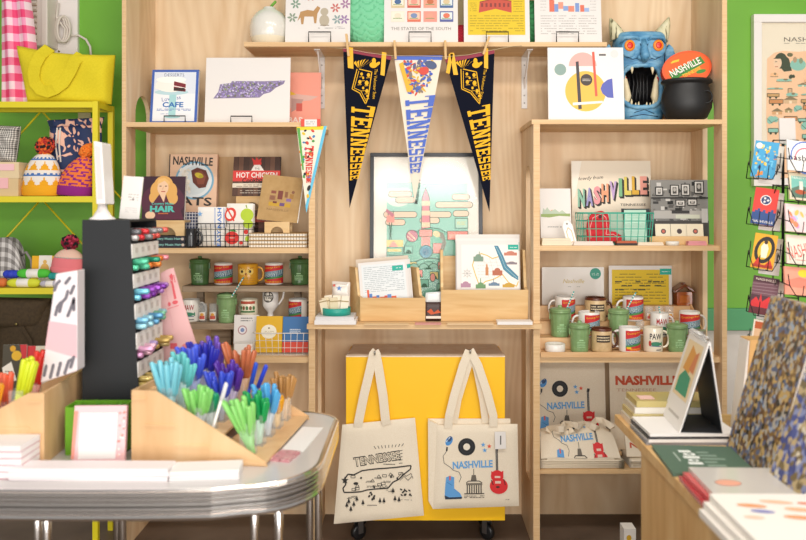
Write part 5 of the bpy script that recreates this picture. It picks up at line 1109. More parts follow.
def U2(x, y):
    p = U_(x, y); return (p[0], on_y(Vector((p[0], 0, p[2]))).y-.012, p[2])
strap([U_(49, 47, .005), U2(43, 56), U2(39, 66), U2(37, 76), U2(38, 84), U2(43, 90), U2(51, 92.5), U2(58, 90), U2(66, 84), U2(73, 72), U2(78, 62), U_(82, 54, -.003)], .05, YT, t, .008)
b = B(); b.lathe([(.0045, 0), (.0045, .002), (0, .003)], '#6a5a1a', 10); o = b.build('snap', t); o.matrix_local = Matrix.Translation(Vector(U_(57.5, 50.5, .014))) @ Matrix.Rotation(pi/2, 4, 'X')
# gingham cloth
def ging(u, v):
    a = int(u*7) % 2; c = int(v*15) % 2
    return ['#f8dbe4', '#f79cc0', '#f4789c', '#ec3a72'][a+c*2]
b = B(); s = 3.26/F
def gc(u, v, sg=-1):
    x = -12+(u)*(30+12*(1-v)**.7*1.0)-10*v*u*.3; fold = .012*sin(u*13+v*1.2)*(1-.2*v); e = max(0, 1-abs(2*u-1)**6)**.5
    return Vector((x*s, .105+sg*.02*e+fold*.8, (1-v)*0+v*.52))
b.grid(lambda u, v: gc(u, v), 40, 60, WHITE, ging); b.grid(lambda u, v: gc(u, v, 1), 20, 30, WHITE, ging)
t = tag(b.build('gingham_dress'), 'pink and red gingham cloth hanging on the yellow shelving', 'clothing'); place(t, (X(0, 3.26), 3.26, zt))
# window air conditioner with its frame
Yw = 3.6; s = Yw/F
o = struct(B().box(X(26, Yw), X(77.5, Yw), 3.6, 3.62, Z(101, Yw), 2.62, '#efe7e4').build('window_1'))
t = T('air_conditioner', 'off-white window air conditioner behind the yellow tote', 'air conditioner', (X(27, 3.5), 3.5, Z(46, 3.5))); s = 3.5/F
AC = M('#ded5cc', .45)
b = B(); b.box(-26*s, 18*s, .0, .1, 0, .42, AC); b.box(14*s, 21*s, -.006, .1, 0, .42, AC); b.build('case', t, bevel=.006)
for k in range(11): B().prism([(-.002, .03+k*.026), (-.012, .036+k*.026), (-.012, .04+k*.026), (-.002, .05+k*.026)], -24*s, 10*s, M('#e2d8cc', .5), 'x').build('louver', t)
b = B(); b.box(-24*s, 10*s, -.0015, 0, .025, .33, '#9a8874'); b.build('grille_backing', t); b = B(); b.box(5*s, 9*s, -.002, 0, .008, .02, '#2a2a2e'); b.build('badge', t)
s = 3.59/F; b = B(); P = []
for k in range(3):
    for i in range(18):
        a_ = 2*pi*i/18; P.append((X(62+k*2+(5+k)*cos(a_)*.9, 3.59), 3.575-.004*k, Z(30+13*sin(a_), 3.59)))
P += [(X(x, 3.59), 3.58, Z(y, 3.59)) for x, y in ((72, 36), (80, 36), (87, 40), (91, 47), (92, 56))]
b.tube([(X(60, 3.59), 3.575, Z(4, 3.59)), (X(58, 3.59), 3.575, Z(18, 3.59))]+P, .0055, M('#ddd4ca', .5), 6); tag(b.build('power_cord'), 'coiled pale power cord beside the air conditioner', 'cord')
t = panel('wall_outlet', 'small beige wall outlet on the green wall under the yellow tote', 'outlet', 78, 112, 90.5, 128, 3.612, None, 0, c='#cfc49a', th=.006)
t.location.y = 3.612
# second shelf: beanies, floral bag, boxes
YARN = M('#f0a91c', .9); WY = M('#efe6dc', .9); BY = M('#3f74b8', .9); ORY, PUR = M('#ee7a36', .9), M('#8e1f7e', .9)
def beanie(label, px, py0, py1, w, Y, z, fn, cuffm, pom, lean=0, slump=0, pomr=9):
    s = Y/F; R = w*s/2; h = (py1-py0)*s; t = T('beanie', label, 'knit hat', (X(px, Y), Y, z), 0, 'knitted pompom beanies', ry=lean)
    n = 72
    rib = lambda a, k: 1+.012*(1 if int(a/(2*pi)*n+.5) % 2 else -1)
    b = B(); b.lathe([(R*.93, .002), (R, .006), (R*1.02, h*.12), (R*1.02, h*.22), (R*.97, h*.25), (R*.9, h*.25)], cuffm, n, sy=.62, disp=rib); b.build('cuff', t)
    prof = [(R*.98, h*.22)]
    for k in range(1, 25): u = k/24; prof.append((R*.98*(1-u**2.6)**.62 if u < 1 else 0, h*.22+h*.78*u))
    kn = lambda a, k: 1+.01*sin(a*36)*(1 if k % 2 else -1)
    b = B(); b.lathe(prof, cuffm, n, sy=.62, fn=fn, disp=kn); b.build('crown', t)
    b = B(); r = pomr*s; ms = [M(c, .95) for c in pom]; rn = random.Random(px)
    for i in range(260):
        u, v_ = rn.uniform(-1, 1), rn.uniform(0, 2*pi); q = (1-u*u)**.5; d = Vector((q*cos(v_), q*sin(v_), u)); rr = r*rn.uniform(.82, 1.05)
        b.ell((d.x*rr*.85, d.y*rr*.85, h*.98+r*.7+d.z*rr*.85), (r*.17,)*3, rn.choice(ms), 6, 4)
    b.ell((0, 0, h*.98+r*.7), (r*.85,)*3, ms[0], 14, 8)
    b.build('pompom', t)
    for ch in t.children:
        for v in ch.data.vertices: v.co.x += slump*s*(max(0, v.co.z)/h)**1.6
    return t
def zig(i, k):
    u = (i/72*9) % 1; tri = abs(2*u-1)*6
    row = k % 11
    if row < 6: return YARN if row-.2 < 5-tri else WY
    return BY if (row in (7, 8) and (row == 7 or i % 4 < 2)) else WY
beanie('yellow, white and blue zigzag beanie with a red-orange pompom', 41.5, 151, 195.5, 38, 3.276, z2, zig, YARN, ['#d8502c', '#2a2022', '#e8732c', '#b8302c'], 0, 3, pomr=9.5)
def loops(i, k): return (PUR if (i//2+k) % 6 == 0 else ORY) if k % 3 < 2 else (ORY if (i//2+k) % 4 == 0 else PUR)
beanie('orange and purple looped beanie with an orange pompom', 74, 155, 196.5, 35, 3.276, z2, loops, PUR, ['#f07a24', '#f28a34'], 4, 9, pomr=8)
FL = speckle('navy_floral_print', [(.0, '#24345e'), (.555, '#efb39e'), (.6, '#f2c0aa')], 17, .7, dist=2.4, det=0)
s = 3.36/F; t = T('drawstring_bag', 'navy bag with pink brush-stroke print behind the beanies', 'bag', (X(75, 3.36), 3.352, z2)); 
b = B(); b.pillow([(-27*s, 0), (29*s, 0), (27*s, 75*s), (-24*s, 72*s)], .0, .05, FL, 18, 6, bump=lambda u, w: .006*sin(11*u+4*w)); b.build('body', t)
b = B(); b.pillow([(-24*s, 68*s), (27*s, 70*s), (30*s, 79*s), (-27*s, 76*s)], .0, .045, FL, 18, 6, bump=lambda u, w: .008*sin(30*u)); b.build('gathered_top', t)
strap([(-14*s, -.028, 68*s), (-15*s, -.034, 50*s), (-13*s, -.034, 36*s)], .006, M('#e7ddd2', .8), t, name='drawstring'); strap([(-11*s, -.028, 68*s), (-11.5*s, -.034, 50*s), (-10*s, -.034, 34*s)], .006, M('#e7ddd2', .8), t, name='drawstring')
slab('gift_box', 'tan open-fronted box with a pink card lowest at the shelf end', 'box', X(-20, 3.24), X(19, 3.24), 3.235, 3.33, z2, z2+.075, '#d9bd8e')
slab('gift_box', 'pale tan box with a pink lid under the gathered checked pouch', 'box', X(-20, 3.24), X(19.5, 3.24), 3.235, 3.33, z2+.0755, z2+.143, '#e4cda4')
panel('card', 'pink card on the front of the lower tan box', 'card', -6, 178, 8, 188.5, 3.2318, None, 0, c='#f2b9bb', th=.0025); panel('card', 'pink card on the front of the upper tan box', 'card', -6, 164, 14, 170.5, 3.2318, None, 0, c='#f5c3c8', th=.0025)
def smallg(u, v): return ['#e9e4dc', '#a8a39c', '#a8a39c', '#4e4a48'][(int(u*40) % 2)+2*(int(v*36) % 2)]
s = 3.27/F; b = B(); b.pillow([(-20*s, 0), (14*s, 0), (19*s, 36*s), (-20*s, 38*s)], .0, .07, WHITE, 40, 6, mf=smallg, bump=lambda u, w: .01*sin(13*u+6*w)*sin(8*w))
place(tag(b.build('checked_pouch'), 'small black and white checked gathered pouch on the tan boxes', 'pouch'), (X(1, 3.27), 3.275, z2+.1435))
# third shelf
def gwin(u, v): return ['#d6d2d0', '#a6a19f', '#a6a19f', '#77726f'][(int(u*12) % 2)+2*(int(v*10) % 2)]
s = 3.31/F; b = B(); b.grid(lambda u, v: Vector(((-22+40*u)*s, .03-.045*max(0, 1-abs(2*u-1)**4)**.5*(1-.3*v), v*(44*(max(0.02, 1-abs(2*u-1)**2.6)**.5)+4)*s)), 48, 40, WHITE, gwin); b.grid(lambda u, v: Vector(((-22+40*u)*s, .03+.03*max(0, 1-abs(2*u-1)**4)**.5, v*(44*(max(0.02, 1-abs(2*u-1)**2.6)**.5)+4)*s)), 24, 20, WHITE, gwin)
bmesh.ops.remove_doubles(b.bm, verts=b.bm.verts, dist=1e-5)
t = place(tag(b.build('checked_bag'), 'rounded grey gingham bag with a loop handle on the third yellow shelf', 'bag'), (X(1, 3.31), 3.335, z3))
b = B(); b.tube([(14*s, .03, 30*s), (20*s, .02, 33*s), (25*s, .02, 25*s), (26*s, .02, 12*s), (24*s, .02, 3*s)], .006, M('#8c8784', .8), 8); b.build('handle', t)
panel('gift_card', 'yellow boxed card with a white panel behind the pink beanie', 'card', 31, 250, 56, 279, 3.33, z3, 5, 0, c='#f0b41e', th=.015, art=lambda a: (a.r(38, 249.6, 51, 279, '#efe9e0'), a.e(44, 263, 4.4, 5.5, '#e2b45e'), a.e(44, 256, 2, 2, '#e2b45e'), a.lines(40, 272, 49, 276, 2, '#b0a898', .6)))
PK = M('#ec7f86', .9)
def pinkb(i, k): return M('#f1e2c8', .9) if k > 12 and (i+k) % 3 else (M('#5fb8a8', .9) if k == 12 and i % 3 else PK)
beanie('pink beanie with cream and teal dotted top and dark red pompom', 68, 249, 275, 34, 3.305, z3+.0523, pinkb, PK, ['#8a1c34', '#1e1a20', '#c23a5a'], 4, pomr=8.5)
def skein(label, px0, px1, py0, py1, Y, z, c, band='#f1ece6'):
    s = Y/F; w = (px1-px0)*s/2; r = (py1-py0)*s/2; t = T('yarn_skein', label, 'yarn', (X((px0+px1)/2, Y), Y, z+r*1.04+.0003), 0, 'bundles on the third yellow shelf')
    b = B(); prof = [(0, -w)]+[(r*(.55+.45*min(1, 6*min(k, 12-k)/12)**.5)*(.93 if abs(k-6) < 2 else 1), -w+2*w*k/12) for k in range(13)]+[(0, w)]
    b.lathe(prof, M(c, .8), 24, disp=lambda a, k: 1+.03*sin(a*12))
    for v in b.bm.verts: v.co = Vector((v.co.z, v.co.y*1.1, v.co.x))
    b.build('yarn', t)
    b = B(); b.lathe([(r*.96, -w*.38), (r*1.01, -w*.36), (r*1.01, w*.36), (r*.96, w*.38)], M(band, .6), 24)
    for v in b.bm.verts: v.co = Vector((v.co.z, v.co.y*1.1, v.co.x))
    b.build('paper_band', t); return t
skein('orange and blue striped bundle lowest at the left end of the third shelf', -12, 7, 280, 289, 3.26, z3, '#d8743a', '#3a5a8a')
skein('royal blue bundle stacked beside the green bundle', 4, 19.5, 272.5, 280.5, 3.27, z3+.036, '#2a3fc0', '#2a3fc0')
skein('lime yellow bundle with a white band, lowest beside the white box', 8, 40, 280, 288.5, 3.25, z3, '#d8dc3a')
skein('bright green bundle with a white band on top of the lime one', 18, 50, 271, 280, 3.268, z3+.037, '#4fc23a')
skein('grey and white bundle with a dark band on the third shelf', 40.5, 60.5, 282, 288.5, 3.25, z3, '#b9b4c4', '#f1ece6')
skein('teal bundle between the grey bundle and the pink beanie', 49, 63, 275, 282, 3.27, z3+.03, '#1f9a92', '#1f9a92')
slab('card_box', 'white box with a yellow corner below the pink beanie', 'box', X(61, 3.235), X(84.5, 3.235), 3.235, 3.375, z3, z3+.052, '#f0ebe4')
# backpack
BP = speckle('olive_brown_canvas', [(.35, '#3d2f1c'), (.65, '#483822')], 90, .85, inter='LINEAR', bump=.2)
s = 3.27/F; t = T('backpack', 'olive brown canvas backpack below the yarn bundles', 'backpack', (X(22, 3.27), 3.3, z4)); 
b = B(); b.pillow([(-34*s, 0), (34*s, 0), (29*s, 100*s), (-26*s, 101*s)], .0, .13, BP, 24, 5, bump=lambda u, w: -.004*sin(9*u+5*w)); b.build('body', t)
b = B(); b.pillow([(-30*s, 72*s), (22*s, 72*s), (28*s, 102*s), (-28*s, 103*s)], -.025, .1, BP, 20, 5, bump=lambda u, w: -.005*sin(5*u)); b.build('flap', t)
for sg, P in ((0, [(-20, 74), (-24, 55), (-28, 30), (-30, 10)]), (1, [(6, 75), (14, 62), (18, 40), (19, 12)])): strap([(x*s, -.079, z*s) for x, z in P], .014, BP, t, name='strap')
b = B(); b.ell((0, -.079, 78*s), (.006, .004, .006), M('#8a7a4a', .3, .8), 12, 8); b.build('snap', t)
s = 3.235/F
panel('seed_packet', 'packet with yellow fruit and a white label below the backpack', 'packet', 4, 352, 24, 388, 3.0, .76+.0, 8, -8, art=lambda a: (a.r(4, 352, 24, 388, '#3a3a2c'), a.r(16, 353, 24, 380, '#c8333a'), a.e(10, 362, 5, 5, '#e0b02c'), a.e(14, 372, 4, 4, '#d8a026'), a.r(5, 368, 14, 384, '#efe8dc'), a.lines(6, 371, 13, 380, 3, '#3a3a3a', .8))) if 0 else None
# ---------------------------------------------------------------- right green wall: framed print, postcard spinner
Yw = 3.585; S = Yw/F; t = T('framed_print', 'white-framed illustrated NASHVILLE print on the green wall', 'framed print', (X(834, Yw), Yw, Z(186, Yw))); w = 80*S; h = 172*S; f_ = 8*S
b = B()
for q in ((-w, w, 0, f_), (-w, w, h-f_, h), (-w, -w+f_, f_, h-f_), (w-f_, w, f_, h-f_)): b.box(q[0], q[1], 0, .034, q[2], q[3], M('#f3ede8', .4))
b.build('frame', t, bevel=.002)
B().box(-w+f_, w-f_, .02, .03, f_, h-f_, '#eee3cd').build('mat_board', t); B().box(-w+f_, w-f_, .012, .0135, f_, h-f_, CLEAR).build('glass_pane', t)
a = Art(834, 186, S, .0198); GD, AQ, OR2 = '#3f4a34', '#8fc4b4', '#d0905a'
a.t('NASHVILLE', 810, 38.5, 4.4, '#6a6256', 48, 0, .0); a.lines(786, 42, 830, 43, 1, '#a09684', .6)
a.p([(769, 58), (776, 52), (785, 50), (800, 51), (830, 48), (880, 50), (884, 178), (772, 178), (768, 120)], '#f3c9a2')
a.e(783, 60, 6.5, 8, GD); a.p([(784, 52), (791, 58), (794, 70), (786, 71), (780, 64)], GD); a.e(779.5, 62, 4.2, 6, '#f0cfae'); a.p([(775, 58), (784, 53), (787, 58), (780, 58)], GD); a.l([(777, 61), (779, 61)], .7, GD); a.l([(777, 66), (780, 66)], .7, '#b8503a')
a.e(792, 54, 3, 2, '#6a6a4a'); a.e(800, 64, 8, 6, AQ); a.e(797, 59, 2, 3, '#b89a7a'); a.e(803, 60, 2, 3, '#8a9a7a')
for x, y, w_, h_, c in ((lambda L: L+tuple((x+d, y+e, w, h, c) for d, e in ((34, 6), (66, -2)) for x, y, w, h, c in L))(((778, 78, 16, 3, AQ), (791, 74, 6, 4, GD), (800, 83, 10, 3, AQ), (769, 87, 16, 1.6, AQ), (790, 88, 4, 6, '#d8b08a'), (788, 92, 12, 4, AQ), (769, 93, 12, 4, '#c9a06a'), (771, 99, 14, 5, OR2), (786, 97, 13, 6, '#d8b890'), (796, 105, 8, 6, AQ), (774, 109, 10, 5, '#d8a878'), (787, 108, 7, 4, '#a89a6a'), (769, 116, 11, 7, AQ), (786, 116, 13, 5, OR2), (770, 128, 10, 5, AQ), (800, 118, 8, 4, AQ), (772, 72, 8, 4, '#efc090'), (786, 140, 14, 6, AQ), (770, 150, 12, 6, OR2)))):
    q = int(x*7+y*3) % 4; ln = '#8a7a5a'
    if q == 0: a.e(x+w_/2, y+h_/2, w_/2, h_/2, c); a.l([(x, y+h_), (x+w_, y+h_)], .6, ln); a.e(x+w_*.6, y+h_*.3, w_*.15, h_*.3, ln)
    elif q == 1: a.r(x, y+h_*.4, x+w_, y+h_, c); a.p([(x-1, y+h_*.4), (x+w_/2, y-h_*.3), (x+w_+1, y+h_*.4)], ln); a.r(x+w_*.4, y+h_*.55, x+w_*.6, y+h_, '#f6e2c4')
    elif q == 2: a.r(x, y, x+w_, y+h_*.8, c); a.l([(x, y), (x+w_, y), (x+w_, y+h_*.8), (x, y+h_*.8), (x, y)], .6, GD); a.e(x+w_*.25, y+h_, 1.2, 1.2, GD); a.e(x+w_*.75, y+h_, 1.2, 1.2, GD)
    else: a.e(x+w_*.3, y+h_*.5, w_*.3, h_*.6, c, 30); a.e(x+w_*.75, y+h_*.4, w_*.25, h_*.45, c, -30); a.l([(x, y+h_*.3), (x+w_*.4, y+h_*.9), (x+w_, y+h_*.4)], .5, GD)
a.build('artwork', t, fix=False)
# spinner
Ys = 2.75; S = Ys/F; xp = X(783, Ys); t = T('postcard_spinner', 'black wire postcard spinner rack in front of the framed print', 'spinner rack', (xp, Ys, 0))
b = B(); b.lathe([(.005, 0), (.005, 1.70), (0, 1.70)], WIRE, 12); b.build('pole', t)
b = B(); b.lathe([(.22, 0), (.22, .012), (.03, .03), (0, .03)], WIRE, 28); b.build('base', t)
# left face of pockets turned to the left, right face towards the viewer's right
faces = []
def face(yaw, u0, n, z_top, dz, lab):
    fx = Matrix.Translation((0, 0, 0)) @ Matrix.Rotation(radians(yaw), 4, 'Z')
    for k in range(n):
        z = z_top-k*dz
        b = B(); w, h = .06, .105
        P = lambda x, y, zz: fx @ Vector((u0+x, -.1+y, z+zz))
        b.tube([P(-w, 0, h*.75), P(-w, 0, 0), P(w, 0, 0), P(w, 0, h*.75)], .0022, WIRE, 6)
        b.tube([P(-w, 0, h*.45), P(-w, -.018, h*.4), P(w, -.018, h*.4), P(w, 0, h*.45)], .0022, WIRE, 6)
        b.tube([P(-w, .0, h*.75), P(-w*.8, .03, h*1.1), P(w*.8, .03, h*1.1), P(w, 0, h*.75)], .0022, WIRE, 6)
        for x in (-.02, .02): b.tube([P(x, -.018, h*.4), P(x, -.01, 0), P(x, .085, -.004)], .0018, WIRE, 6)
        b.build('card_pocket', t)
def spin_card(px0, py0, px1, py1, label, c, art, yaw, tilt, lean=0, Y=2.66, th=.006, group=None, name='postcard'):
    o = panel(name, label, 'postcard', px0, py0, px1, py1, Y, None, tilt, yaw, c, th, art, group); o.rotation_euler.y = radians(lean); return o
def c1(a):
    a.r(751, 141, 773, 178, '#3f9ac8')
    for k in range(46): x, y = random.uniform(752, 771), random.uniform(144, 176); a.r(x, y, min(x+random.uniform(.8, 3), 772.7), y+random.uniform(1, 4), random.choice(['#e3b62c', '#2f6fa8', '#f0d68a', '#e08a3a', '#2a4a7a', '#e3b62c', '#6fc0e0']))
    a.e(755, 146, 3, 3, '#efe6d8')
def c2(a):
    a.r(751, 188, 773, 225, '#d8382f'); a.e(762, 200, 5, 5, '#f2ece4'); a.e(762, 200, 4.3, 4.3, '#24386a')
    for k in range(3): a.star(762+2*cos(k*2.1), 200+2*sin(k*2.1), 1.6, '#f2ece4')
    for k in range(9): a.r(751+k*2.44, 213-(k*7 % 5), 753.5+k*2.43, 225, '#2a4a86')
    a.t('NASHVILLE', 762, 222, 2.6, '#f2ece4', 19)
def c3(a):
    a.r(751, 234, 772, 269, '#e6a61e'); a.e(761.5, 250, 9, 14, '#1f1a18', 10); a.e(761.5, 250, 6, 10, '#e8b42c', 10); a.p([(759, 258), (758, 247), (762, 240), (765, 248), (764, 258)], '#efe0c8'); a.e(762, 242, 1.8, 2.2, '#3a2418'); a.p([(753, 266), (757, 258), (760, 265)], '#c8301f'); a.p([(763, 266), (768, 259), (771, 266)], '#c8301f'); a.r(753, 265, 771, 268, '#a82a1c')
def c4(a):
    a.r(749, 277, 773, 315, '#4a2430'); a.r(749, 283, 773, 296, '#6a4450'); a.p([(750, 303), (754, 298), (757, 302), (758, 294), (760, 302), (766, 296), (769, 303), (772, 303), (772, 309), (750, 309)], '#d2262c'); a.r(749, 308, 773, 315, '#5f1f28'); a.t('NASHVILLE', 761, 280, 2.2, '#e6d6c8', 19)
    for k in range(4): a.l([(749, 285+k*3), (773, 283+k*3.4)], .8, '#8a6a72')
def whitec(a): pass
L_ = ((153, 'blue and yellow postcard', c1, '#e9e4de', 142), (None,)*5)
spin_card(752.5, 141, 774.5, 177, 'blue and yellow city postcard in the top left pocket of spinner', '#efe9e2', lambda a: c1(shift2(a, 1.5, 0)), 30, 8, 9) if 0 else None
for (x0, y0, x1, y1, lab, art, cc) in ((751, 141, 773, 178, 'blue and yellow city postcard in the uppermost left spinner pocket', c1, '#efe9e2'), (751, 188, 773, 225, 'red postcard with a round starred emblem over a blue skyline', c2, '#d8382f'),
        (751, 234, 772, 269, 'yellow postcard with a figure in a black oval', c3, '#e6a61e'), (749, 277, 773, 315, 'dark maroon postcard with a red skyline', c4, '#4a2430')):
    o = spin_card(x0, y0, x1, y1, lab, cc, art, -20, 8, 9, 2.66)
    o2 = spin_card(x0+8, y0+4, x1+6, y1+6, 'plain white card tucked behind the '+lab.split(' in ')[0].split(' with ')[0], '#f1ede9', None, -20, 8, 7, 2.70)
spin_card(751, 321, 773, 350, 'orange-brown topped postcard in the lowest left spinner pocket', '#e9dccb', lambda a: (a.r(752.5, 323, 771.5, 330, '#b8541f'), a.r(752.5, 330, 771.5, 349, '#d8b08a')), -20, 8, 8, 2.66)
def d1(a):
    a.e(806, 158, 17, 17, '#5f7fc8'); a.e(806, 158, 15.5, 15.5, '#f3efec'); a.e(806, 160, 12.5, 12.5, '#d8788a'); a.e(806, 160, 11, 11, '#f3efec'); a.r(789, 161, 826, 172, '#f3efec'); a.t('nashville', 806, 158.5, 6, '#2a2a2e', 38, 0, .01)
def d2(a):
    a.r(788, 174, 826, 201, '#e9dcc0'); a.r(790, 177, 824, 199, '#7fc0b4'); a.p([(790, 190), (800, 186), (812, 189), (824, 186), (824, 199), (790, 199)], '#5f7a6a'); a.r(799, 182, 803, 192, '#e6e0d4'); a.e(800, 193, 6, 2.4, '#b85a3a'); a.t('NASHVILLE', 804, 178.6, 2.4, '#f2ece0', 26)
def d3(a):
    a.r(784, 205, 824, 233, '#f2d8d8')
    for k in range(24): a.e(random.uniform(788, 820), random.uniform(209, 229), random.uniform(1.5, 4), random.uniform(1.2, 3), random.choice(['#f0b8c8', '#f3c86a', '#d8a0d0', '#f2906a', '#f6ece0', '#b8d0e8']), random.uniform(0, 180), 8)
def d4(a): a.r(785, 236, 826, 265, '#f0e2d4'); a.t('NASHVILLE', 806, 250, 13, '#d8443a', 40, -14, -.005); a.lines(788, 260, 820, 262, 1, '#d8443a', .6)
def d5(a): a.r(783, 268, 826, 296, '#f2a48c'); a.e(804, 274, 6, 4, '#f2d43c'); a.p([(784, 282), (800, 278), (826, 284), (826, 290), (784, 288)], '#ee8a76')
for k, (y0, y1, x0, art, lab, cc) in enumerate(((141, 172, 786, d1, 'white postcard lettered nashville under a blue and pink arch', '#f3efec'), (174, 201, 788, d2, 'teal city postcard in a cream border', '#e9dcc0'), (205, 233, 784, d3, 'pastel floral postcard on the spinner', '#f2d8d8'), (236, 265, 785, d4, 'cream postcard lettered NASHVILLE aslant in red', '#f0e2d4'), (268, 296, 783, d5, 'coral postcard with a yellow sun', '#f2a48c'))):
    spin_card(x0, y0, 826, y1, lab, cc, art, 10, 10, 5, 2.62)
spin_card(780, 118, 796, 144, 'blank grey card standing highest in the spinner', '#cfcac6', None, 0, 4, 0, 2.74)
face_specs = ((-20, (751, 774), ((150, 178), (196, 225), (240, 269), (286, 315), (328, 352)), 2.655), (10, (785, 826), ((148, 172), (178, 201), (210, 233), (242, 265), (274, 296)), 2.615))
for yaw, (xa, xb), rows, Yq in face_specs:
    for (ya, yb2) in rows:
        s = Yq/F; cx_ = X((xa+xb)/2, Yq); zq = Z(yb2, Yq); w = (xb-xa)*s/2+.008; h = (yb2-ya)*s
        R_ = Matrix.Translation((cx_-xp, Yq-Ys, zq-.003)) @ Matrix.Rotation(radians(yaw), 4, 'Z') @ Matrix.Rotation(radians(6), 4, 'Y')
        P = lambda x, y, z: R_ @ Vector((x, y, z))
        b = B()
        b.tube([P(-w, -.006, h*.95), P(-w, -.02, h*.45), P(-w*.6, -.016, 0), P(w*.6, -.016, 0), P(w, -.02, h*.45), P(w, -.006, h*.95)], .0017, WIRE, 6)
        b.tube([P(-w, -.02, h*.45), P(-w, .05, h*.6), P(-w, .07, 0)], .0017, WIRE, 6); b.tube([P(w, -.02, h*.45), P(w, .05, h*.6), P(w, .07, 0)], .0017, WIRE, 6)
        b.tube([P(-w*.3, -.018, h*.5), P(-w*.3, -.016, 0), P(-w*.3, .06, 0), P(-w*.3, .07, h*.6)], .0015, WIRE, 6); b.tube([P(w*.3, -.018, h*.5), P(w*.3, -.016, 0), P(w*.3, .06, 0), P(w*.3, .07, h*.6)], .0015, WIRE, 6)
        b.tube([P(-w, .07, 0), P(w, .07, 0)], .0017, WIRE, 6)
        c_ = Vector((0, 0, zq)); e_ = P(0, .07, 0); b.tube([e_, (0, 0, e_.z+.004)], .002, WIRE, 6)
        b.build('card_pocket', t)
b = B()
for x, y in ((-.045, -.02), (.045, -.02)): b.tube([(x, y, .5), (x, y, 1.66)], .0022, WIRE, 6)
b.tube([(-.045, -.02, 1.66), (.045, -.02, 1.66)], .0022, WIRE, 6)
for z in (.7, .9, 1.1, 1.3, 1.5): b.tube([(-.045, -.02, z), (0, 0, z), (.045, -.02, z)], .0022, WIRE, 6)
b.build('frame', t)
# ---------------------------------------------------------------- chrome-edged table at the left
zt = .76
def rrect(x0, x1, y0, y1, r, n=10):
    P = []
    for cx_, cy_, a0 in ((x1-r, y1-r*.6, 0), (x0+r, y1-r*.6, 90), (x0+r, y0+r, 180), (x1-r, y0+r, 270)):
        ry = r*.6 if a0 < 180 else r
        for k in range(n+1): a_ = radians(a0+90*k/n); P.append((cx_+r*cos(a_), cy_+ry*sin(a_)))
    return P
t = T('diner_table', 'grey laminate diner table with a ribbed chrome edge', 'table', (-.8, 2.15, 0))
O = [(x+.8, y-2.15) for x, y in rrect(-1.42, -.25, 1.862, 2.50, .16)]
O = [(x, y-(.03*(1-(x/.6)**2) if y < 0 and abs(x) < .6 else 0)) for x, y in O]
# subdivide the long front edge so that it bows
P2 = []
for (xa, ya), (xb, yb2) in zip(O, O[1:]+O[:1]):
    P2.append((xa, ya))
    if abs(xb-xa) > .3:
        for k in range(1, 12):
            f_ = k/12; x = xa+(xb-xa)*f_; P2.append((x, (-.305-.03*(1-(x/.6)**2)) if ya < 0 and abs(x) < .6 else ya+(yb2-ya)*f_))
O = P2
B().prism(O, zt-.02, zt, M('#cdc8c6', .22, coat=.3), 'z').build('tabletop', t)
def offs(O, d):
    R = []
    for i in range(len(O)):
        a_, c_ = Vector(O[i-1]), Vector(O[(i+1) % len(O)]); d_ = (c_-a_).normalized(); R.append((O[i][0]+d_.y*d, O[i][1]-d_.x*d))
    return R
prof = [(-.004, .0012)]; deep = {.003, .001}
z = 0.0
for k in range(1): prof += [(.004, .002), (.008, -.002)]
for k in range(3): zc = -.004-k*.0105; prof += [(.003, zc), (.0115, zc-.002), (.0125, zc-.004), (.0115, zc-.006), (.003, zc-.0075)]
prof += [(.001, -.033), (.001, -.038)]
for k in range(2): zc = -.038-k*.0105; prof += [(.003, zc), (.0115, zc-.002), (.0125, zc-.004), (.0115, zc-.006), (.003, zc-.0075)]
prof += [(.003, -.057), (.008, -.0585), (.011, -.064), (.008, -.071), (-.004, -.072), (-.02, -.071)]
b = B(); R = []
for d, z in prof: R.append([b.v(x, y, zt+z) for x, y in offs(O, d)])
for A, C, (da, _), (dc, _) in zip(R, R[1:], prof, prof[1:]):
    for i in range(len(A)): b.f([A[i], A[(i+1) % len(A)], C[(i+1) % len(A)], C[i]], GROOVE if da in deep and dc in deep else CHROME)
b.build('chrome_edge', t, label='ribbed chrome edge')
B().prism(offs(O, -.012), zt-.07, zt-.0205, '#6a625c', 'z').build('underframe', t)
for xs_, y in (((X(253, 2.02), X(279, 2.02)), 2.02), ((X(310, 2.36), X(319, 2.36)), 2.34), ((X(34, 2.02), X(47, 2.02)), 2.02), ((X(117.5, 2.36), X(125, 2.36)), 2.34)):
    xa, xb = xs_; b = B(); y_ = y-2.15
    b.tube([(xa+.8+(xb-xa)*.0, y_+.02, 0), (xa+.8, y_+.02, .55), (xa+.8, y_+.02, .62), (xa+.8-.01, y_+.04, .66), (xa+.8-.03, y_+.06, .675)], .0115, CHROME, 12); b.tube([(xb+.8, y_, 0), (xb+.8, y_, .55), (xb+.8, y_, .62), (xb+.8-.01, y_+.02, .66), (xb+.8-.03, y_+.04, .675)], .0115, CHROME, 12); b.build('leg', t)
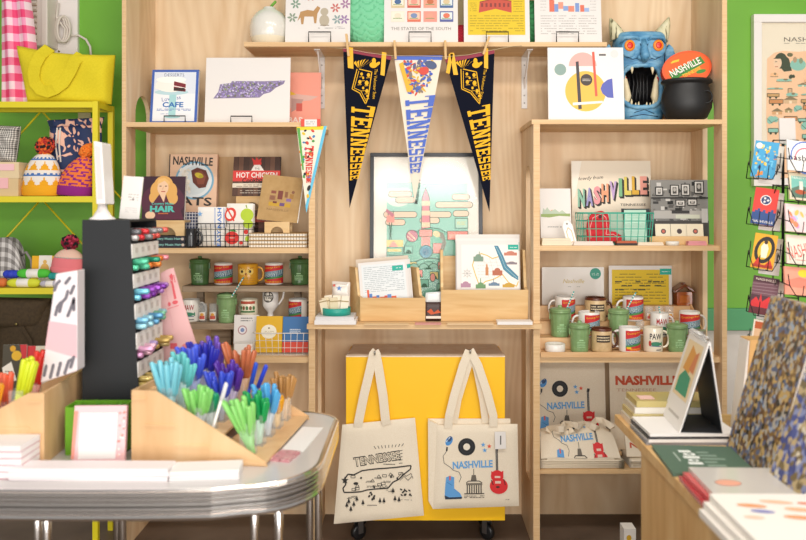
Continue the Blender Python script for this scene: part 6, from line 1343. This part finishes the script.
# ---------------------------------------------------------------- pen holders
def holder(label, loc, rz, mir=1, flat=.065):
    """stepped plywood holder: two side boards with slotted ledges between"""
    t = T('pen_holder', label, 'pen holder', loc, rz, 'stepped plywood pen holders')
    W_, D = .365, .44; m = lambda x: x*mir
    lv = [(0, .04, .168), (.03, .122, .1), (.115, .212, .05), (.2, .362, .012)]
    side = [(0, 0), (W_, 0), (W_-.005, .012), (flat, .186), (0, .186)]
    for y in (0, D-.006):
        B().prism([(m(x), z) for x, z in side], y, y+.006, LASER).build('side_board', t)
    B().box(min(m(0), m(.006)), max(m(0), m(.006)), .006, D-.006, 0, .186, LASER).build('end_board', t)
    for x0, x1, z in lv:
        a_, c_ = sorted((m(x0+.006), m(x1))); B().box(a_, c_, -.0025, D+.0025, z-.006, z, LASER).build('ledge', t)
    return t, lv
hR, lv = holder('right plywood stepped holder crowded with blue, green and purple pens', (-.742, 2.015, zt+.0006), -6.5)
hL, _ = holder('left plywood stepped holder with yellow and orange pens', (-.956, 1.985, zt+.0006), 4, -1, .04)
CUPM = M('#f4f8f8', .05, 0, .0, 0, .5, .1)
def cup(h, u, v, z, label, w=.036, hh=.085):
    t = tag(bpy.data.objects.new('pen_cup', None), label, 'cup', 'clear pen cups'); col.objects.link(t)
    M_ = h.matrix_basis; t.matrix_world = Matrix.Translation(Vector(h.location)) @ Matrix.Rotation(h.rotation_euler.z, 4, 'Z') @ Matrix.Translation((u, v, z))
    b = B(); q = w/2
    for x0, x1, y0, y1 in ((-q, q, -q, -q+.0015), (-q, q, q-.0015, q), (-q, -q+.0015, -q, q), (q-.0015, q, -q, q)): b.box(x0, x1, y0, y1, 0, hh, CUPM)
    b.box(-q, q, -q, q, 0, .0015, CUPM); b.build('clear_wall', t); return t
def pen(h, u, v, z, dx, dy, L, r, body, capc, label, group, capf=.42, tip=None, name='pen'):
    """capped pen standing cap-up in a cup; dx, dy lean"""
    t = tag(bpy.data.objects.new(name, None), label, 'pen', group); col.objects.link(t)
    ax = Vector((dx, dy, 1)).normalized(); rot = Vector((0, 0, 1)).rotation_difference(ax).to_matrix().to_4x4()
    t.matrix_world = Matrix.Translation(Vector(h.location)) @ Matrix.Rotation(h.rotation_euler.z, 4, 'Z') @ Matrix.Translation((u, v, z)) @ rot
    c0 = L*(1-capf)
    b = B(); b.lathe([(0, 0), (r*.7, 0), (r*.85, .004), (r*.85, c0), (0, c0)], body, 10); b.build('barrel', t)
    b = B(); b.lathe([(r*.86, c0), (r, c0+.001), (r, L-.004), (r*.75, L), (0, L)], capc, 10); b.box(r*.6, r*1.35, -.0016, .0016, c0+.006, L-.004, capc); b.build('cap', t); return t
GLASSY = M('#d9dce0', .15, 0, .4)
PENS = [  # tier, five cups from front to back: (cap, barrel, wording, length)
 (3, [('#8ed574', '#8fd878', 'light green', .15), ('#16a055', '#bfe0cc', 'emerald green', .135), ('#56aee6', '#c8d2dc', 'sky blue', .14), ('#e2a31f', '#e6c48a', 'golden yellow', .1), ('#b98a52', '#e0c09a', 'amber brown', .135)]),
 (2, [('#86cf6e', '#c9ced2', 'pale green capped silver', .135), ('#1fa878', '#cfd8d8', 'sea green', .1), ('#3f55d6', '#c0c8e0', 'royal blue', .14), ('#5a34a8', '#c8b8dc', 'deep purple', .145), ('#c8734e', '#e2b89a', 'terracotta', .185)]),
 (1, [('#7cc9da', '#a8dbe6', 'pale aqua', .155), ('#6cc8cc', '#b8e0e2', 'turquoise', .15), ('#4a62e0', '#aebcee', 'bright blue', .155), ('#3034b4', '#b0b2dc', 'deep blue', .155), ('#7a58c4', '#c4b4e0', 'violet', .15)])]
ORD = ['front', 'second', 'middle', 'fourth', 'rear']
TN = {3: 'lowest', 2: 'middle', 1: 'top'}
rnd = random.Random(11)
for k, cups in PENS:
    x0, x1, z = lv[k]; uc = {1: .078, 2: .16, 3: .298}[k]
    for j, (cc, bc, wd, L_) in enumerate(cups):
        v = .052+j*.083
        cup(hR, uc, v, z+.0003, 'clear cup, %s of five on the %s ledge of right pen holder' % (ORD[j], TN[k]))
        for i in range(12):
            gx, gy = (i % 4-1.5)*.0075, (i//4-1)*.0098
            dx, dy = gx*26+rnd.uniform(-.12, .12)-.05, gy*12+rnd.uniform(-.1, .04)
            if k == 3 and j == 0: dx -= .28; dy -= .08
            lo = Vector((gx*.75, gy*.75))
            sh = (rnd.uniform(.9, 1.08)-(.08 if i % 2 else 0))
            hi = .5 if bc not in ('#8fd878', '#a8dbe6') else .6
            pen(hR, uc+lo.x-dx*.03, v+lo.y-dy*.03, z+.0025, dx*.8, dy*.8, L_*sh*1.03, .0062, M(bc, .25), M(cc, .3), '%s capped pen in the %s cup on %s ledge of right holder' % (wd, ORD[j], TN[k]), '%s pens in right holder' % wd, hi)
pen(hR, .2, .03, lv[2][2]+.003, .33, -.1, .165, .0045, M('#f0ece8', .3), M('#e6e6ea', .3), 'slim white pen leaning out among the pale green capped ones', None, .3, name='white_pen')
for q, (dx, cc) in enumerate(((.28, '#2a52c8'), (.42, '#2a48d0'))):
    pen(hR, .2+.012*q, .3, lv[2][2]+.003, dx, -.1, .16, .0055, M('#2a4ac0', .3), M(cc, .3), ['left one of two leaning blue pens sticking out beside terracotta pens', 'right one of two leaning blue pens sticking out beside terracotta pens'][q], 'leaning blue pens', .5)
# left holder: markers
for k, j, n, cc, bc, wd, L_, ln in ((1, 0, 9, '#d6e22a', '#dfe83a', 'lime yellow', .16, .24), (1, 1, 5, '#e2392e', '#f0a090', 'red', .17, .2), (2, 0, 9, '#f2a52a', '#f3b84a', 'amber yellow', .15, .12), (3, 0, 8, '#f28a3a', '#f2a86a', 'orange', .14, .05), (2, 1, 6, '#ee6a4a', '#f0a08a', 'coral', .155, .1), (3, 1, 5, '#f0743a', '#f2b08a', 'deep orange', .16, 0)):
    x0, x1, z = lv[k]; uc = -{1: .085, 2: .165, 3: .28}[k]; v = .05+j*.085
    cup(hL, uc, v, z+.0003, 'clear cup of %s pens in left pen holder' % wd)
    for i in range(n):
        gx, gy = (i % 3-1)*.0095, (i//3-.5)*.012; dx = ln+gx*6+rnd.uniform(-.06, .06); dy = rnd.uniform(-.1, .05)
        pen(hL, uc+gx*.7-dx*.03, v+gy*.7-dy*.03, z+.0025, dx, dy, L_*rnd.uniform(.92, 1.06), .0068, M(bc, .35), M(cc, .35), '%s capped pen in the left plywood holder' % wd, '%s pens in left holder' % wd, .55)
# ---------------------------------------------------------------- things on the chrome-edged table
# tall black pen rack
xa, xb, ya, yb_ = -.951, -.815, 2.2, 2.425; zr = 1.388
t = T('pen_rack', 'tall black rack with tiers of glittery pens and white price strips', 'display rack', (xa, ya, zt+.0006)); BKR = M('#1d2024', .6); w, d, h = xb-xa, yb_-ya, zr-zt
wz = lambda z: w+.032*(1-z/h)
for y_ in (0, d-.006): B().prism([(0, 0), (wz(0), 0), (w, h), (0, h)], y_, y_+.006, BKR).build('side_board', t)
B().box(0, .006, .006, d-.006, 0, h, BKR).build('back_board', t); B().box(.006, w, .006, d-.006, h-.006, h, BKR).build('top_board', t)
B().box(.004, w-.01, -.062, -.0005, 0, .085, BKR).build('plinth', t)
ROW = [(241, 252), (270, 281), (299, 311), (327, 340), (355, 367), (384, 396)]
COLS = [['#6a6a6e', '#b8b4b4', '#d23038', '#8a8688', '#e05a52', '#5a3a3e'], ['#2fa07a', '#57c29a', '#1f8a6a', '#e2782c', '#f09040', '#e8909a'], ['#4aa8c8', '#7ac6de', '#9a4ac0', '#7a2fa0', '#c08ad8', '#e090a8'], ['#7ab8d8', '#9acfe0', '#5f9fc8', '#8ac8b8', '#7fc0a0', '#a0d0d8'], ['#d8a0c0', '#c890b8', '#e8b8cc', '#b8a0d0', '#c9a860', '#d8c080'], ['#b89a50', '#d0b870', '#a88a4a', '#e0cc90', '#8a7a50', '#d8c8a0']]
WD = ['red and grey', 'green and orange', 'blue and purple', 'pale blue and mint', 'pink and gold', 'golden']
for k, (y0, y1) in enumerate(ROW):
    zl_ = Z(y0, 2.28)-zt; zb2 = Z(y1, 2.28)-zt
    b = B(); b.prism([(.006, zl_-.008), (wz(zl_), zl_-.012), (wz(zl_), zl_-.006), (.006, zl_-.002)], .0065, d-.0065, BKR, 'y'); b.build('tier', t)
    ww = wz(zb2); b = B(); b.box(ww-.001, ww+.002, .0, d, zb2-.014, zl_-.006, '#efebe8')
    for i in range(4): b.box(ww+.002, ww+.0026, d*(.1+.23*i), d*(.2+.23*i), zb2+.0, zl_-.018, '#d2ccc8')
    b.build('price_strip', t, label='white price strip')
    for i in range(10):
        r = .0085; yy = .018+(i % 5)*(d-.036)/4*.98+(.004 if i > 4 else 0); zz_ = zl_+.004+.0175*(i//5)+.002; L_ = .134+rnd.uniform(0, .024)+(.012 if i > 4 else 0)
        p = tag(bpy.data.objects.new('glitter_pen', None), '%s glitter pen lying on its tier of the tall black rack' % WD[k], 'pen', '%s pens in the black rack' % WD[k]); col.objects.link(p)
        p.matrix_world = Matrix.Translation((xa+.008+ww-w, ya+yy, zt+zz_+.007)) @ Matrix.Rotation(radians(90.6), 4, 'Y')
        c = rnd.choice(COLS[k]); c = COLS[k][min(5, int((i % 5)/5*6)+rnd.randint(0, 1))]
        b = B(); b.lathe([(0, 0), (r*.8, .001), (r*.8, L_*.7), (0, L_*.7)], M('#cfccd0', .2), 10); b.build('barrel', p)
        b = B(); b.lathe([(r*.82, L_*.7), (r, L_*.71), (r, L_-.004), (r*.6, L_), (0, L_)], M(c, .18, .35), 12); b.build('cap', p)
# white holder and cards on the rack
s = 2.27/F; t = T('sign_holder', 'white plastic sign holder seen edge-on atop the black rack', 'sign holder', (X(106.5, 2.27), 2.24, zr))
b = B(); b.lathe([(0, 0), (.036, 0), (.036, .004), (.026, .01), (.014, .03), (.011, .05), (0, .05)], M('#efe9e8', .35), 28); b.build('base', t)
b = B(); b.prism([(-.004, .045), (.022, .045), (.012, .222), (-.012, .227)], -.035, .035, M('#f1ecea', .35)); b.build('frame', t, bevel=.003)
b = B(); b.prism([(.002, .06), (.016, .06), (.008, .21), (-.006, .214)], -.0362, -.035, M('#dcd6d6', .4)); b.build('panel', t)
panel('sign_card', 'white printed card leaning atop the black rack beside the hair book', 'card', 119, 181, 139, 224, 2.33, zr, 6, 0, art=lambda a: (a.lines(126, 198, 136, 206, 3, '#a8a4a2', .8, .6), a.e(131, 204, 1, 1, '#6a6664'), a.lines(124, 212, 136, 218, 3, '#c8c4c2', .6))).rotation_euler.y = radians(4)
# pink sheet
Yq = 2.40; s = Yq/F; t = T('pink_pad', 'tall curling pink note pad with a red guitar-neck print beside the black rack', 'note pad', (X(172, Yq), 2.472, zt), 0)
P = [(153, 272), (160, 268), (166, 266.5), (170, 280), (176, 302), (182, 322), (189, 343), (196, 365), (202, 390), (205, 417), (150, 417), (150, 340)]
b = B(); b.prism([((x-172)*s, (417-y)*s) for x, y in P], 0, .006, '#f3c0c0'); b.build('sheets', t)
a = Art(172, 417, s); RP = '#e8636c'
a.p([(162, 275), (164, 272), (166, 275), (165.5, 281)], RP); a.p([(163.5, 280), (165.5, 280), (169.5, 298), (167, 299)], RP)
for k in range(4): a.e(162.3+k*.4, 275+k*2, .7, .7, RP); a.e(166.6+k*.4, 274.5+k*2, .7, .7, RP)
a.e(168, 302, 3, 2, RP, -15); a.e(162, 304, 1.6, 2.2, RP); a.l([(160, 309), (172, 305)], .6, RP); a.r(163, 344, 170, 350, RP); a.lines(155, 285, 160, 300, 4, '#eaaab0', .5); a.l([(157, 280), (166, 330)], .3, '#e8a8ae'); a.p([(175, 346), (179, 344), (180, 349), (176, 350)], '#ea8a90'); a.build('printed_pattern', t, fix=False)
# zebra-print packet
Yz = 2.14; s = Yz/F; z_ = Z(388, Yz); t = T('patterned_packet', 'white and pink packet with grey brush strokes leaning beside the black rack', 'packet', (X(66, Yz), 2.09, zt+.187), 0)
Pz = [(49, 388), (64, 281), (85, 277.5), (85, 376)]
b = B(); b.prism([((x-66)*s, (388-y)*s) for x, y in Pz], 0, .05, M('#f0e6ea', .3, coat=.4)); b.build('packet', t, bevel=.003)
a = Art(66, 388, s); a.p([(53.8, 354), (57.6, 327), (84.6, 331), (84.6, 363)], '#f0c0c8'); GK = '#77737c'
for q in (((63, 297), (65, 291), (68, 288)), ((68, 318), (70, 309), (74, 305), (76, 298)), ((64, 321), (66, 313), (69, 309)), ((76, 322), (80, 312), (82, 305), (82, 316)), ((79, 300), (82, 293)), ((53, 380), (55, 371)), ((59, 382), (62, 370)), ((66, 380), (69, 368)), ((73, 378), (77, 366), (81, 364)), ((74, 290), (78, 285)), ((79, 372), (82, 362))):
    a.l([(x, y) for x, y in q], 3.0, GK)
    for x, y in q: a.e(x, y, 1.5, 1.5, GK, 0, 8)
a.build('brush_stroke_print', t, fix=False)
# colourful leaflets behind the left holder
panel('leaflet', 'yellow and white leaflet standing behind the left pen holder', 'leaflet', 0, 345, 24, 415, 2.452, zt, 5, 0, art=lambda a: (a.r(0, 345, 24, 415, '#4a4436'), a.p([(0, 368), (9, 362), (15, 380), (4, 387)], '#efe8dc'), a.e(14, 356, 5, 5, '#e0b02c'), a.e(10, 349, 3, 3, '#d8a026'), a.p([(17, 345), (24, 345), (24, 365), (21, 366)], '#c8333a'), a.lines(3, 370, 10, 380, 3, '#3a3a3a', .8)))
panel('leaflet', 'red-lettered leaflet standing tilted behind the lime markers', 'leaflet', 25, 347, 46, 415, 2.46, zt, 5, 0, art=lambda a: (a.r(25, 347, 46, 415, '#d8d0bc'), a.r(25, 347, 33, 366, '#d0343a'), a.e(40, 356, 4, 6, '#8aa070'), a.lines(34, 370, 45, 380, 4, '#8a7a6a', .7)))
# green box with stationery pack
t = T('green_box', 'lime green box standing between the two pen holders', 'box', (X(99.5, 2.1), 2.065, zt)); s = 2.1/F; GBX = M('#6aa81e', .6)
b = B(); w = 28.5*s; b.box(-w, w, .0, .004, 0, .128, GBX); b.box(-w, w, .06, .064, 0, .132, GBX); b.box(-w, -w+.004, .004, .06, 0, .13, GBX); b.box(w-.004, w, .004, .06, 0, .13, GBX); b.box(-w, w, .004, .06, 0, .004, GBX); b.build('body', t)
b = B()
for k in range(36): x = rnd.uniform(-w+.003, w-.003); y = rnd.uniform(.006, .058); b.tube([(x, y, .115), (x+rnd.uniform(-.008, .008), y+rnd.uniform(-.005, .005), .13+rnd.uniform(.0, .008))], .0012, M('#5a9a22', .8), 4)
o = b.build('paper_grass', t); o['kind'] = 'stuff'
def pack(a):
    a.r(78, 418, 115, 463, '#f6f2f0'); a.p([(72, 416), (76, 416), (74, 463), (71, 463)], '#ee9a8a')
    for k in range(26): a.e(random.uniform(117, 123), random.uniform(414, 462), 1.1, 1.1, random.choice(['#f6ece8', '#ee8a80', '#f4c4bc']), 0, 8)
panel('stationery_pack', 'pink and white stationery pack in clear wrap before the green box', 'stationery', 72, 411, 124, 466.5, 2.0, zt, 8, 2, c=M('#f2c2c6', .25, coat=.5), th=.014, art=pack)
# white pads along the front
def pads(name, lab, x0, x1, y0, y1, n, th, c, rz=0, edge='#c98a9a'):
    for k in range(n):
        b = B(); w, d = (x1-x0)/2, (y1-y0)/2; b.box(-w, w, -d, d, .0021, th-.0003, c); b.box(-w, w, -d, d, 0, .002, edge)
        o = tag(b.build(name), lab+', '+['bottom', 'second', 'third', 'fourth', 'fifth', 'sixth'][k]+' from the table', 'note pad', 'white pads on the diner table'); place(o, ((x0+x1)/2, (y0+y1)/2, zt+th*k), rz=rz+rnd.uniform(-1.2, 1.2))
Ya = 1.885
pads('note_pad', 'white pad in the short stack at the far left table edge', X(-25, Ya), X(21, Ya), Ya, 2.0-.02, 5, .0165, '#f3eeee')
pads('note_pad', 'long white pad in the wide stack before the green box', X(8, 1.87), X(168, 1.87), 1.87, 1.93, 3, .0105, '#f2eaec', edge='#e9dfe0')
pads('paper_stack', 'white paper sheet block before the right pen holder', X(170, 1.885), X(238, 1.885), 1.875, 1.95, 4, .006, '#f1eeee', 5, '#dcd8d8')
slab('price_list', 'white printed card lying flat at the right end of the diner table', 'card', -.352, -.29, 2.10, 2.32, zt, zt+.002, '#f3f0ee', -7)
slab('patterned_packet', 'small flat pink patterned packet in front of the white printed card', 'packet', -.372, -.318, 2.01, 2.085, zt, zt+.008, speckle('pink_pattern', [(.4, '#c98a90'), (.55, '#e8c4c0'), (.6, '#a86a70')], 90), -14)
slab('striped_board', 'narrow blue and white striped board on the floor under the diner table', 'board', X(120, 3.1), X(125, 3.1), 3.05, 3.1, 0, .3, '#2f7a9a')
# ---------------------------------------------------------------- wooden counter at the right
t = T('wooden_counter', 'pale wooden counter crowded with books at the right edge', 'counter', (1.0, 1.9, 0)); CW = wood('counter_pine', '#cf9d62', '#e0b47a', '#eac58f', (.9, 5, 5)); CWV = wood('counter_pine_side', '#cf9d62', '#e0b47a', '#eac58f', (4, 4, .7))
B().box(-.36, .6, -.75, .57, .73, .76, CW).build('top_board', t, bevel=.002)
B().box(-.345, .55, .30, .33, 0, .73, CWV).build('end_panel', t); B().box(-.352, -.32, -.165, .30, .0, .73, CWV).build('side_panel', t); B().box(-.358, -.32, -.72, -.165, 0, .73, CWV).build('side_panel', t)
zc = .76
for k in range(4):
    y = 2.30; slab('wrapped_prints', 'gold-tinted wrapped print at the far end of counter, %s of its stack' % ['bottom', 'second', 'third', 'top'][k], 'print', .655+.006*k, .925, 2.335, 2.455, zc+.019*k, zc+.0185+.019*k, M(['#ded6cc', '#cdbc86', '#dcd6cc', '#bfae70'][k], .25, coat=.5), rnd.uniform(-2, 2))
slab('pink_sticker', 'round-ended pink sticker on the topmost gold wrapped print', 'sticker', .69, .735, 2.36, 2.40, zc+.0762, zc+.0775, '#efc4bc')
for k, (c, th, x0, x1) in enumerate((('#8a888c', .008, .648, .908), ('#e9e5e2', .009, .652, .905), ('#2b2b30', .007, .65, .91), ('#f0ecea', .008, .655, .905))):
    z0 = zc+sum((.008, .009, .007, .008)[:k]); book_flat('flat_book', '%s book in the stack under the tent calendar, %s from the bottom' % (['grey', 'white', 'black', 'white topmost'][k], ['first', 'second', 'third', 'fourth'][k]), x0, x1, 2.15, 2.325, z0+.0002*k, th, c, '#efeae2', rnd.uniform(-2, 1))
zq = zc+.0332
t = T('tent_calendar', 'white tent-shaped desk calendar with black inside on the book stack', 'calendar', (.79, 2.155, zq), -4)
def board(x0, xt, m_in, m_out, nm):
    b = B(); sg = 1 if x0 < xt else -1; h = .257
    b.prism([(x0, 0), (x0+sg*.004, 0), (xt+sg*.004, h), (xt, h)], 0, .185, m_out); b.build(nm, t)
    b = B(); b.prism([(x0+sg*.0045, 0), (x0+sg*.007, 0), (xt+sg*.006, h-.004), (xt+sg*.0045, h-.004)], .001, .184, m_in); b.build('lining', t, label='black lining')
board(-.05, .032, M('#1d2026', .6), M('#f1ece8', .5), 'front_board'); board(.073, .036, M('#1d2026', .6), M('#ece8e6', .5), 'back_board')
B().box(-.045, .068, .001, .184, .0005, .003, M('#1d2026', .6)).build('base_board', t)
b = B(); al = math.atan2(.082, .257)
def on_left(u, v, off=.0008): return Vector((-.05+.082*v-off, .185*(1-u), .257*v))
def patch(pts, c, off): b.f([b.bm.verts.new(on_left(u, v, off)) for u, v in pts], c)
patch([(.12, .3), (.88, .3), (.88, .92), (.12, .92)], '#f0d9b0', .0006); patch([(.2, .34), (.8, .34), (.75, .55), (.4, .6), (.2, .5)], '#3f9a78', .0009); patch([(.25, .6), (.6, .58), (.7, .8), (.4, .88)], '#e0a050', .0009); patch([(.55, .62), (.8, .6), (.8, .85), (.65, .8)], '#d8865a', .0011); patch([(.2, .1), (.8, .1), (.8, .13), (.2, .13)], '#c8c2bc', .0006)
b.build('printed_picture', t)
b = B()
for k in range(12): y = .012+.0145*k; b.tube([(.034+.009*cos(q*pi/4), y, .257+.009*sin(q*pi/4)) for q in range(8)], .0011, M('#d8d6d4', .3, .7), 5, True)
b.build('wire_binding', t)
t = book_flat('green_book', 'dark green book with white lettering lying flat on the counter', .645, .855, 1.895, 2.12, zc, .009, '#55705f', '#e9e4da', -4); t['label'] = 'dark green book with white lettering lying flat on the counter'
a = Art(0, 0, .001); [a.r(-46+7*(k % 2), -70+24*k, -14+5*(k % 3), -52+24*k, '#eef2ee') for k in range(5)]; [a.r(-2, -60+26*k, 30+14*(k % 3), -48+26*k, '#8fa596') for k in range(5)]; a.l([(-62, -50), (-62, 20)], 4, '#b9c7bc'); [a.e(-30+6*(k % 2), -61+24*k, 6, 5, '#5f766a') for k in (1, 3)]; a.n += 1
for v in a.bm.verts: v.co = Vector((v.co.x, v.co.z, .0092-v.co.y-.0004))
a.build('lettering', t, fix=False)
for k in range(3):
    slab('wrapped_prints', 'clear-wrapped print with a red edge in the near stack, %s of three' % ['bottom', 'middle', 'top'][k], 'print', .64+.012*k, .86+.006*k, 1.70, 1.875, zc+.011*k, zc+.0105+.011*k, M(['#b8323e', '#d9545a', '#d8d2cc'][k], .25, coat=.6), rnd.uniform(-3, 1))
t = place(tag(B().ell((0, 0, 0), (.03, .02, .0008), '#e8a890', 20, 6).build('sticker'), 'oval coral sticker on the top red-edged print', 'sticker'), (.72, 1.77, zc+.0335))
for k in range(3): slab('print_pad', 'white print in the nearest stack at the corner of the picture, %s of three' % ['bottom', 'middle', 'top'][k], 'print', .615+.01*k, .9, 1.35, 1.665, zc+.016*k, zc+.0155+.016*k, '#f3ede6', rnd.uniform(-2, 1))
a = Art(0, 0, .001)
for x, y, rx, ry, c in ((-70, -90, 30, 10, '#e8a070'), (-10, -110, 34, 9, '#efc0a0'), (-60, -60, 24, 8, '#7f80c0'), (20, -70, 30, 10, '#f0b890'), (60, -100, 30, 8, '#e88a6a'), (-90, -30, 20, 8, '#efc8b0'), (0, -30, 30, 10, '#e8a070')): a.e(x, y, rx, ry, c, 10)
for v in a.bm.verts: v.co = Vector((v.co.x, v.co.z, -v.co.y))
o = a.build('printed_flowers', None, fix=False); pr_ = [q for q in bpy.data.objects if q.name.startswith('print_pad')][-1]; o.parent = pr_; o.location = (0, 0, .0157)
# upright cards and art boards in a rack
def leaning(label, xb_, xt_, y0, y1, h, th, m, name, cat, z=zc, rz=0, art=None, dx=0):
    t = T(name, label, cat, (xb_, y0, z), rz); b = B(); k = xt_-xb_
    b.prism([(0, 0), (th, 0), (k+th, h), (k, h)], 0, y1-y0, PAPER if cat == 'print' else m, side=m); b.build('board', t)
    return t
t = leaning('tall tan card folder with a white sheet standing at the back of the counter', .965, .985, 2.26, 2.33, .275, .12, M('#d9ab6c', .6), 'card_folder', 'folder')
B().prism([(-.014, 0), (-.004, 0), (.026, .27), (.016, .272)], .005, .065, PAPER).build('white_sheet', t)
ART1 = speckle('collage_print', [(.0, '#3a3630'), (.22, '#8a6a3c'), (.38, '#c9a86a'), (.5, '#5f6a8a'), (.62, '#b9b2a8'), (.74, '#6a4a34'), (.85, '#9fb0c8')], 100, .35, kind='vor', sc=(1, 1, .8))
ART2 = speckle('blue_collage_print', [(.0, '#4a5aa0'), (.25, '#c9b48a'), (.42, '#8f9ac8'), (.55, '#7a6a4a'), (.68, '#3f4f90'), (.8, '#e0d8c8')], 85, .35, kind='vor', sc=(1, 1, .8))
leaning('tall collage print in browns and blues leaning at the right edge', .86, .985, 1.87, 2.13, .42, .02, ART1, 'collage_print', 'print')
leaning('nearer blue and gold collage print leaning at the right edge', .835, .95, 1.60, 1.84, .33, .02, ART2, 'collage_print', 'print')
t = panel('small_carton', 'small white carton with red and yellow marks on the floor by the counter', 'carton', 624, 503, 636, 546, 3.0, 0, 0, 0, c='#efebe6', th=.06, art=lambda a: (a.e(629, 512, 2.5, 3, '#e0b02c'), a.e(632, 520, 2, 3, '#d8443a'), a.e(628, 526, 2, 2, '#3f7fb8')))
# ---------------------------------------------------------------- light and camera
def area(name, loc, rot, sx, sy, power, c=(1, 1, 1)):
    l = bpy.data.lights.new(name, 'AREA'); l.shape = 'RECTANGLE'; l.size, l.size_y, l.energy, l.color = sx, sy, power, c
    o = bpy.data.objects.new(name, l); col.objects.link(o); o.location = loc; o.rotation_euler = [radians(v) for v in rot]; return o
area('storefront_window', (1.2, -3.2, 1.1), (90, 0, 0), 5.6, 2.0, 180, (1, .965, .915))
area('storefront_window', (-3.5, -3.2, 1.1), (90, 0, 0), 3.6, 2.0, 42, (1, .975, .95))  # added fill light, not a window, to brighten the chrome table edge
area('clerestory_window', (1.2, -3.1, 2.74), (84, 0, 0), 3.5, .45, 95, (1, .965, .915))
area('ceiling_lamp_row', (.5, 1.3, 3.2), (0, 0, 0), 3.0, .4, 55, (1, .93, .84))
wd = bpy.data.worlds.new('daylight'); scene.world = wd; wd.use_nodes = True
wd.node_tree.nodes['Background'].inputs[0].default_value = (1, .965, .93, 1); wd.node_tree.nodes['Background'].inputs[1].default_value = .3
cd = bpy.data.cameras.new('camera'); cam = bpy.data.objects.new('camera', cd); col.objects.link(cam); cam.location = (0, 0, H); cam.rotation_euler = (pi/2, 0, 0)
cd.sensor_fit = 'HORIZONTAL'; cd.sensor_width = 36; cd.lens = F/806*36; cd.shift_x = -(CX-403)/806; cd.shift_y = -(270-CY)/806; cd.clip_start = .05
cd.dof.use_dof = True; cd.dof.focus_distance = 3.27; cd.dof.aperture_fstop = 2.3
scene.camera = cam
v = scene.view_settings; v.view_transform = 'Standard'; v.look = 'None'; v.exposure = .07; v.gamma = 1; v.use_curve_mapping = False
